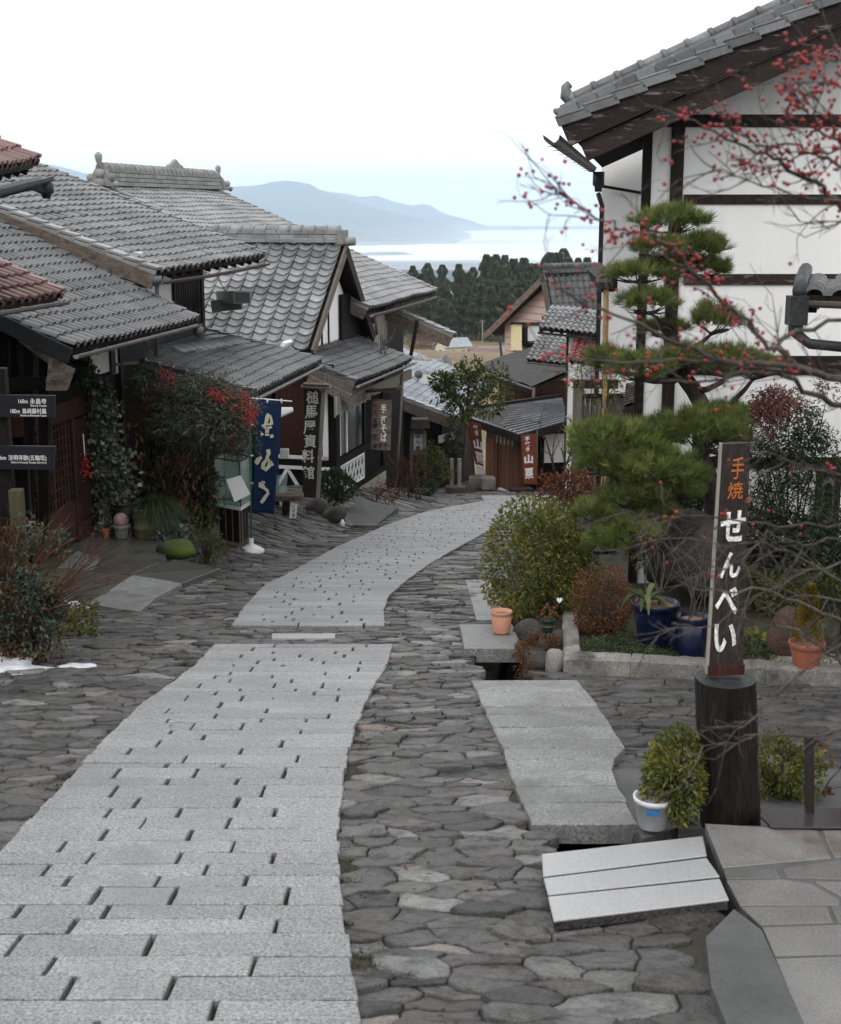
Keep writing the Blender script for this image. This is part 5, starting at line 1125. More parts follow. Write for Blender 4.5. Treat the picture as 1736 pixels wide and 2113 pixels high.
# ---------------------------------------------------------------- board fence panel, shingle roofed gate, bamboo poles
YF = 26.0
fp = thing('board_fence', 'grey vertical board fence panel with a heavy top beam, left of the shingle roof', 'fence', at(1240, 920, YF))
mb = MB(); a, b = at(1196, 912, YF), at(1290, 912, YF); zt = at(1196, 816, YF).z; zb = -6.4; n = 9
for i in range(n): x = a.lerp(b, i / n); mb.obox(V((x.x, YF, zb)), V(((b.x - a.x) / n - .012, 0, 0)), V((0, .03, 0)), Z * (zt - zb), 0, random.random())
mb.build('boards', 'wood_grey', fp)
mb = MB(); mb.box((a.x - .06, YF, zb), .16, .16, at(1196, 800, YF).z - zb); mb.build('post', 'wood_grey', fp)
mb = MB(); mb.box((b.x + .06, YF, zb), .14, .14, zt - zb); mb.build('post', 'wood_grey', fp)
mb = MB(); mb.beam(at(1184, 792, YF), at(1275, 792, YF), .2, .16); mb.build('top_beam', 'wood_dark', fp)
for yy in (817, 884): mb = MB(); mb.beam(at(1204, yy, YF - .04), at(1286, yy, YF - .04), .06, .09); mb.build('rail', 'wood_dark', fp)
lr = thing('lean_to_roof', 'small grey tile lean-to with log eave beside the board fence', 'roof', at(1190, 870, 28.5))
E0 = at(1172, 865, 29.5); E1 = at(1186, 872, 26.6); RX = Roof(E0, E1, 1.6, 24, (1, .1, 0)); t = tiles(RX, 'roof_tile', 'tile_grey', lr, .25, .24, .05, seed=54); deck(RX, t, .1)
sg_ = thing('shingle_gate', 'old gate with wooden shingle roof and board wall behind the pine', 'gate', at(1350, 920, 21))
E0 = at(1284, 838, 21.0); E1 = at(1302, 846, 20.0); mb = MB(); A_, B_ = at(1286, 842, 20.0), at(1420, 800, 20.0); C_, D_ = at(1425, 765, 21.5), at(1292, 797, 21.5); g = random.Random(3)
nr, nc = 9, 22
for r in range(nr):
    for c in range(nc):
        p0 = (A_.lerp(B_, c / nc)).lerp(D_.lerp(C_, c / nc), r / nr); p1 = (A_.lerp(B_, (c + .94) / nc)).lerp(D_.lerp(C_, (c + .94) / nc), r / nr); p2 = (A_.lerp(B_, c / nc)).lerp(D_.lerp(C_, c / nc), min(1.06, (r + 1.6) / nr))
        mb.obox(p0 + Z * (.035 + g.uniform(0, .012)), p1 - p0, p2 - p0 - Z * .03, Z * .012, 0, g.random())
mb.prism([A_, B_, C_, D_], (0, 0, -.05), 1); mb.build('roof', ['shingle', 'wood_dark'], sg_)
mb = MB(); mb.beam(A_ - Z * .07 + V((0, -.02, 0)), B_ - Z * .07 + V((0, -.02, 0)), .08, .12); mb.beam(A_ - Z * .16 + V((0, .15, 0)), B_ - Z * .16 + V((0, .15, 0)), .1, .08); mb.build('eave_beam', 'wood_dark', sg_)
mb = MB(); a, b = at(1292, 900, 20.8), at(1350, 900, 20.8); n = 6
for i in range(n): x = a.lerp(b, i / n); mb.obox(V((x.x, 20.8, -5.4)), V(((b.x - a.x) / n - .01, 0, 0)), V((0, .03, 0)), Z * (at(1300, 838, 20.8).z + 5.4), 0, g.random())
mb.build('board_wall', 'wood_grey', sg_)
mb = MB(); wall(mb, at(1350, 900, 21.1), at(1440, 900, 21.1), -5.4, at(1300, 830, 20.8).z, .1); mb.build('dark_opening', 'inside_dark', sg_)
mb = MB(); q = [at(1398, 960, 20.4), at(1442, 960, 20.4)]
for i in range(6): x = q[0].lerp(q[1], i / 5); mb.box((x.x, 20.35, at(1400, 992, 20.4).z), .05, .03, at(1400, 945, 20.4).z - at(1400, 992, 20.4).z)
mb.build('slat_grille', 'wood_grey', sg_)
for (x0, y0, x1, y1, Y, lb) in ((1251, 598, 1253, 800, 24.0, 'pale bamboo pole standing before the grey tiles, left of the storehouse wall'), (1184, 858, 1188, 1000, 26.5, 'pale bamboo pole below the lean-to eave, left of the board fence')):
    a, b = at(x0, y0, Y), at(x1, y1, Y); b.z = min(b.z, G(Y) + .2); mb = MB(); n = 7; pts = [a.lerp(b, i / n) for i in range(n + 1)]
    mb.tube(pts, .052, 10)
    for p in pts[1:-1]: mb.tube([p - Z * .012, p + Z * .012], .058, 10)
    tag(mb.build('bamboo_pole', 'bamboo'), lb, 'pole')
lr2 = thing('canopy_roof', 'small dark canopy end on top of the tall bamboo pole', 'roof', at(1250, 590, 24.3))
mb = MB(); mb.prism([at(1234, 575, 24), at(1262, 560, 24), at(1275, 570, 24), at(1275, 600, 24), at(1244, 604, 24)], (0, 1.6, .1)); mb.build('eave_block', 'wood_dark', lr2)
mb = MB()
for i in range(4): mb.beam(at(1240 + i * 8, 598, 24.1), at(1234 + i * 8, 578, 23.8), .06, .08); 
mb.build('rafter', 'wood_grey', lr2)
# ================================================================== the valley and the hills
def cedar(seed, h=20.0, nl=2600, lo=.28):
    g = np.random.default_rng(seed); mb = MB(); P = []; D = []; S = []
    for i in range(nl):
        t = g.random() ** .8; z = h * (lo + (1 - lo) * t); r = h * .19 * (1 - t) ** .55 * (.75 + .35 * math.sin(t * 23 + seed)) + .12; a = g.random() * 6.283; q = r * math.sqrt(.25 + .75 * g.random()) * (1 + .25 * math.sin(a * 3 + t * 15 + seed))
        P.append((q * math.cos(a), q * math.sin(a), z)); D.append((math.cos(a) * 1.0, math.sin(a) * 1.0, -.45 + .5 * g.random())); S.append(h * .05 * (.7 + .6 * g.random()))
    P, D = np.array(P), np.array(D); lobes = .5 + .5 * np.sin(P[:, 2] * 1.3 + np.arctan2(P[:, 1], P[:, 0]) * 2 + seed)
    leaves(mb, P, D, np.array(S), .55, 0, np.clip(.65 * g.random(len(P)) + .3 * lobes, 0, 1), .25)
    tr = MB(); tr.tube([(0, 0, -.5), (.05, 0, h * .5), (0, 0, h * .97)], [h * .014, h * .01, .03], 7)
    return mb, tr
protos = []
for k in range(6):
    cb, tb = cedar(60 + k, lo=.26 if k < 3 else .05)
    o = thing('cedar_tree', 'tall straight dark cedar in the plantation behind the houses', 'tree', (0, 0, 0), 'cedars of the plantation behind the village'); cb.build('crown', 'needle_cedar', o); tb.build('trunk', 'twig_grey', o); protos.append(o)
g = random.Random(12); first = {}
rows = [(440, -10, 62, 4.0, .86), (452, -12, 64, 4.2, .92), (468, -14, 68, 4.4, .97), (486, -14, 70, 4.4, 1.0), (506, -14, 72, 4.6, 1.05), (530, -14, 76, 5.0, 1.08)]
for (Y, x0, x1, sp, k) in rows:
    x = x0
    while x < x1:
        px = 868 + x / Y * 2800; hgt = .80 + .36 * min(1, max(0, (px - 870) / 220)) + .10 * math.sin(px * .045) + g.uniform(-.2, .10)
        i = g.randrange(3) + (3 if Y > 460 else 0); o = protos[i] if i not in first else copy_tree(protos[i]); first[i] = 1
        yy = Y + g.uniform(-9, 9); o.location = (x + g.uniform(-1, 1), yy, ground_z(x, yy) - .3); o.rotation_euler = (0, 0, g.uniform(0, 6.28)); s_ = k * hgt * .98; o.scale = (s_ * g.uniform(.9, 1.15), s_ * g.uniform(.9, 1.15), s_)
        x += sp * g.uniform(.55, 1.35)
# scrub at the edge of the fields
mb = MB(); st = MB()
for k in range(26):
    px = g.uniform(840, 896) if k < 16 else g.uniform(1060, 1180); Y = g.uniform(375, 430); p = at(px, 700, Y); z = ground_z(p.x, Y); crown(mb, (p.x, Y, z + 1.6), (3, 3, 2.2), 900, .45, .3, 100 + k, 0, .3)
struct(mb.build('field_scrub', 'bare_scrub'), 'stuff')
def small_house(name, label, c, w, d, h, rz, wallm, roofm, rise=1.6, wins=()):
    o = thing(name, label, 'house', c); ca, sa = math.cos(rz), math.sin(rz); X, Y_ = V((ca, sa, 0)), V((-sa, ca, 0)); c = V(c)
    mb = MB(); a = c - X * w / 2 - Y_ * d / 2; mb.prism([a - Z * 1, a + Y_ * d - Z * 1, a + Y_ * d + Z * h, a + Y_ * d / 2 + Z * (h + rise), a + Z * h], X * w); mb.build('wall', wallm, o)
    mb = MB()
    for s_ in (-1, 1):
        e = c + Y_ * (s_ * (d / 2 + .5)) + Z * (h - .25); r = c + Z * (h + rise + .12); mb.obox(e - X * (w / 2 + .5), X * (w + 1), r - e, Z * .16)
    mb.build('roof', roofm, o)
    mb = MB()
    for (u, z0, ww, hh, side) in wins:
        p = c + (X * u - Y_ * (d / 2 + .03) if side == 0 else -X * (w / 2 + .03) + Y_ * u) + Z * z0; ax = X if side == 0 else Y_; mb.obox(p - ax * ww / 2, ax * ww, Z * hh, (Y_ if side == 0 else X) * .05)
    if wins: mb.build('window', 'window_dark', o)
p = at(935, 740, 365); small_house('field_house', 'small cream house with grey gable roof standing alone in the fields', (p.x, 365, ground_z(p.x, 365)), 7.5, 6, 3.2, math.radians(25), 'siding_cream', 'tile_blue', 1.8, ((-1.5, 1.2, .9, 1.0, 0), (1.6, .2, 1, 1.9, 0), (0, 1.2, 1, 1, 1)))
p = at(1000, 745, 330); small_house('farm_shed', 'low shed with dull red roof among the fields below the forest', (p.x, 330, ground_z(p.x, 330)), 7, 4, 1.8, math.radians(10), 'plaster_old', 'tile_red', 1.0, ((0, .6, 2, .9, 0),))
p = at(1022, 742, 345); small_house('farm_shed', 'long low pale shed right of the red roofed one in the fields', (p.x, 345, ground_z(p.x, 345)), 8, 4, 2.0, math.radians(5), 'plaster_old', 'ridge_stone', 1.0)
for px, y0, lb in ((1021, 722, 'thin utility pole in the fields by the sheds'), (996, 660, 'thin utility pole rising in front of the forest edge')):
    p = at(px, y0, 350); mb = MB(); z = ground_z(p.x, 350); mb.tube([(p.x, 350, z - .5), (p.x, 350, p.z)], [.14, .1], 7); mb.beam((p.x - .8, 350, p.z - .4), (p.x + .8, 350, p.z - .4), .1, .1); tag(mb.build('utility_pole', 'ridge_stone'), lb, 'pole')
# mountains
from mathutils.noise import fractal
def mountain(name, pts, Y, base, depth, seed, ext):
    pts = [(pts[0][0] - ext, HOR + 30)] + pts + [(pts[-1][0] + ext, HOR + 45)]; n = 150; m = 16; vs = []
    for i in range(n + 1):
        px = pts[0][0] + (pts[-1][0] - pts[0][0]) * i / n
        py = interp(pts, px); top = at(px, py, Y); nz = fractal(V((px * .02, seed, 0)), 1.0, 2.0, 5) * Y * .0009
        for j in range(-m // 2, m + 1):
            t = j / m; f = 1 - abs(t) ** .85 if j <= m else 0
            if j < 0: f = 1 - (abs(j) / (m / 2)) ** .9
            rough = fractal(V((px * .03, t * 6, seed + 3)), 1.0, 2.0, 4) * (top.z - base) * .10 * (1 - f) * f * 4
            vs.append((top.x * (1 - .1 * t), Y - t * depth, base + (top.z + nz - base) * f + rough))
    w = m + m // 2 + 1; fs = [(i * w + j, (i + 1) * w + j, (i + 1) * w + j + 1, i * w + j + 1) for i in range(n) for j in range(w - 1)]
    mb = MB(); mb.arr(vs, fs, 0, None, True); struct(mb.build(name, 'mountain'))
mountain('mountain_range', [(-400, 352), (-200, 345), (0, 344), (85, 336), (150, 350), (205, 366), (300, 392), (380, 394), (440, 388), (480, 384), (530, 383), (560, 376), (599, 372), (640, 381), (653, 388), (707, 409), (779, 430), (851, 447), (920, 466), (972, 482), (1060, 492)], 16000, -320, 5200, 1, 500)
mountain('far_mountain_range', [(500, 420), (660, 391), (707, 399), (750, 407), (775, 402), (808, 415), (858, 425), (880, 420), (901, 431), (916, 440), (972, 456), (1020, 471), (1060, 466), (1100, 467), (1140, 472), (1220, 476), (1400, 468), (1700, 455), (2100, 460)], 21000, -320, 3500, 2, 600)
for k, (px, py, Y, w) in enumerate(((800, 522, 9000, 300), (1010, 552, 6300, 500), (870, 560, 5600, 420))):
    mb = MB(); p = at(px, py, Y); mb.blob((p.x, Y, -300), w, 260, 300 + p.z, k + 31, .35, 60, 12, freq=3.5); struct(mb.build('foothill', 'mountain'))
# the sea of fog in the valley
n = 90; mb = MB()
for L_, (z0, y0) in enumerate(((-290, 2300), (-278, 5200), (-262, 7000), (-246, 8200), (-230, 9000), (-212, 9800), (-194, 10500), (-176, 11000), (-158, 11500), (-140, 12000))):
    vs = []
    for j in range(n + 1):
        y = y0 + (19500 - y0) * (j / n) ** 1.3
        for i in range(n + 1):
            x = (-1 + 2 * i / n) * (2500 + y * .6); vs.append((x, y, z0 + 9 * fractal(V((x * .0011, y * .0016, .5 + L_)), 1.0, 2.0, 5)))
    mb.arr(vs, [(j * (n + 1) + i, j * (n + 1) + i + 1, (j + 1) * (n + 1) + i + 1, (j + 1) * (n + 1) + i) for j in range(n) for i in range(n)], 0, [0.0 if L_ == 0 else .25 + .07 * L_] * (n * n), True)
struct(mb.build('valley_fog', 'fog_white', base=(0, 0, 0)), 'stuff')
# the air
m = bpy.data.materials.new('haze'); m.use_nodes = True; nt = m.node_tree; M['haze'] = m; nt.nodes.remove(nt.nodes['Principled BSDF'])
pv = _n(nt, 'ShaderNodeVolumePrincipled'); pv.inputs['Color'].default_value = (.70, .86, 1, 1); pv.inputs['Density'].default_value = 7e-5; pv.inputs['Anisotropy'].default_value = 0.0
nt.links.new(pv.outputs[0], nt.nodes['Material Output'].inputs['Volume'])
mb = MB(); mb.obox((-24500, -400, -345), (49000, 0, 0), (0, 25200, 0), (0, 0, 850)); struct(mb.build('haze', 'haze'), 'stuff')
# ================================================================== garden on the right and planting on the left
GD = .12
def gz(px, py, dz=GD): return ong(px, py, dz=dz)
# garden soil, kerb
mb = MB(); pl = [gz(x, y, .10) for x, y in ((1180, 1342), (1290, 1356), (1500, 1368), (1745, 1380), (2000, 1392))]; far = [V((6.5, 16.9, G(16.9) + .2)), V((2.0, 16.9, G(16.9) + .1)), V((1.8, 24, G(24) + .05)), V((1.0, 15.5, G(15.5) + .1))]
top = pl + far; n = len(top); mb.add([p for p in top] + [p - Z * .7 for p in top], [tuple(range(n))] + [(i, n + i, n + (i + 1) % n, (i + 1) % n) for i in range(n)]); struct(mb.build('garden_soil', 'dirt', base=(2, 14, -4.4)))
kb = thing('garden_kerb', 'low rough stone kerb edging the garden in front of the potted plants', 'kerb', gz(1450, 1390, 0))
g = random.Random(5)
pts = [gz(1163, 1262, 0), gz(1160, 1300, 0), gz(1163, 1392, 0), gz(1300, 1397, 0), gz(1440, 1405, 0), gz(1580, 1412, 0), gz(1740, 1421, 0), gz(1960, 1432, 0)]
for i in range(len(pts) - 1):
    mb = MB(); a, b = pts[i], pts[i + 1]; d = (b - a); nn = V((-d.y, d.x, 0)).normalized(); k = 10; vs = []
    if i < 2: nn = -nn; nn = V((.98, .1, 0))
    for j in range(k + 1):
        p = a + d * ((.004 + .992 * j / k)); q = lambda s: V((g.uniform(-s, s), g.uniform(-s, s), g.uniform(-s, s)))
        h = .17 + g.uniform(-.006, .006); w = .17
        vs += [p - Z * .1, p + Z * (h - .03) + q(.006), p + nn * .025 + Z * h + q(.004), p + nn * (w - .02) + Z * h + q(.004), p + nn * w + Z * (h - .04), p + nn * w - Z * .1]
    fs = [(j * 6 + m, (j + 1) * 6 + m, (j + 1) * 6 + (m + 1) % 6, j * 6 + (m + 1) % 6) for j in range(k) for m in range(6)] + [tuple(range(6)), tuple(range(k * 6 + 5, k * 6 - 1, -1))]
    mb.add(vs, fs); mb.build('kerb_stone', 'kerb_stone', kb)
# gravel
mb = MB(); c = [];
for _ in range(2600):
    px, py = g.uniform(1525, 1760), g.uniform(1350, 1384); p = gz(px, py, .105); c.append(p)
ball_arr(mb, [tuple(p) for p in c], [g.uniform(.006, .013) for _ in c], 0, 5, 3); struct(mb.build('gravel', 'gravel'), 'stuff')
def bush(name, label, cat, px, py, Y, r, n, size, mat, seed, asp=.45, stemn=16, base_drop=None, group=None, **kw):
    c = at(px, py, Y); base = V((c.x, c.y, c.z - r[2] * 1.05 if base_drop is None else c.z - base_drop)); o = thing(name, label, cat, base, group)
    mb = MB(); crown(mb, c, r, n, size, asp, seed, 0, **kw); mb.build('foliage', mat, o)
    if stemn: mb = MB(); stems(mb, base, c, r, stemn, .012, seed, 0); mb.build('stem', 'bark', o)
    return o
# clipped azalea
o = bush('azalea_bush', 'big rounded green azalea bush at the garden corner beside the lane', 'bush', 1128, 1162, 14.5, (.63, .64, .74), 13000, .052, 'leaf_azalea', 1, .42, 40, holes=.08, lump=.16, shell=.5)
bush('azalea_bush', 'small russet azalea bush right of the big green one, behind the kerb', 'bush', 1248, 1248, 13.2, (.37, .38, .37), 6500, .026, 'leaf_azalea_red', 2, .5, 30, holes=.05, lump=.14, shell=.45)
bush('heavenly_bamboo_bush', 'low russet leaved bush behind the big round azalea', 'bush', 1180, 1003, 17.5, (.45, .45, .24), 2200, .06, 'leaf_russet', 3, .35, 14, lump=.3)
for (px, py, Y, r, n, sd, lb) in ((1400, 1596, 7.0, (.185, .16, .24), 3400, 11, 'yellow green azalea left of the log post, half covering the white bucket'), (1616, 1588, 7.65, (.21, .2, .235), 3000, 13, 'yellow green azalea right of the log post, behind the steel plate')):
    o = bush('azalea_bush', lb, 'bush', px, py, Y, r, n, .036, 'leaf_azalea', sd, .42, 18, lump=.25, holes=.08)
# ---- the niwaki pine
def pine():
    Y = 15.2; base = at(1486, 1150, Y); o = thing('pine_tree', 'cloud pruned garden pine with layered needle pads before the storehouse', 'tree', base)
    tr = [(1486, 1160, 15.2), (1478, 1060, 15.25), (1468, 1000, 15.2), (1446, 945, 15.15), (1448, 890, 15.2), (1456, 850, 15.3), (1432, 805, 15.3), (1405, 770, 15.25), (1394, 730, 15.2), (1387, 670, 15.2), (1378, 600, 15.15), (1384, 540, 15.2), (1386, 470, 15.2)]
    P_ = [at(*p) for p in tr]; rad = [.13, .12, .11, .105, .10, .10, .095, .085, .07, .06, .05, .035, .02]
    mb = MB(); mb.tube(P_, rad, 10)
    pads = [(1390, 458, 66, 36, 15.2), (1362, 512, 52, 26, 15.0), (1443, 514, 46, 40, 15.1), (1318, 566, 66, 24, 15.0), (1395, 548, 66, 24, 15.25), (1455, 556, 44, 26, 15.3), (1340, 625, 56, 34, 14.9), (1475, 662, 46, 40, 15.1), (1370, 680, 46, 20, 15.3),
            (1318, 762, 62, 32, 14.8), (1250, 745, 34, 24, 15.5), (1400, 742, 60, 26, 15.0), (1500, 748, 88, 34, 15.2), (1560, 760, 48, 24, 15.4), (1275, 915, 88, 52, 14.7), (1240, 955, 52, 30, 14.5), (1445, 893, 88, 56, 14.9), (1355, 965, 76, 44, 14.5), (1500, 860, 44, 28, 15.4), (1310, 1022, 66, 36, 14.4), (1290, 1100, 66, 40, 14.2), (1250, 1125, 40, 26, 14.1), (1340, 1060, 44, 26, 14.5), (1228, 905, 44, 30, 14.9), (1345, 905, 60, 40, 15.0), (1415, 985, 50, 34, 14.8), (1405, 1015, 46, 26, 14.6), (1228, 1060, 40, 26, 14.3), (1495, 915, 50, 34, 15.3), (1300, 975, 60, 36, 14.4)]
    nb = MB(); g = np.random.default_rng(8); rr = random.Random(4)
    for i, (px, py, hw, hh, yy) in enumerate(pads):
        c = at(px, py, yy); rx, rz = hw / 2800 * yy * 1.04, hh / 2800 * yy * (.72 if py < 700 else .9); ry = rx * .8
        k = min(range(len(P_)), key=lambda j: (P_[j] - (c - Z * rz)).length + (0 if P_[j].z < c.z + .1 else .6)); s_ = P_[k]; e = c - Z * rz * .75
        m1 = s_.lerp(e, .35) + V((rr.uniform(-.1, .1), rr.uniform(-.1, .1), -.05)); m2 = s_.lerp(e, .7) + V((rr.uniform(-.1, .1), rr.uniform(-.1, .1), -.04)); r0 = min(rad[k] * .6, .045)
        mb.tube([s_, m1, m2, e], [r0, r0 * .8, r0 * .6, r0 * .35], 7)
        for _ in range(9):
            t = rr.uniform(0, 6.28); q = e + V((math.cos(t) * rx * .75, math.sin(t) * ry * .75, rr.uniform(0, rz * .7))); mb.tube([e.lerp(m2, rr.random() * .4), e.lerp(q, .5) - Z * .02, q], [.014, .010, .005], 5)
        nt_ = int(60 + 2300 * rx * rz); d = unit(g.normal(size=(nt_ * 3, 3))); d = d[d[:, 2] > -.28][:nt_]
        lump = 1 + .16 * np.sin(d @ np.array([5, 3, 2.0]) + i) + .12 * np.sin(d @ np.array([-3, 7, 4.0]) + 2 * i)
        T = np.array(c) + d * np.array([rx, ry, rz]) * (lump * (.45 + .6 * g.random(len(d)) ** .6))[:, None]; ax = unit(d * np.array([.9, .9, .7]) + np.array([0, 0, .75]) + g.normal(size=d.shape) * .25)
        N = 28; PP = np.repeat(T, N, 0) + g.normal(size=(len(T) * N, 3)) * .012; DD = unit(np.repeat(ax, N, 0) * 1.0 + g.normal(size=(len(T) * N, 3)) * .46)
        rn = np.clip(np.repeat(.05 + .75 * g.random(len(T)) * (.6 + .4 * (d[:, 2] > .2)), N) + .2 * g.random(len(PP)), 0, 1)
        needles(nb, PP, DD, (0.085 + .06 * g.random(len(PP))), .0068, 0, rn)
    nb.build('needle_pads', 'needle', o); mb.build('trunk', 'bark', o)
pine()
bush('dark_shrub', 'dense dark green shrub beside the sign board at the foot of the pine', 'bush', 1610, 1130, 15.6, (.62, .6, .62), 5200, .075, 'leaf_dark', 21, .34, 20, lump=.3, holes=.2)
bush('dark_shrub', 'dark green shrub at the right edge of the garden under the bare twigs', 'bush', 1745, 1160, 15.0, (.5, .6, .55), 3800, .075, 'leaf_dark', 22, .34, 16, lump=.3, holes=.2)
bush('dark_shrub', 'dark low shrub between the pine trunk and the grey boulder', 'bush', 1440, 1075, 16.2, (.5, .4, .36), 2600, .06, 'leaf_dark', 23, .38, 10, lump=.3)
bush('dark_shrub', 'dark undergrowth behind the russet azalea, under the lowest pine branch', 'bush', 1375, 1105, 16.2, (.6, .4, .42), 3200, .06, 'leaf_dark', 24, .38, 10, lump=.3)
def nandina(name, label, c, fans, seed, mats, leaf=.045, stem_to=None, berries=None, base=None):
    o = thing(name, label, 'bush', base); L = MB(); S_ = MB(); B = MB(); g = random.Random(seed); gg = np.random.default_rng(seed)
    for (p, rx, rz, n, mi) in fans:
        P, D = ell_pts(p, (rx, rx * .8, rz), n, .7, g.randrange(999), .3, -1, .2); m = len(P); dr = unit(D * .6 + gg.normal(size=(m, 3)) * .7 + np.array([[0, 0, -.05]]))
        for k in range(4):   # narrow leaflets in small sprays
            leaves(L, P + dr * leaf * .5 * k + gg.normal(size=(m, 3)) * leaf * .3, unit(dr + gg.normal(size=(m, 3)) * .6), leaf * (.8 + .5 * gg.random(m)), .26, mi)
        for _ in range(1): e = V(p) + V((g.uniform(-rx, rx) * .6, g.uniform(-rx, rx) * .4, g.uniform(-rz, rz) * .5)); b = V(base) + V((g.uniform(-.08, .08), g.uniform(-.08, .08), 0)); S_.tube([b, b.lerp(e, .6) + V((0, 0, .1)), e], [.012, .009, .004], 5)
    L.build('foliage', mats, o); S_.build('stem', 'bark', o)
    if berries:
        C = []
        for (p, n, s) in berries:
            for _ in range(n): C.append((p[0] + g.gauss(0, s), p[1] + g.gauss(0, s), p[2] + g.gauss(0, s * 1.3)))
        ball_arr(B, C, .011); struct(B.build('berry_cluster', 'berry_red', o), 'stuff')
    return o
nandina('heavenly_bamboo_bush', 'tall shrub with pinkish red leaf tips arching beside the top of the sign board', None, [(at(1600, 838, 15.4), .32, .2, 420, 0), (at(1545, 870, 15.3), .26, .17, 300, 0), (at(1640, 850, 15.6), .26, .2, 220, 1), (at(1670, 900, 15.8), .35, .2, 300, 1), (at(1610, 960, 15.7), .42, .3, 520, 1), (at(1590, 920, 15.6), .3, .2, 300, 1), (at(1700, 950, 15.7), .3, .25, 160, 1), (at(1660, 1030, 15.6), .45, .28, 420, 1), (at(1580, 1050, 15.5), .35, .3, 380, 1), (at(1715, 805, 16.2), .18, .12, 40, 0)], 5, ['leaf_nandina_red', 'leaf_dark'], .06, base=at(1630, 1200, 15.6))
bush('garden_shrub', 'olive green shrub filling the gap between the pine trunk and the boulder', 'bush', 1395, 1150, 15.6, (.4, .3, .3), 2400, .05, 'leaf_loquat', 25, .34, 10, lump=.35, holes=.2)
bush('garden_shrub', 'mixed green shrub behind the terracotta pot and golden conifer', 'bush', 1680, 1235, 14.2, (.55, .35, .36), 3000, .06, 'leaf_loquat', 26, .3, 12, lump=.35, holes=.2)
bush('garden_shrub', 'low olive shrub behind the sign board at pot height', 'bush', 1560, 1225, 14.6, (.35, .3, .28), 1600, .05, 'leaf_loquat', 27, .32, 8, lump=.35, holes=.2)
# boulder, bench and other garden furniture
mb = MB(); c = at(1425, 1165, 15.0); mb.blob((c.x, c.y, c.z), .5, .3, .44, 15, .3, 26, 14); tag(mb.build('boulder', 'rock_dark'), 'large dark grey boulder with moss on top, behind the blue pots', 'rock')
mb = MB(); c = gz(1622, 1352); mb.blob((c.x, c.y + .1, c.z + .15), .14, .14, .24, 16, .2, 18, 10); tag(mb.build('standing_rock', 'rock_brown'), 'upright brown stone left of the terracotta pot with golden conifer', 'rock')
bn = thing('grey_bench', 'weathered grey plank bench half hidden by the pine', 'bench', at(1432, 1050, 17.2))
mb = MB()
for i in range(4): a, b = at(1388, 990 + i * 13, 17.0 - .02 * i), at(1478, 990 + i * 13, 17.0 - .02 * i); mb.beam(a, b, .12, .06)
mb.build('seat_plank', 'wood_grey', bn); mb = MB()
for x in (1394, 1472): a = at(x, 992, 17.1); mb.box((a.x, a.y, a.z - .55), .08, .08, .55)
mb.build('leg', 'wood_grey', bn)
# pots
def pot(name, label, px0, px1, ytop, pxb0, pxb1, ybot, mat, soil='potting_soil', rim=.06, cat='plant pot', dz=GD, Y=None, prof=None, group=None):
    cb = gz((pxb0 + pxb1) / 2, ybot, dz) if Y is None else at((pxb0 + pxb1) / 2, ybot, Y); yy = cb.y; rt = (px1 - px0) / 2 / 2800 * yy * .96; rb = (pxb1 - pxb0) / 2 / 2800 * yy * .96
    h = (ybot - ytop) / 2800 * yy * .985; cb = V((cb.x, cb.y + rb, cb.z)); o = thing(name, label, cat, cb, group); mb = MB()
    if prof is None: prof = [(rb * .96, 0), (rb, .01), (rb + (rt - rb) * .82, h - rim - .004), (rt * .93, h - rim), (rt, h - rim + .006), (rt * 1.01, h - .006), (rt, h), (rt * .91, h), (rt * .88, h - .06)]
    else: prof = [(rt * a, h * b) for a, b in prof]
    mb.lathe(cb, prof, 32); mb.build('pot_body', mat, o)
    mb = MB(); mb.lathe(cb + Z * (h - .05), [(rt * .9, -.02), (rt * .88, .012), (rt * .5, .022), (.01, .026)], 24); mb.build('soil', soil, o)
    return o, cb + Z * h, rt
p1 = pot('blue_pot', 'largest dark blue plastic pot, holding a broad leaved plant', 1303, 1412, 1240, 1322, 1388, 1345, 'pot_blue', group=None)
p2 = pot('blue_pot', 'smallest dark blue pot, wedged between the two bigger ones', 1372, 1414, 1277, 1378, 1408, 1345, 'pot_blue')
p3 = pot('blue_pot', 'dark blue pot of bare twigs standing against the sign board', 1397, 1470, 1268, 1404, 1460, 1366, 'pot_blue')
p4 = pot('terracotta_pot', 'round terracotta pot with a small golden conifer', 1630, 1712, 1324, 1644, 1694, 1389, 'terracotta', rim=.05)
p5 = pot('small_green_pot', 'small dark green pot with a white heart shaped plant marker', 1113, 1149, 1278, 1119, 1144, 1308, 'pot_green', dz=.2, rim=.025)
p6 = pot('square_planter', 'salmon terracotta planter at the foot of the big round azalea', 1012, 1060, 1261, 1016, 1056, 1310, 'terracotta_pale', dz=.085, rim=.04)
def strap(mb, c, n, L, w, g, up=.7, droop=1.0, mat=0):
    for i in range(n):
        a = 6.283 * i / n + g.uniform(-.4, .4); d = V((math.cos(a), math.sin(a), 0)); l = L * g.uniform(.6, 1.1); k = 7; vs = []; s = d.cross(Z)
        for j in range(k + 1):
            t = j / k; p = V(c) + d * (l * t * .75) + Z * (l * (up * g.uniform(.98, 1.02) * t * 1.4 - droop * t * t * 1.0)); ww = w * (math.sin(math.pi * min(.97, .12 + .86 * t)) ** .7) / 2
            vs += [p - s * ww, p + Z * (-.15 * ww) , p + s * ww]
        mb.add(vs, [(j * 3 + m, j * 3 + m + 1, j * 3 + m + 4, j * 3 + m + 3) for j in range(k) for m in (0, 1)], mat, g.random(), True)
g = random.Random(31)
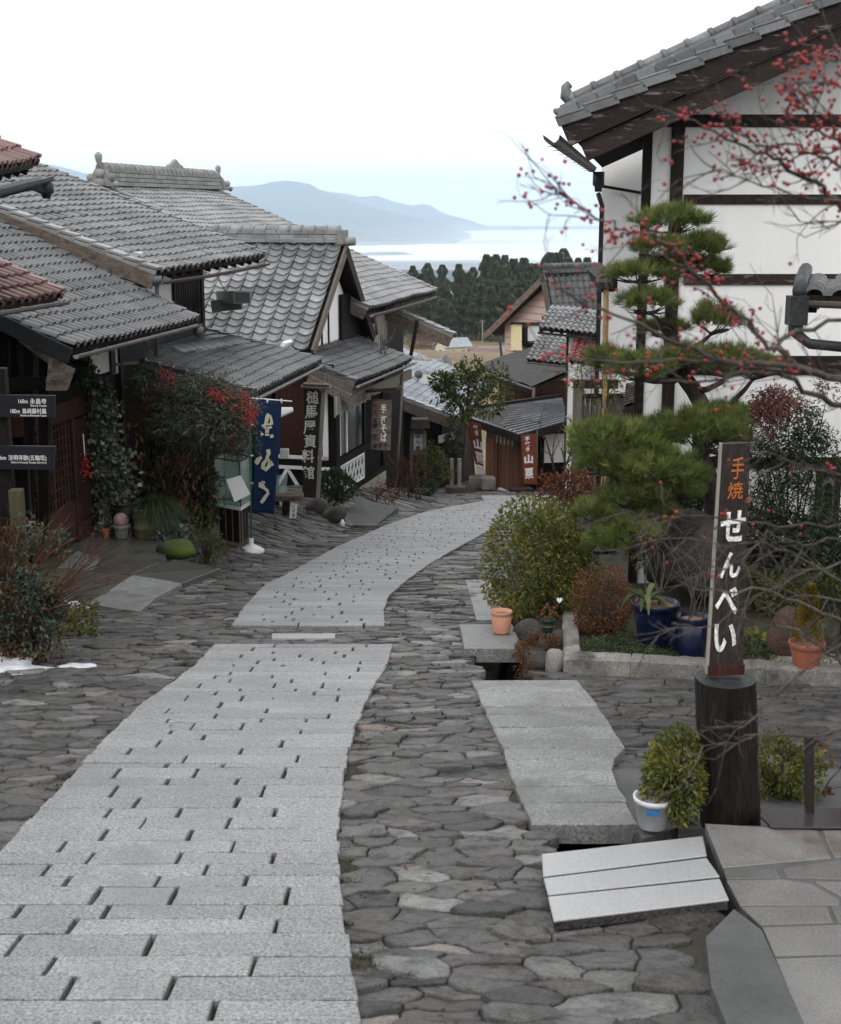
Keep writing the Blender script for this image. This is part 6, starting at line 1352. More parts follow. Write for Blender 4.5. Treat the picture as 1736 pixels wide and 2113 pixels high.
mb = MB(); strap(mb, p1[1] - Z * .03 + V((-.1, 0, 0)), 11, .46, .06, g, .9, 1.25); tag(mb.build('broad_leaf_plant', 'leaf_strap'), 'plant with broad glossy arching leaves in the largest blue pot', 'plant')
for (P, k, lb) in ((p1, 5, 'bare grey twigs rising from the largest blue pot'), (p3, 6, 'bare grey twigs rising from the blue pot by the sign board')):
    mb = MB()
    for i in range(k): twigs(mb, P[1] + V((g.uniform(-.08, .08), g.uniform(-.08, .08), -.04)), (g.uniform(-.3, .3), g.uniform(-.3, .3), 1), .5, .006, g, 2, .6)
    tag(mb.build('potted_twigs', 'twig_grey'), lb, 'plant')
mb = MB(); C = p4[1]; tp = MB()
P = []; D = []
gg = np.random.default_rng(3)
for i in range(1500): t = gg.random() ** .8; a = gg.random() * 6.283; r = (.115 * (1 - t) ** .6 * (1 + .2 * math.sin(a * 4 + t * 9)) + .01) * (.5 + .5 * gg.random()); P.append((C.x + r * math.cos(a), C.y + r * math.sin(a), C.z - .03 + .52 * t)); D.append((math.cos(a) * .6, math.sin(a) * .6, .9))
leaves(mb, np.array(P), np.array(D), .035 + .02 * gg.random(1500), .3, 0); tag(mb.build('golden_conifer', 'leaf_gold'), 'small golden yellow conifer in the terracotta pot', 'plant')
mb = MB(); strap(mb, gz(1565, 1330), 14, .38, .045, g, .8, 1.0); tag(mb.build('strap_leaf_plant', 'leaf_yellowgreen'), 'clump of yellow green strap leaves before the brown standing stone', 'plant')
mb = MB(); strap(mb, at(1505, 1130, 14.9), 10, .4, .03, g, .9, .9); o = mb.build('lily_clump', 'leaf_strap'); tag(o, 'clump of dark narrow leaves just left of the sign board at mid height', 'plant')
def mondo(mb, poly_px, n, L, seed):
    gg = np.random.default_rng(seed); P = []
    for i in range(n): u, v = gg.random(), gg.random(); x = poly_px[0] + (poly_px[1] - poly_px[0]) * u; y = poly_px[2] + (poly_px[3] - poly_px[2]) * v; p = gz(x, y, .10); P.append((p.x, p.y, p.z + .06 * math.sin(math.pi * u) * (1 + .3 * math.sin(x * .2 + y * .3))))
    P = np.array(P); D = unit(gg.normal(size=P.shape) * np.array([1, 1, .3]) + np.array([0, 0, .9]))
    leaves(mb, P, D, L * (.6 + .7 * gg.random(n)), .09, 0, None, .45)
mb = MB(); mondo(mb, (1205, 1388, 1328, 1366), 4200, .11, 1); mondo(mb, (1528, 1592, 1330, 1366), 1300, .11, 2); mondo(mb, (1480, 1530, 1330, 1350), 500, .1, 3); struct(mb.build('mondo_grass', 'leaf_grass'), 'stuff')
# heart marker and small plant in the green pot, dry plant over the drain edge
hm = thing('heart_marker', 'white heart on a wire stuck in the small green pot', 'plant marker', p5[1]); mb = MB(); c = at(1155, 1239, p5[1].y); hp = [V((.022 * (16 * math.sin(t) ** 3) / 16, 0, .022 * (13 * math.cos(t) - 5 * math.cos(2 * t) - 2 * math.cos(3 * t) - math.cos(4 * t)) / 14)) * 1.25 + c for t in [6.283 * i / 24 for i in range(24)]]
mb.prism(hp, (0, .01, 0)); mb.build('heart', 'white_paint', hm); mb = MB(); mb.tube([p5[1] - Z * .03, p5[1].lerp(c, .6), c - Z * .02], .003, 4); mb.build('wire', 'twig_grey', hm)
mb = MB(); crown(mb, p5[1] + V((0, 0, .05)), (.09, .07, .07), 120, .04, .4, 4); tag(mb.build('potted_cyclamen', 'leaf_russet'), 'small reddish plant in the dark green pot', 'plant')
mb = MB(); c = gz(1110, 1335, .1); crown(mb, c, (.24, .22, .13), 900, .05, .22, 44, 0, lump=.4); crown(mb, gz(1083, 1385, 0), (.06, .1, .22), 300, .05, .22, 45, 0); tag(mb.build('dry_fern', 'leaf_dry'), 'dry brown dead plant hanging over the drain edge by the kerb', 'plant')
for k, (px, py, rx, ry, rz, lb) in enumerate(((1105, 1375, .17, .2, .1, 'flat grey stone at the drain edge left of the kerb'), (1140, 1335, .14, .16, .12, 'round dark stone below the small green pot'), (1145, 1385, .1, .16, .16, 'pale upright stone leaning on the kerb corner'), (1090, 1320, .14, .15, .14, 'dark wet stone under the dry plant'))):
    c = gz(px, py, .0); mb = MB(); mb.blob((c.x, c.y + .1, c.z + rz * .4), rx, ry, rz, 70 + k, .3, 16, 10); tag(mb.build('garden_stone', 'rock_dark' if k != 2 else 'kerb_stone'), lb, 'rock')
# shrubs further down the right side
yg = bush('yellow_bamboo_shrub', 'sparse yellow green shrub in front of the red awning roof', 'bush', 1235, 775, 22, (.42, .35, .42), 520, .085, 'leaf_yellowgreen', 51, .22, 12, holes=.3, base_drop=2.6)
def bare(name, label, px, py, Y, n, L, rad, mat, seed, depth=3, spread=.55, up=1.0, cat='bush', wide=.3, grav=0.02, kids=(2, 3), lean=0):
    g = random.Random(seed); b = at(px, py, Y); mb = MB()
    for i in range(n): twigs(mb, b + V((g.uniform(-wide, wide), g.uniform(-wide, wide) * .6, 0)), (g.uniform(-.4, .4) + lean, g.uniform(-.3, .3), up), L * g.uniform(.7, 1.1), rad, g, depth, spread, 0, None, grav, 3, kids)
    return tag(mb.build(name, mat), label, cat)
bare('bare_plum', 'small leafless tree with dark crooked twigs before the white panel of the shop', 1152, 985, 31, 2, 1.0, .03, 'bark', 3, 3, .7, 1, 'tree', .1)
bare('bare_plum', 'pale grey leafless branches in front of the board fence', 1278, 905, 22.5, 2, .6, .02, 'twig_grey', 8, 3, .8, .9, 'tree', .1)
# the loquat by the chestnut shop and shrubs at the bend
def loquat():
    b = at(952, 990, 40.8); o = thing('loquat_tree', 'broad leaved evergreen tree with olive crown left of the chestnut shop', 'tree', b); L = MB(); T = MB(); e = at(962, 862, 40.7)
    T.tube([b, b.lerp(e, .5) + V((.05, 0, 0)), e], [.08, .065, .05], 8)
    for i, (px, py, hw, hh, yy) in enumerate(((935, 800, 42, 34, 40), (985, 785, 45, 38, 40.5), (1025, 790, 34, 34, 40.8), (950, 845, 36, 34, 39.8), (1000, 830, 38, 26, 40.2), (915, 790, 24, 20, 40), (970, 765, 30, 22, 40.5))):
        c = at(px, py, yy); r = (hw / 2800 * yy, hw / 2800 * yy * .9, hh / 2800 * yy); crown(L, c, r, 420, .17, .3, 70 + i, 0, lump=.25, shell=.6); T.tube([e, e.lerp(c, .6) + Z * .1, c], [.05, .035, .015], 6)
    L.build('crown', 'leaf_loquat', o); T.build('trunk', 'twig_grey', o)
loquat()
bush('dark_shrub', 'tall dark shrub in the shade left of the slanting red banner', 'bush', 932, 925, 40.6, (.3, .3, .62), 900, .12, 'leaf_dark', 81, .35, 8)
bush('garden_shrub', 'brownish green shrub by the stone posts at the bend', 'bush', 895, 965, 36.5, (.42, .45, .6), 2000, .085, 'leaf_loquat', 82, .35, 10, lump=.35, holes=.25)
bush('garden_shrub', 'dark low shrub at the lane edge behind the bare red shrub', 'bush', 868, 1005, 34, (.4, .4, .34), 1300, .08, 'leaf_dark', 83, .4, 8, lump=.35)
bare('red_twig_shrub', 'leafless reddish brown shrub beside the noodle shop wall', 842, 1030, 32.5, 16, .75, .012, 'twig_brown', 21, 3, .55, 1.1, 'bush', .35)
bare('dry_shrub', 'low dry orange brown shrub at the foot of the noodle shop plinth', 793, 1042, 30.5, 10, .45, .009, 'twig_brown', 22, 3, .7, .9, 'bush', .3)
mb = MB(); crown(mb, at(797, 1020, 30.6), (.32, .3, .2), 260, .1, .2, 91, 0, lump=.4); tag(mb.build('dry_grass_tuft', 'leaf_dry'), 'tuft of dry grass blades in front of the noodle shop plinth', 'plant')
bush('leafy_shrub', 'glossy dark leafy shrub between the tall sign and the white lattice', 'bush', 693, 998, 28.2, (.36, .34, .34), 1300, .1, 'leaf_dark', 92, .4, 10, lump=.3)
bare('climbing_twigs', 'leafless twigs of a small tree before the great house wall', 790, 745, 33.4, 3, .7, .018, 'twig_grey', 24, 3, .7, 1, 'tree', .2)
# ---- left planting
def ivy():
    o = thing('ivy', 'variegated ivy climbing the wall post beside the slatted door', 'climbing plant', at(232, 1095, 19.4)); L = MB(); g = random.Random(6); gg = np.random.default_rng(6)
    path = [(164, 738, 16), (178, 768, 16), (204, 800, 20), (218, 850, 28), (222, 900, 30), (230, 950, 40), (232, 1000, 40), (228, 1040, 38), (225, 1075, 26), (250, 1030, 34), (215, 1090, 14)]
    for i, (px, py, w) in enumerate(path):
        c = at(px, py, 19.3 + .35 * (px - 200) / 60); r = w / 2800 * 19.3
        P = np.array(c) + gg.normal(size=(420 if i > 2 else 260, 3)) * np.array([r * .55, .07, .17 if i > 2 else .09]); D = unit(gg.normal(size=P.shape) * .7 + np.array([.2, -.8, -.35])); up = 1 if i > 3 else 0
        m_ = len(P); leaves(L, P, D, .045 + .05 * gg.random(m_), .95, 0, np.clip(gg.random(m_) * (.8 if i > 2 else .45) + (.15 if i > 3 else 0), 0, 1), .1)
    L.build('foliage', 'leaf_ivy', o); S_ = MB(); S_.tube([at(px, py, 19.5) for px, py, w in path[:9]], .02, 6); S_.build('stem', 'bark', o)
ivy()
bs = at(312, 1120, 20.6)
nandina('heavenly_bamboo_bush', 'large shrub with red berry clusters under the lower tiled roof', None, [(at(325, 800, 20.5), .3, .24, 240, 0), (at(380, 835, 20.3), .36, .26, 330, 0), (at(440, 835, 20.2), .36, .26, 330, 0), (at(490, 840, 20.0), .3, .24, 260, 0), (at(420, 890, 20.1), .4, .24, 420, 0), (at(480, 905, 20.0), .32, .22, 330, 0), (at(300, 790, 20.6), .2, .2, 160, 0), (at(410, 800, 20.2), .4, .16, 330, 0), (at(450, 870, 19.8), .4, .3, 460, 0), (at(375, 880, 20.1), .36, .28, 360, 0), (at(345, 870, 20.4), .34, .22, 220, 0), (at(310, 850, 20.6), .2, .3, 110, 1)], 9, ['leaf_nandina', 'leaf_dry'], .075, base=bs,
    berries=[(at(x, y, 19.75 + .004 * (480 - x)), n, .05) for x, y, n in ((335, 768, 40), (350, 785, 60), (360, 800, 40), (315, 812, 20), (440, 815, 70), (455, 822, 70), (470, 818, 40), (505, 820, 50), (515, 835, 45), (520, 850, 60), (512, 862, 60), (490, 845, 30), (465, 900, 30), (480, 905, 20), (430, 845, 20), (522, 872, 35), (390, 890, 12), (345, 815, 30))])
mb = MB(); gg = np.random.default_rng(14); P = np.array([at(x, y, 20.4) for x, y in zip(255 + 180 * gg.random(420), 890 + 170 * gg.random(420))]) + gg.normal(size=(420, 3)) * .12; leaves(mb, P, unit(gg.normal(size=P.shape) * .6 + np.array([0, -.2, -1])), .06 + .07 * gg.random(420), .5, 0); tag(mb.build('dry_leaf_vine', 'leaf_dry'), 'brown withered leaves hanging below the red berried shrub', 'climbing plant')
bush('dark_shrub', 'dark undergrowth in the shade below the red berried shrub', 'bush', 372, 995, 20.9, (.7, .3, .5), 2600, .08, 'leaf_dark', 95, .3, 10, lump=.3)
zt0 = lambda px, py: onz(px, py, zA)
def potA(name, label, x0, x1, yt, yb, mat, prof=None, rim=.03, **k):
    Y = zt0((x0 + x1) / 2, yb).y; return pot(name, label, x0, x1, yt, x0 + 2, x1 - 2, yb, mat, Y=Y, prof=prof, rim=rim, **k)
potA('black_tub', 'black plastic tub at the foot of the ivy', 222, 286, 1038, 1108, 'pot_black')
B = potA('mossy_barrel', 'mossy green stained barrel shaped pot beside the black tub', 270, 326, 1048, 1114, 'barrel_moss', [(.92, 0), (.98, .02), (.97, .3), (1.03, .32), (1.03, .38), (.96, .4), (.97, .66), (1.03, .68), (1.03, .74), (.97, .76), (.98, .94), (1.02, .96), (1.0, 1.0), (.9, 1.0), (.88, .93)])
U = potA('stone_urn', 'small grey urn shaped pot holding a round cactus', 227, 268, 1083, 1114, 'pot_stone', [(.68, 0), (.72, .08), (.78, .5), (.9, .72), (.98, .78), (1.0, .84), (1.0, 1.0), (.9, 1.0), (.85, .9)])
mb = MB(); mb.lathe(U[1] - Z * .05, [(.03, 0), (.095, .04), (.115, .1), (.1, .16), (.06, .2), (.01, .215)], 20); tag(mb.build('cactus', 'cactus_pink'), 'round pinkish cactus in the grey urn', 'plant')
potA('terracotta_pot', 'tiny terracotta pot in front of the black tub', 210, 226, 1092, 1112, 'terracotta')
mb = MB(); c = B[1] + V((.12, .1, -.02)); gg = np.random.default_rng(5); n = 900; P = np.array(c) + gg.normal(size=(n, 3)) * np.array([.07, .05, .02]); a = gg.random(n) * 6.283; r = .25 + .75 * gg.random(n); D = np.stack([np.cos(a) * r + .25, np.sin(a) * r - .25, .75 * np.ones(n)], 1)
for k in range(3): needles(mb, P, D, .01, .012, 0, None)
L_ = .35 + .4 * gg.random(n); k = 6; Dn = unit(D); s_ = unit(np.cross(Dn, np.array([[0, 0, 1.0]]))); vs = np.zeros((n, (k + 1) * 2, 3))
for j in range(k + 1):
    t = j / k; q = P + Dn * (L_ * t)[:, None] - np.array([[0, 0, 1]]) * (L_ * t * t * .95)[:, None]; w = .008 * (1 - t * .9); vs[:, 2 * j] = q - s_ * w; vs[:, 2 * j + 1] = q + s_ * w
f = np.array([[2 * j, 2 * j + 1, 2 * j + 3, 2 * j + 2] for j in range(k)]); mb.arr(vs.reshape(-1, 3), (f[None] + (np.arange(n) * (k + 1) * 2)[:, None, None]).reshape(-1, 4), 0, np.repeat(gg.random(n), k)); tag(mb.build('sedge_clump', 'leaf_grass'), 'long arching dark grass blades spilling from beside the mossy barrel', 'plant')
mb = MB(); crown(mb, zt0(350, 1108) + Z * .05, (.3, .2, .17), 900, .06, .8, 61, 0, lump=.3); tag(mb.build('variegated_ivy_mound', 'leaf_variegated'), 'low mound of white edged ivy under the arching grass', 'plant')
c = zt0(368, 1140); mb = MB(); mb.blob((c.x, c.y + .1, c.z + .02), .3, .25, .14, 44, .2, 20, 12); tag(mb.build('moss_boulder', 'rock_moss'), 'rounded boulder covered in green moss at the terrace edge', 'rock')
bush('terrace_shrub', 'straggly brown green plants hanging over the terrace edge by the display stand', 'bush', 425, 1120, 19.2, (.3, .3, .3), 1500, .05, 'leaf_loquat', 63, .3, 10, lump=.4, holes=.3)
# shrub with bare stems at the left edge
def left_shrub():
    b = V((at(45, 1335, 12.05).x, 12.05, G(12.05))); o = thing('bare_stem_shrub', 'shrub of bare orange brown stems and small leaves at the left edge', 'bush', b); g = random.Random(17); T = MB()
    ends = [(255, 1135), (235, 1190), (240, 1200), (200, 1150), (150, 1130), (120, 1080), (105, 1090), (60, 1085), (20, 1080), (170, 1215), (200, 1255), (180, 1180), (90, 1110), (30, 1120), (-20, 1150), (150, 1250), (210, 1120)]
    for i, (px, py) in enumerate(ends * 2):
        e = at(px + g.uniform(-14, 14), py + g.uniform(-20, 20), b.y + g.uniform(-.35, .5)); s_ = b + V((g.uniform(-.25, .22), g.uniform(-.2, .25), g.uniform(0, .1))); m = s_.lerp(e, .5) + V((-.12, 0, .14)) + V((g.uniform(-.08, .08), 0, g.uniform(-.05, .08)))
        T.tube([s_, s_.lerp(m, .5) + V((-.03, 0, .04)), m, m.lerp(e, .5) + V((-.02, 0, .03)), e], [.010, .009, .007, .005, .003], 5, 0)
        for _ in range(4): q = m.lerp(e, g.random()); twigs(T, q, (e - m).normalized() + V((g.uniform(-.6, .6), g.uniform(-.4, .4), g.uniform(-.3, .6))), g.uniform(.12, .3), .003, g, 1, .6)
    T.build('stem', 'twig_brown', o); L = MB()
    crown(L, at(80, 1200, b.y), (.32, .25, .5), 1900, .05, .5, 71, 0, lump=.4, holes=.35); crown(L, at(35, 1270, b.y - .1), (.4, .25, .34), 2200, .05, .5, 72, 0, lump=.4, holes=.3); L.build('foliage', 'leaf_nandina', o)
    L = MB(); crown(L, at(40, 1200, b.y - .1), (.34, .22, .55), 700, .045, .4, 73, 0, holes=.4); crown(L, at(60, 1300, b.y - .1), (.36, .25, .3), 700, .045, .4, 74, 0, holes=.4); L.build('dry_leaf', 'leaf_dry', o)
left_shrub()
mb = MB(); P = []; g = np.random.default_rng(4)
for i in range(900): p = ong(70 + 130 * g.random(), 1255 + 65 * g.random()); P.append((p.x, p.y, p.z + .1 * g.random()))
leaves(mb, np.array(P), unit(g.normal(size=(900, 3)) + np.array([0, 0, .6])), .04 + .05 * g.random(900), .5, 0); struct(mb.build('weeds', 'leaf_loquat'), 'stuff')
mb = MB(); P = []
for i in range(1600):
    x = 560 * g.random(); p = ong(120 + x, 1150 + 90 * g.random() + 60 * (x < 100)); P.append((p.x - .1, p.y, p.z + .005))
# ---- foreground shrub with red berries, rooted right of the picture beside the platform
def berry():
    g = random.Random(23); base = V((2.35, 3.3, G(3.3) - .2)); o = thing('berry_shrub', 'leafless shrub with red berries reaching in from the right foreground', 'bush', base); T = MB(); C = []; R_ = []
    def chain(pts, Y0, Y1, r0, r1, tw=1.0, bern=0.0):
        n = len(pts); P = [at(px, py, Y0 + (Y1 - Y0) * i / (n - 1)) for i, (px, py) in enumerate(pts)]; Q = []
        for i in range(n - 1):
            for j in range(3):
                t = j / 3; w = V((g.uniform(-1, 1), g.uniform(-1, 1), g.uniform(-1, 1))) * .008 if j else V(); Q.append(P[i].lerp(P[i + 1], t) + w)
        Q.append(P[-1]); m = len(Q); T.tube(Q, [.6 * (r0 + (r1 - r0) * i / (m - 1)) for i in range(m)], 7)
        for i in range(1, m):
            d = (Q[i] - Q[i - 1]).normalized(); t = i / m
            k = (1 if g.random() < .75 * tw else 0) + (1 if g.random() < .4 * tw else 0)
            for _ in range(k):
                tips = []; e = (d * .8 + V((g.uniform(-.5, .5), g.uniform(-.6, .6), g.uniform(-.9, .9)))).normalized(); twigs(T, Q[i], e, g.uniform(.04, .14), .0016, g, 2, .7, 0, tips, 0, 3, (1, 2), .6)
                if bern > 0:
                    for (p, dd, dp) in tips:
                        if g.random() < bern * 1.1: add_b(p, g.choice((1, 1, 1, 2)))
            if bern > 0:
                for _ in range(2):
                    if g.random() < bern * 2.8: add_b(Q[i].lerp(Q[i - 1], g.random()) + V((g.gauss(0, .012), 0, g.gauss(0, .012))), g.choice((1, 2, 3, 4)))
        return Q
    def add_b(p, n):
        for _ in range(n):
            c = p + V((g.gauss(0, .008), g.gauss(0, .008), g.gauss(0, .008))); C.append(tuple(c)); R_.append(g.uniform(.0034, .0048))
    A1 = [(1900, 900), (1736, 782), (1644, 757), (1615, 725)]
    chain(A1, 3.2, 3.15, .017, .013, .5)
    chain([(1615, 725), (1611, 703), (1644, 682), (1736, 660), (1800, 640)], 3.15, 3.2, .011, .007, .6, .02)
    chain([(1615, 725), (1579, 707), (1525, 649), (1478, 610), (1435, 566), (1413, 540), (1377, 504), (1327, 482), (1291, 472), (1248, 457), (1201, 428), (1140, 400)], 3.15, 2.9, .010, .002, 1.0, .26)
    chain([(1900, 960), (1736, 836), (1687, 815), (1615, 775), (1561, 768), (1457, 786), (1363, 786)], 3.3, 3.0, .015, .003, .8, .06)
    chain([(1700, 775), (1644, 757), (1525, 750), (1435, 718), (1345, 682), (1266, 649), (1183, 613), (1125, 592)], 3.1, 2.7, .012, .002, 1.0, .17)
    chain([(1650, 770), (1561, 757), (1435, 746), (1327, 746), (1237, 743), (1135, 743)], 3.1, 2.7, .009, .002, .9, .12)
    chain([(1900, 560), (1736, 428), (1701, 385), (1644, 360), (1608, 328), (1561, 317), (1500, 288), (1435, 248), (1352, 250)], 3.1, 2.8, .011, .002, .8, .24)
    chain([(1736, 346), (1694, 324), (1651, 299), (1561, 299), (1518, 274), (1495, 248)], 3.0, 2.85, .006, .002, .8, .2)
    chain([(1800, 430), (1736, 414), (1622, 396), (1543, 371), (1475, 349)], 3.1, 2.9, .006, .0018, 1.2, .03)
    chain([(1800, 455), (1736, 457), (1651, 457)], 3.1, 3.0, .005, .0015, 1.0)
    chain([(1800, 330), (1736, 290), (1680, 262), (1655, 223), (1640, 205)], 2.9, 2.75, .006, .002, .6, .5); chain([(1800, 190), (1736, 180), (1694, 170), (1660, 195)], 2.9, 2.75, .005, .002, .6, .6); chain([(1780, 150), (1736, 122), (1690, 115), (1640, 128)], 2.9, 2.75, .005, .002, .5, .6); chain([(1780, 250), (1736, 262), (1700, 240)], 2.9, 2.8, .004, .002, .5, .5)
    chain([(1850, 300), (1736, 305), (1650, 320), (1600, 345), (1520, 330)], 3.0, 2.9, .005, .0015, 1.0, .2)
    # lower tangle
    chain([(1950, 1400), (1736, 1280), (1676, 1254), (1588, 1218), (1500, 1223), (1430, 1214)], 3.5, 3.1, .010, .0025, 1.3)
    chain([(1950, 1150), (1736, 1082), (1632, 1086), (1544, 1078), (1412, 1064), (1346, 1073), (1280, 1051)], 3.6, 3.2, .007, .002, 1.1, .035)
    chain([(1736, 1113), (1658, 1126), (1583, 1095), (1540, 1148), (1500, 1175), (1440, 1188)], 3.5, 3.2, .006, .002, 1.2, .02)
    chain([(1950, 1500), (1736, 1370), (1698, 1337), (1650, 1300), (1600, 1290)], 3.4, 3.2, .009, .003, 1.2)
    chain([(1736, 1330), (1640, 1400), (1560, 1480), (1500, 1530)], 3.3, 3.1, .005, .0018, 1.0)
    chain([(1760, 1505), (1654, 1518), (1557, 1516), (1520, 1535), (1450, 1540)], 3.3, 3.1, .006, .0018, 1.0)
    chain([(1736, 1160), (1640, 1190), (1560, 1230), (1480, 1290), (1360, 1310)], 3.5, 3.2, .005, .0018, 1.2)
    chain([(1900, 1230), (1736, 1200), (1650, 1150), (1580, 1120), (1500, 1130), (1420, 1110), (1330, 1120)], 3.6, 3.2, .006, .0018, 1.3, .03)
    chain([(1900, 1010), (1736, 980), (1650, 960), (1580, 930), (1500, 960)], 3.5, 3.2, .006, .0018, 1.0, .06)
    chain([(1850, 1300), (1736, 1240), (1650, 1230), (1560, 1180)], 3.5, 3.3, .005, .002, 1.3)
    chain([(1900, 2020), (1736, 1900), (1690, 1890), (1640, 1900), (1600, 1905)], 2.6, 2.55, .004, .0012, .8) if False else None
    # trunks
    for (px, py) in ((1900, 900), (1900, 960), (1900, 560), (1950, 1400), (1950, 1150), (1950, 1500), (1900, 1230), (1900, 1010), (1850, 300), (1800, 190)):
        e = at(px, py, 3.3); w = lambda s: V((g.uniform(-s, s), g.uniform(-s, s), g.uniform(-s, s))); b_ = base + V((g.uniform(-.1, .1), g.uniform(-.1, .1), 0)); T.tube([b_, b_.lerp(e, .2) + V((.04, .02, .1)) + w(.03), b_.lerp(e, .4) + V((.1, .05, .1)) + w(.04), b_.lerp(e, .6) + V((.12, .05, .1)) + w(.04), b_.lerp(e, .8) + V((.06, .02, .05)) + w(.03), e], [.024, .02, .017, .014, .012, .009], 8)
    T.build('branch', 'twig_grey', o); B = MB(); ball_arr(B, C, R_, 0, 8, 6); struct(B.build('berry_cluster', 'berry_red', o), 'stuff')
berry()
# ================================================================== signs, banners and small things
# ---- log post with the cracker shop's board
YL = 7.05
so_ = thing('shop_sign_post', 'tall dark board with white and orange characters on a thick log stump', 'sign', at(1507, 1702, YL))
mb = MB(); a, b = at(1508, 1706, YL), at(1497, 1400, YL); r = .165; n = 28; vs = []; fs = []; g = random.Random(3); prof = [1 + .03 * math.sin(3 * t + 1) + .02 * math.sin(7 * t) for t in [6.283 * k / n for k in range(n)]]
for i in range(9):
    p = a.lerp(b, i / 8)
    for k in range(n): t = 6.283 * k / n; rr = r * prof[k] * (1 + .012 * math.sin(i * 1.3 + k)); vs.append(p + V((math.cos(t) * rr, math.sin(t) * rr, 0)))
fs = [(i * n + k, i * n + (k + 1) % n, (i + 1) * n + (k + 1) % n, (i + 1) * n + k) for i in range(8) for k in range(n)]
mb.add(vs, fs, 0, None, True); mb.add([vs[8 * n + k] for k in range(n)], [tuple(range(n))], 1); mb.build('log_stump', ['log_bark', 'log_top'], so_)
yb_ = YL - .02; q0, q1, q2, q3 = at(1463, 1392, yb_), at(1534, 1388, yb_), at(1549, 914, yb_ + .08), at(1492, 916, yb_ + .08)
mb = MB(); mb.prism([q0, q1, q2, q3], (0, .05, 0)); bd = mb.build('board', 'wood_sign', so_, bevel=.004)
mb = MB(); mb.prism([q0 + V((-.012, .003, 0)), q0 + V((-.001, .003, 0)), q3 + V((-.001, .003, 0)), q3 + V((-.009, .003, 0))], (0, .046, 0)); mb.build('worn_edge', 'wood_edge', bd)
mb = MB(); w0, w1 = at(1462, 1392, yb_ - .012), at(1537, 1388, yb_ - .012); mb.obox(w0 - Z * .012, w1 - w0, V((0, .09, 0)), Z * .058)
for f in (.08, .92): p = w0.lerp(w1, f) + Z * .02; mb.tube([p - V((0, .008, 0)), p + V((0, .002, 0))], .006, 8)
mb.build('steel_shoe', 'rust_steel', so_)
bx = (q1 - q0).normalized(); by = (q3 - q0).normalized()
def signchar(mb, ch, px, py, w, h, bold=.02, mat=0, Y=yb_): t = (1392 - py) / 478; glyph_at(mb, ch, at(px, py, yb_ + .08 * t - .004), bx, by, w / 2800 * 7.2, h / 2800 * 7.2, bold, mat)
mb = MB()
for ch, px, py, w, h in (('せ', 1513, 1086, 52, 66), ('ん', 1508, 1166, 44, 56), ('べ', 1500, 1240, 48, 60), ('い', 1497, 1316, 48, 62)): signchar(mb, ch, px, py, w, h, .028)
mb.build('white_lettering', 'letter_worn', bd); mb = MB()
for ch, px, py, w, h in (('手', 1523, 966, 26, 46), ('焼', 1518, 1012, 32, 36)): signchar(mb, ch, px, py, w, h, .008)
mb.build('orange_lettering', 'letter_orange', bd)
# ---- steel stand on the platform
st = thing('sign_stand', 'flat brown steel base plate with an upright post on the stone platform', 'stand', plat(1690, 1700))
mb = MB(); pl = [plat(x, y) + Z * .004 for x, y in ((1570, 1674), (1568, 1690), (1590, 1711), (1604, 1713), (1950, 1714), (1950, 1672))]; mb.prism(pl, (0, 0, .014)); mb.build('base_plate', 'steel_plate', st, bevel=.003)
mb = MB(); c = plat(1673, 1684) + Z * .016; mb.obox(c + V((-.022, 0, 0)), V((.044, 0, 0)), V((0, .044, 0)), at(1672, 1528, c.y) - at(1673, 1684, c.y)); mb.build('post', 'steel_brown', st, bevel=.003)
bk = thing('white_bucket', 'small white bucket pot with blue print beside the azalea at the log post', 'bucket', ong(1352, 1730, dz=.03))
c = ong(1356, 1728, dz=.035) + V((0, .14, 0)); mb = MB(); h = .18; mb.lathe(c, [(.075, 0), (.08, .005), (.102, h - .03), (.112, h - .028), (.115, h), (.1, h), (.098, h - .04)], 26); mb.build('bucket_body', 'plastic_white', bk)
mb = MB(); 
for i in range(6): t = math.radians(238 + i * 7); t2 = math.radians(238 + (i + 1) * 7); rr = .0955; mb.add([c + V((math.cos(t) * rr, math.sin(t) * rr, .10)), c + V((math.cos(t2) * rr, math.sin(t2) * rr, .10)), c + V((math.cos(t2) * (rr + .006), math.sin(t2) * (rr + .006), .14)), c + V((math.cos(t) * (rr + .006), math.sin(t) * (rr + .006), .14))], [(0, 1, 2, 3)])
mb.build('blue_print', 'cap_print', bk)
c = at(1413, 1703, 7.2); mb = MB(); mb.blob((c.x, c.y, c.z - .01), .1, .09, .055, 9, .3, 16, 10); tag(mb.build('small_rock', 'rock_dark'), 'small dark rock between the white bucket and the log post', 'rock')
mb = MB(); g = random.Random(9); b = at(1690, 1665, 7.7); twigs(mb, b, (.15, 0, 1), .3, .005, g, 1, .5, 0); tp = MB(); o = mb.build('dry_stalk', 'twig_brown'); tag(o, 'dry orange stalk with withered leaves behind the steel post', 'plant'); L = MB(); crown(L, at(1702, 1560, 7.7), (.05, .05, .08), 30, .06, .4, 5); L.build('dry_leaf', 'leaf_dry', o); L = MB(); crown(L, at(1690, 1645, 7.7), (.06, .05, .06), 24, .07, .6, 6); L.build('dry_leaf', 'leaf_dry', o)
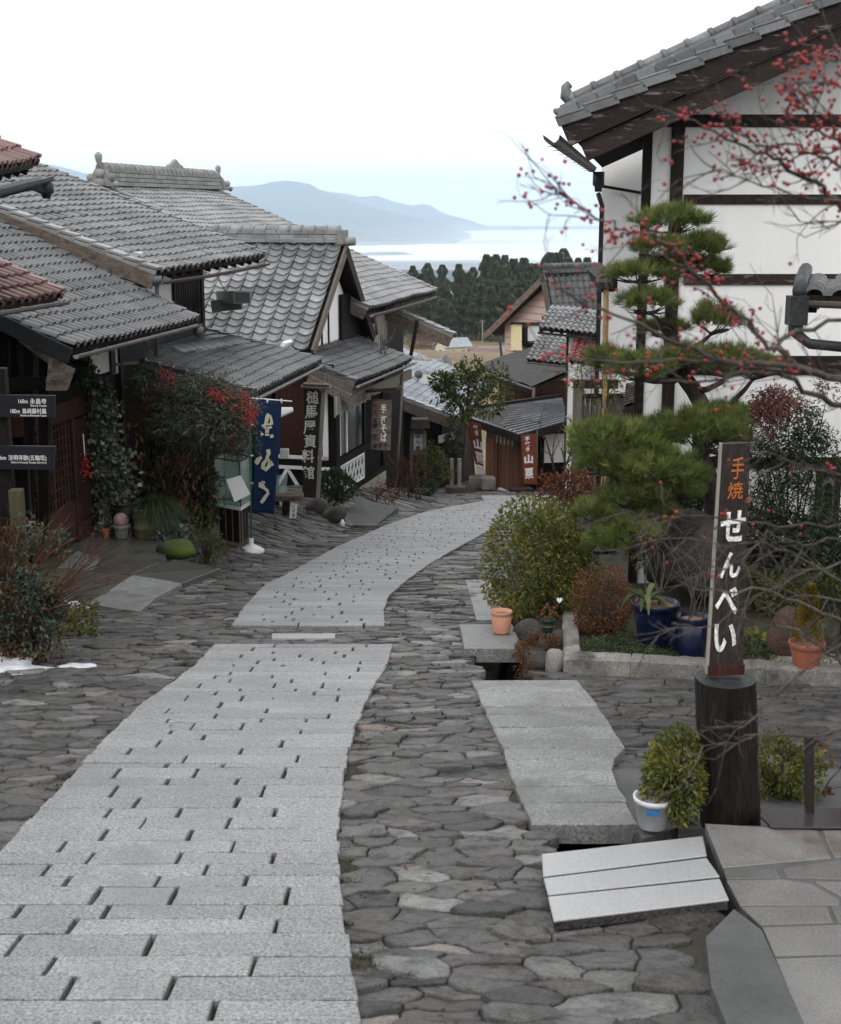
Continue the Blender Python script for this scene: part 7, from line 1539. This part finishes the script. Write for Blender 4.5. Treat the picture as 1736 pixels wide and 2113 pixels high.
# ---- black direction boards on a dark post
YP = 12.6
sp_ = thing('direction_sign', 'two black direction boards with white writing on a dark post at the left edge', 'sign', ong(-20, 1330))
mb = MB(); a = at(-30, 760, YP + .08); mb.obox(V((a.x, YP + .06, -4.4)), V((.18, 0, 0)), V((0, .12, 0)), Z * (a.z + 4.4)); a = at(14, 962, YP + .3); mb.obox(V((a.x, YP + .3, -4.5)), V((.2, 0, 0)), V((0, .06, 0)), Z * (a.z + 4.5)); mb.build('post', 'wood_black', sp_, bevel=.005)
S = YP / 2800
for (y0, y1, x1, rows) in ((816, 862, 114, (('160m', '永昌寺', 838, 'Eishouji Temple', 846.5), ('180m', '島崎藤村墓', 852, 'Grave of Shimazaki Toson', 860))), (921, 970, 113, ((' 0.2km', '法明寺跡(五輪塔)', 950, 'Relics of homyoji Temple (Gorinto)', 960),))):
    mb = MB(); q = [at(-150, y1 - 3, YP), at(x1 - 1, y1, YP), at(x1, y0, YP), at(-150, y0 - 3, YP)]; mb.prism(q, (0, .03, 0)); bo = mb.build('board', 'sign_black', sp_, bevel=.003)
    xd = (q[1] - q[0]).normalized()
    for (d, k, yk, e, ye) in rows:
        mb = MB()
        big = 14.5 * S if len(rows) == 2 else 15 * S
        p = at(96, yk if len(rows) == 2 else 949.5, YP - .004); 
        if len(rows) == 2: p = at(96, 832.5 if yk < 845 else 853, YP - .004)
        w = len(k); line_text(mb, k, p, xd, (0, 0, 1), big * .82, .006, 0, .86 if w > 4 else .98, 'R')
        vs, _ = glyph(k, .006); ww = vs[:, 0].max() * big * .82 * (.86 if w > 4 else .98); line_text(mb, d, V(p) - xd * (ww + .02), xd, (0, 0, 1), big * .82, .01, 0, .8, 'R')
        line_text(mb, e, at(96, (839 if yk < 845 else 859.5) if len(rows) == 2 else 956.5, YP - .004), xd, (0, 0, 1), 5.6 * S, .008, 0, .92, 'R')
        mb.build('lettering', 'letter_white', bo)
mb = MB(); a = at(16, 1012, 12.4); b = ong(30, 1340); mb.obox(V((a.x, 12.4, b.z - .1)), V((.12, 0, 0)), V((0, .12, 0)), Z * (a.z - b.z + .1)); tag(mb.build('mossy_post', 'mossy_post', bevel=.008), 'square mossy stone post standing in the bare stem shrub', 'post')
# hanging dried bunches beside the slatted door
for (px, y0, y1, mat, lb) in ((155, 895, 967, 'berry_red', 'bunch of dried red fruit hanging by a white string on the slatted door'), (190, 885, 945, 'berry_orange', 'bunch of dried orange fruit hanging by a white string near the ivy')):
    c = wallA(px, y0); d_ = V((eA.y, -eA.x, 0)) * .12; o = thing('dried_bunch', lb, 'decoration', wallA(px, y1) + d_); mb = MB(); mb.tube([c + d_, wallA(px + 2, (y0 + y1) / 2) + d_ * 1.05, wallA(px + 4, y1 - 20) + d_], .008, 5); mb.build('string', 'paper_white', o)
    mb = MB(); g = random.Random(px); e = wallA(px + 5, y1 - 8) + d_; ball_arr(mb, [tuple(e + V((g.gauss(0, .05), g.gauss(0, .04), g.gauss(-.04, .09)))) for _ in range(60)], .018); struct(mb.build('fruit', mat, o), 'stuff')
# ---- display case on its stand
YD = 21.3
dc = thing('display_case', 'glass display case with tilted mirror, its sky reflection painted white, on a slim wooden cabinet beside the blue banner', 'display case', at(478, 1122, YD))
fl = at(444, 1038, YD); frr = at(497, 1046, YD - .35); bk_ = V((.2, .95, 0)) * .5; frn = frr - fl
zc = fl.z; frn.z = 0
mb = MB(); mb.prism([V((fl.x, fl.y, zc)), V((fl.x, fl.y, zc)) + frn, V((fl.x, fl.y, zc)) + frn + bk_, V((fl.x, fl.y, zc)) + bk_], (0, 0, -.05)); mb.build('tray', 'white_paint', dc)
mb = MB(); mb.prism([V((fl.x, fl.y, zc + .004)) + frn * .05 + bk_ * .05, V((fl.x, fl.y, zc + .004)) + frn * .95 + bk_ * .05, V((fl.x, fl.y, zc + .004)) + frn * .95 + bk_ * .95, V((fl.x, fl.y, zc + .004)) + frn * .05 + bk_ * .95], (0, 0, .012)); mb.build('green_mat', 'tray_green', dc)
ht = .72; mb = MB(); o_ = V((fl.x, fl.y, zc + .02))
for a, b in ((V(), frn), (V(), bk_), (bk_, frn), (frn, bk_)): mb.obox(o_ + a, b, V((.004, .004, 0)), Z * ht)
mb.build('glass_pane', 'glass_case', dc); mb = MB()
for a in (V(), frn, bk_, frn + bk_): mb.box(o_ + a, .018, .018, ht)
for a, b in ((V(), frn), (V(), bk_), (bk_, frn), (frn, bk_)): mb.beam(o_ + a + Z * ht, o_ + a + b + Z * ht, .018, .018)
mb.build('frame', 'steel_brown', dc)
mb = MB()
for k in range(3): mb.lathe(o_ + frn * (.25 + .25 * k) + bk_ * .6, [(.05, 0), (.07, .05), (.03, .12), (.035, .18), (.01, .2)], 12, 0, .1 * k)
mb.build('ware', 'pot_stone', dc)
mb = MB(); q = [at(485, 1036, YD - .62), at(517, 1020, YD - .62), at(497, 981, YD - .48), at(467, 990, YD - .48)]; mb.prism(q, (q[1] - q[0]).cross(q[3] - q[0]).normalized() * .015); mb.build('white_painted_mirror', 'white_paint', dc)  # tilted mirror: flat white paint stands for the sky it reflects
mb = MB(); q = V((fl.x + .05, fl.y + .05, zc - .05 - .62)); fz_ = frn * .78; mb.obox(q, fz_, bk_ * .8, Z * .62, 0)
for k in range(4): mb.obox(q - V((0, .012, 0)) + fz_ * (k / 3 - .02), fz_ * .05, V((0, .02, 0)), Z * .62, 1); mb.obox(q + fz_ * 1.0 + bk_ * (.8 * k / 3 - .02), bk_ * .05, V((.015, 0, 0)), Z * .62, 1)
mb.obox(q - V((0, .012, 0)), fz_, V((0, .02, 0)), Z * .06, 1); mb.obox(q + fz_, bk_ * .8, V((.015, 0, 0)), Z * .06, 1)
for k in (.02, .95): mb.box(q + fz_ * k - Z * .28, .05, .05, .3, 0, 1)
mb.build('cabinet', ['inside_dark', 'wood_grey'], dc)
# ---- banners
def banner(name, label, cols, tl, tr, bl, br, Y, mat, chars, lmat, base=None, wave=.03, dark=None):
    """cloth between four picture points at depth Y, hung from a rail, gently folded"""
    o = thing(name, label, 'banner', base); P = [at(*p, Y) for p in (tl, tr, bl, br)]; n, m = 14, 30
    def pos(u, v): p = P[0].lerp(P[1], u).lerp(P[2].lerp(P[3], u), v); return p + V((0, -wave * math.sin(u * 5 + v * 2.2) * (.3 + v), 0))
    mb = MB(); mb.add([pos(i / n, j / m) for j in range(m + 1) for i in range(n + 1)], [(j * (n + 1) + i, (j + 1) * (n + 1) + i, (j + 1) * (n + 1) + i + 1, j * (n + 1) + i + 1) for j in range(m) for i in range(n)], 0, None, True); cl = mb.build('cloth', mat, o)
    sm = cl.modifiers.new('thickness', 'SOLIDIFY'); sm.thickness = .003
    by_m = {}
    for c in chars:
        ch, u, v, w, h = c[:5]; mt = c[5] if len(c) > 5 else lmat; mb = by_m.setdefault(mt, MB()); wd = (P[1] - P[0]).length; hd = (P[2] - P[0]).length
        vs, fs = glyph(ch, .03 if len(c) < 7 else c[6]); lo, hi = vs.min(0), vs.max(0); q = [(u + ((x[0] - lo[0]) / (hi[0] - lo[0]) - .5) * w, v - ((x[1] - lo[1]) / (hi[1] - lo[1]) - .5) * h) for x in vs]
        mb.add([pos(a, b) + V((0, -.006, 0)) for a, b in q], fs)
    for mt, mb in by_m.items(): mb.build('lettering', mt, cl)
    return o, P
yB = 21.2; gB = at(519, 1136, yB)
bo, P = banner('banner', 'blue cloth banner with three cream characters on a green pole', None, (527, 826), (582, 828), (522, 1058), (566, 1060), yB, 'cloth_blue', (('あ', .5, .24, .42, .2, 'letter_cream', .045), ('わ', .5, .55, .5, .17, 'letter_cream', .05), ('く', .55, .82, .3, .19, 'letter_cream', .05)), 'letter_cream', gB)
bpy.data.objects.remove([c for c in bo.children[0].children if c.name.startswith('lettering')][0])
# brush characters drawn as strokes on the cloth: dots and sweeps as on the real banner
cl = bo.children[0]
def stroke(mb, pts, wid):
    W_ = [at(x, y, yB - .035) for x, y in pts]; k = len(W_); vs = []
    for i, p in enumerate(W_):
        d = (W_[min(i + 1, k - 1)] - W_[max(0, i - 1)]); d.y = 0; d.normalize(); s = V((-d.z, 0, d.x)); w = wid[i] / 2800 * yB / 2; vs += [p + s * w, p - s * w]
    mb.add(vs, [(2 * i, 2 * i + 1, 2 * i + 3, 2 * i + 2) for i in range(k - 1)])
def zp(x, y): return (382 + .28 * x, 660 + .28 * y)
mb = MB()
for pts, w in (([(612, 690), (606, 720), (600, 748), (590, 775), (575, 785), (566, 775)], [5, 9, 7, 6, 8, 3]), ([(628, 700), (636, 735), (638, 765), (622, 770), (598, 768)], [3, 5, 7, 5, 4]), ([(606, 800), (604, 830), (606, 855)], [9, 7, 9]), ([(572, 835), (560, 852)], [8, 3]), ([(636, 845), (642, 868)], [6, 8]), ([(570, 790), (600, 800), (640, 790)], [4, 6, 4]),
               ([(610, 955), (618, 985), (606, 1010), (598, 1035), (578, 1060), (574, 1090), (595, 1104), (618, 1080), (622, 1045), (612, 1020)], [9, 8, 6, 6, 8, 9, 8, 8, 6, 4]), ([(565, 1010), (540, 1030), (528, 1050), (535, 1065)], [5, 10, 10, 5]), ([(628, 1040), (646, 1075)], [5, 7]),
               ([(566, 1200), (562, 1222), (585, 1240), (606, 1258), (612, 1280), (595, 1300), (578, 1325), (560, 1350)], [12, 13, 6, 6, 6, 7, 8, 6]), ([(566, 1200), (590, 1196)], [8, 3])):
    stroke(mb, [zp(*p) for p in pts], w)
mb.build('brush_characters', 'letter_cream', cl)
mb = MB(); mb.tube([gB, at(518, 990, yB), at(517, 824, yB)], [.014, .014, .012], 8); mb.build('pole', 'plastic_green', bo)
mb = MB(); mb.tube([at(514, 821, yB), at(603, 828, yB)], .010, 8); mb.build('cross_rod', 'paper_white', bo)
mb = MB()
for y in (876, 940, 997): mb.tube([at(516, y, yB), at(523, y, yB - .01)], .012, 6)
for x in (552, 581): mb.tube([at(x, 823, yB - .015), at(x, 832, yB - .015)], .014, 6)
mb.build('loop', 'paper_white', bo)
mb = MB(); mb.lathe(gB - Z * .04, [(.21, 0), (.215, .035), (.2, .06), (.14, .10), (.07, .13), (.06, .14), (.04, .145), (.04, .24), (.03, .245)], 28); mb.build('water_base', 'plastic_white', bo)
# red banners of the chestnut shop
r1, P = banner('banner', 'slanting red banner with white characters at the left corner of the chestnut shop', None, (962, 868), (993, 876), (982, 958), (998, 962), 42.2, 'cloth_red', (('焼', .6, .12, .34, .14), ('き', .62, .24, .28, .11), ('山', .62, .50, .75, .24, 'letter_white', .05), ('栗', .62, .82, .85, .28, 'letter_white', .04)), 'letter_white', at(985, 1000, 42.2))
mb = MB(); mb.tube([at(961, 862, 42.2), at(984, 1003, 42.2)], .02, 6); mb.build('pole', 'twig_grey', r1)
mb = MB(); mb.prism([at(984, 960, 42.15), at(1000, 963, 42.15), at(998, 978, 42.15), at(986, 976, 42.15)], (0, .01, 0)); mb.build('banner_foot', 'paper_white', r1)
r2, P = banner('banner', 'upright red banner with white characters right of the plank door', None, (1074, 899), (1108, 896), (1081, 1001), (1107, 1000), 40.6, 'cloth_red', (('手', .42, .07, .3, .09), ('焼', .42, .18, .34, .10), ('き', .42, .28, .24, .08), ('山', .46, .48, .6, .18, 'letter_white', .05), ('栗', .46, .77, .66, .22, 'letter_white', .04)), 'letter_white', at(1108, 1008, 40.6))
mb = MB(); mb.tube([at(1109, 888, 40.6), at(1108, 1012, 40.6)], .02, 6); mb.tube([at(1072, 898, 40.6), at(1110, 895, 40.6)], .015, 6); mb.build('pole', 'twig_grey', r2)
mb = MB(); mb.box(at(1091, 968 - 28, 41.3), .12, .1, .22); o = mb.build('red_box', 'red_paint'); bpy.data.objects.remove(o)
# ---- tall board of the museum
YK = 26.8
kb_ = thing('museum_sign', 'tall weathered board with six large pale characters and a small roof', 'sign', at(645, 1028, YK))
q = [at(624, 1026, YK), at(653, 1028, YK - .02), at(660, 800, YK), at(627, 800, YK)]; mb = MB(); mb.prism(q, (0, .05, 0)); kbd = mb.build('board', 'wood_sign', kb_, bevel=.004)
xd = V((1, 0, 0)); yd = V((.03, 0, 1)); mb = MB()
for ch, px, py in zip('槌馬屋資料館', (645, 642, 639, 640, 636, 636), (820, 850, 882, 910, 941, 975)): glyph_at(mb, ch, at(px, py, YK - .012), xd, yd, 26 / 2800 * YK, 28 / 2800 * YK, .02)
mb.build('lettering', 'letter_worn', kbd)
mb = MB(); mb.beam(at(656, 1028, YK), at(668, 802, YK), .075, .09, (0, 1, 0)); mb.build('post', 'wood_edge', kb_, bevel=.005)
mb = MB(); mb.beam(at(622, 797, YK - .02), at(684, 799, YK), .42, .035); mb.beam(at(626, 792, YK + .02), at(680, 794, YK + .02), .3, .03); mb.build('sign_roof', 'wood_grey', kb_)
# ---- straw fringe and the noodle board
nf = thing('straw_fringe', 'pale grey rope fringe hanging under the noodle shop eave', 'shop curtain', at(725, 840, 29.5)); g = random.Random(2)
mb = MB(); a, b = at(688, 818, 29.2), at(766, 794, 32.2); n = 34
for i in range(n): p = a.lerp(b, i / n); q = a.lerp(b, (i + .88) / n); l = .33 + .1 * (1 - i / n) + g.uniform(-.03, .03); w = g.uniform(-.015, .015); mb.obox(p + V((w, -w, -l)), q - p, V((.02, -.01, 0)), Z * l, 0, g.random())
mb.build('fringe', 'cloth_grey', nf); mb = MB(); mb.beam(a + Z * .02, b + Z * .02, .05, .06); mb.build('rail', 'wood_grey', nf)
YS = 30.6
sb = thing('noodle_sign', 'hanging brown board with white and dark characters under a small roof', 'sign', at(787, 930, YS)); q = [at(766, 927, YS), at(806, 930, YS - .15), at(809, 826, YS - .15), at(768, 822, YS)]
mb = MB(); mb.prism(q, (0, .04, 0)); sbd = mb.build('board', 'wood_weathered', sb); xd = (q[1] - q[0]).normalized(); mb = MB(); off = V((.0, -.012, 0))
def sb_at(px, py): f = (px - 766) / 41; return at(px, py, YS - .15 * f - .012)
for ch, py in zip('手打そば', (843, 866, 884, 903)): glyph_at(mb, ch, sb_at(792, py), xd, Z, 13 / 2800 * YS, 18 / 2800 * YS, .025)
mb.build('white_lettering', 'letter_white', sbd); mb = MB()
for ch, py in zip('五平餅', (870, 884, 902)): glyph_at(mb, ch, sb_at(774, py), xd, Z, 11 / 2800 * YS, 13 / 2800 * YS, .025)
for ch, px in zip('ますや', (774, 785, 796)): glyph_at(mb, ch, sb_at(px, 920), xd, Z, 9 / 2800 * YS, 11 / 2800 * YS, .025)
mb.build('dark_lettering', 'letter_dark', sbd); mb = MB()
for ch, py in zip('名物', (838, 850)): glyph_at(mb, ch, sb_at(775, py), xd, Z, 9 / 2800 * YS, 10 / 2800 * YS, .02)
mb.build('rust_lettering', 'letter_rust', sbd)
mb = MB(); mb.beam(at(760, 806, YS), at(824, 800, YS - .2), .4, .07)
for i in range(12): p = at(766 + i * 3.4, 813, YS - .02); mb.beam(p, p - Z * .16, .018, .02, (0, 1, 0))
mb.build('sign_roof', 'wood_dark', sb)
# ---- bench, small signs and bits before the shop
be = thing('plank_bench', 'rough plank bench on a thick leg beside the tall museum board', 'bench', at(592, 1074, 25.5)); YQ = 25.5
mb = MB(); mb.beam(at(556, 1026, YQ), at(626, 1025, YQ), .32, .1); mb.build('seat', 'wood_weathered', be, bevel=.008); mb = MB(); mb.beam(at(591, 1030, YQ), at(590, 1078, YQ), .14, .2, (0, 1, 0)); mb.build('leg', 'wood_dark', be)
ps = thing('price_tag_board', 'small white board with handwriting leaning on the bench leg', 'sign', at(604, 1070, YQ - .2)); q = [at(597, 1070, YQ - .22), at(611, 1069, YQ - .22), at(614, 1040, YQ - .12), at(600, 1038, YQ - .12)]; mb = MB(); mb.prism(q, (0, .02, 0)); mb.build('panel', 'paper_white', ps); mb = MB()
for ch, py in zip('くだき', (1045, 1054, 1063)): glyph_at(mb, ch, at(606, py, YQ - .24), (1, 0, 0), (.1, 0, 1), 7 / 2800 * YQ, 7 / 2800 * YQ, .02)
mb.build('lettering', 'letter_dark', ps)
wl = thing('wall_lamp', 'small white square lamp on the dark shop front', 'lamp', at(587, 945, 25.8)); mb = MB(); a = at(578, 947, 25.6); mb.obox(a, at(596, 947, 25.6) - a, V((0, .1, 0)), Z * .19); mb.build('lamp_body', 'paper_white', wl, bevel=.01); mb = MB(); mb.beam(at(587, 938, 25.8), at(575, 920, 26.3), .03, .03); mb.build('arm', 'wood_dark', wl)
mb = MB(); q = [at(567, 982, 26.0), at(593, 978, 26.2), at(592, 1016, 26.2), at(568, 1018, 26.0)]; mb.prism(q, (0, .03, 0)); tag(mb.build('clear_sheet_cover', 'glass_case'), 'clear plastic sheet hung in front of the shop wall above the bench', 'cover')
mb = MB(); q = [at(580, 858, 26.2), at(606, 846, 26.4), at(604, 840, 27.2), at(578, 840, 27.0)]; mb.prism(q, (0, 0, -.03)); tag(mb.build('small_awning', 'white_paint'), 'small pale awning just right of the blue banner top', 'awning')
for k, (px, py, r, lb) in enumerate(((655, 1052, .26, 'dark rock under the foot of the museum board'), (680, 1062, .22, 'round brown rock right of the museum board'), (640, 1066, .2, 'low mossy rock at the lane below the museum board'), (697, 1060, .17, 'small round rock left of the concrete ramp'))):
    c = at(px, py, 27.0 - .2 * k); mb = MB(); mb.blob((c.x, c.y, c.z), r, r * .9, r * .85, 90 + k, .25, 16, 10); tag(mb.build('rock', 'rock_dark' if k != 1 else 'rock_moss'), lb, 'rock')
mb = MB(); pl = [at(706, 1058, 27.8), at(745, 1030, 29.4), at(822, 1046, 29.5), at(768, 1090, 26.6), at(712, 1090, 26.4)]; mb.prism(pl, (0, 0, -.8)); struct(mb.build('shop_ramp', 'mortar'))
mb = MB(); c = at(707, 1083, 26.2); mb.lathe(c - Z * .03, [(.03, 0), (.045, .02), (.045, .08), (.02, .13), (.005, .15)], 12); tag(mb.build('white_ornament', 'white_paint'), 'tiny white figure shaped ornament at the ramp corner', 'ornament')
# ---- things at the bend
ls = thing('lantern_sign', 'framed white sign box with small roof on posts by the bend', 'sign', at(865, 940, 38)); q = [at(851, 934, 38), at(876, 934, 38), at(876, 890, 38), at(851, 890, 38)]; mb = MB(); mb.prism(q, (0, .1, 0)); lp = mb.build('panel', 'paper_screen', ls); mb = MB()
for ch, py in zip('はん家', (898, 911, 925)): glyph_at(mb, ch, at(863, py, 37.98), (1, 0, 0), Z, .14, .15, .02)
mb.build('lettering', 'letter_dark', lp); mb = MB()
for a, b in ((0, 1), (1, 2), (2, 3), (3, 0)): mb.beam(q[a], q[b], .08, .14, (0, 1, .01) if a % 2 else Z)
for x in (849, 878): mb.beam(at(x, 890, 38), at(x, 985, 38), .08, .08, (0, 1, 0))
mb.build('frame', 'wood_grey', ls); mb = MB(); mb.prism([at(846, 884, 37.7), at(888, 884, 37.7), at(884, 866, 38), at(850, 866, 38)], (0, .5, 0)); mb.build('sign_roof', 'wood_dark', ls)
sp2 = thing('stone_post_pair', 'pair of slim square stone posts standing on one block at the bend', 'stone posts', at(940, 1020, 38)); mb = MB(); a = at(920, 1020, 38); mb.obox(a, at(961, 1020, 38) - a, V((0, .4, 0)), Z * .2); mb.build('base_block', 'rock_dark', sp2, bevel=.02)
for x in (932, 948):
    mb = MB(); c = at(x, 1006, 38.15); mb.box(c, .11, .11, at(x, 946, 38.15).z - c.z); mb.build('post', 'kerb_stone', sp2, bevel=.01)
mb = MB(); c = at(990, 1008, 41.5); mb.lathe(c, [(.28, 0), (.31, .1), (.33, .38), (.29, .4), (.25, .36), (.2, .25), (.01, .24)], 20); tag(mb.build('stone_basin', 'kerb_stone'), 'round stone basin at the left corner of the chestnut shop', 'basin')
mb = MB(); c = at(1008, 1010, 41.0); mb.box(c, .42, .4, .4); tag(mb.build('stone_block', 'kerb_stone', bevel=.04), 'squared stone block beside the round stone basin', 'stone block')
mb = MB(); c = at(963, 1015, 39.6); mb.blob((c.x, c.y, c.z + .05), .3, .25, .22, 33, .3, 14, 9); tag(mb.build('rock', 'rock_dark'), 'dark rock right of the pair of stone posts', 'rock')
be = thing('log_bench', 'low dark bench of halved log below the upright red banner', 'bench', at(1072, 1028, 39.5)); mb = MB(); mb.beam(at(1054, 1012, 39.6), at(1098, 1010, 39.8), .36, .12); mb.build('seat', 'wood_dark', be, bevel=.02); mb = MB()
for x in (1060, 1092): c = at(x, 1027, 39.6); mb.box(c, .2, .3, .2)
mb.build('leg', 'wood_black', be)

# moss in the joints beside the strip and a scatter of fallen leaves
mb = MB(); gg = np.random.default_rng(77); P = []
for i in range(5200):
    y = 4.5 + 20 * gg.random() ** 1.5; e = (interp(STR_L, y) - .03 - abs(gg.normal()) * .05) if i % 2 else (interp(STR_R, y) + .03 + abs(gg.normal()) * .05)
    if math.sin(y * 2.3 + i % 2) + math.sin(y * 5.1) > .2 and not gapY[0] < y < gapY[1]: P.append((e, y, G(y) + .004))
P = np.array(P); leaves(mb, P, unit(gg.normal(size=P.shape) * np.array([1, 1, .4]) + np.array([0, 0, .5])), .010 + .014 * gg.random(len(P)), .5, 0); struct(mb.build('joint_moss', 'leaf_moss'), 'stuff')
mb = MB(); P = []
for i in range(170):
    y = 4.6 + 16 * gg.random(); x = (interp(STR_R, y) + .1 + .9 * gg.random()) if i % 3 else (interp(STR_L, y) - .1 - 1.8 * gg.random())
    if i % 17 == 0: x = interp(STR_L, y) + gg.random() * (interp(STR_R, y) - interp(STR_L, y)); P.append((x, y, G(y) + .042))
    else: P.append((x, y, G(y) + bank(x, y) + .03))
P = np.array(P); leaves(mb, P, gg.normal(size=P.shape) * np.array([1, 1, .12]), .025 + .03 * gg.random(len(P)), .5, 0); struct(mb.build('leaf_litter', 'leaf_dry'), 'stuff')
# ================================================================== camera, light, air
cam = bpy.data.cameras.new('camera'); co = bpy.data.objects.new('camera', cam); COL.objects.link(co)
co.location = (0, 0, 0); co.rotation_euler = (math.radians(90) - PITCH, 0, 0)
cam.sensor_fit = 'HORIZONTAL'; cam.sensor_width = 24.0; cam.lens = 24.0 * FP / 1736.0; cam.clip_start = .05; cam.clip_end = 200000
cam.dof.use_dof = True; cam.dof.focus_distance = 15.0; cam.dof.aperture_fstop = 5.0
SC.camera = co
SUN_EL, SUN_AZ = math.radians(48), math.radians(205)
su = bpy.data.lights.new('sun', 'SUN'); su.energy = .9; su.angle = math.radians(25); su.color = (1, .97, .92)
so = bpy.data.objects.new('sun', su); COL.objects.link(so); so.location = (0, 0, 60)
sd = V((math.sin(SUN_AZ) * math.cos(SUN_EL), math.cos(SUN_AZ) * math.cos(SUN_EL), math.sin(SUN_EL)))
so.rotation_euler = (-sd).to_track_quat('-Z', 'Y').to_euler()
w = bpy.data.worlds.new('World'); SC.world = w; w.use_nodes = True; nt = w.node_tree; bg = nt.nodes['Background']
sky = _n(nt, 'ShaderNodeTexSky', sky_type='NISHITA'); sky.sun_disc = False; sky.sun_elevation = SUN_EL; sky.sun_rotation = SUN_AZ; sky.altitude = 600; sky.dust_density = 4
tc = _n(nt, 'ShaderNodeTexCoord'); sx = _n(nt, 'ShaderNodeSeparateXYZ'); nt.links.new(tc.outputs['Generated'], sx.inputs[0])
grad = ramp(nt, mth(nt, 'MAXIMUM', sx.outputs[2], 0.0), [(.90, .94, .97), (.93, .96, .98), (.97, .98, .99), (1, 1, 1)], [0, .06, .2, .9])
cl = noise(nt, 2.2, (1, 1, 2.5), 6, .6, 'Generated'); cloud = ramp(nt, cl, [(.93,) * 3, (1.0,) * 3], [.35, .65])
ov = mixc(nt, 1.0, mixc(nt, 1.0, grad, cloud, 'MULTIPLY'), (16.2, 16.2, 16.3), 'MULTIPLY')
nt.links.new(mixc(nt, .9, sky.outputs[0], ov), bg.inputs['Color']); bg.inputs['Strength'].default_value = .11
SC.view_settings.view_transform = 'Standard'; SC.view_settings.look = 'None'; SC.view_settings.exposure = 0; SC.view_settings.gamma = 1
SC.cycles.use_denoising = True
SC.cycles.max_bounces = 6; SC.cycles.diffuse_bounces = 3; SC.cycles.glossy_bounces = 3; SC.cycles.transparent_max_bounces = 16; SC.cycles.volume_bounces = 2
SC.cycles.use_adaptive_sampling = True
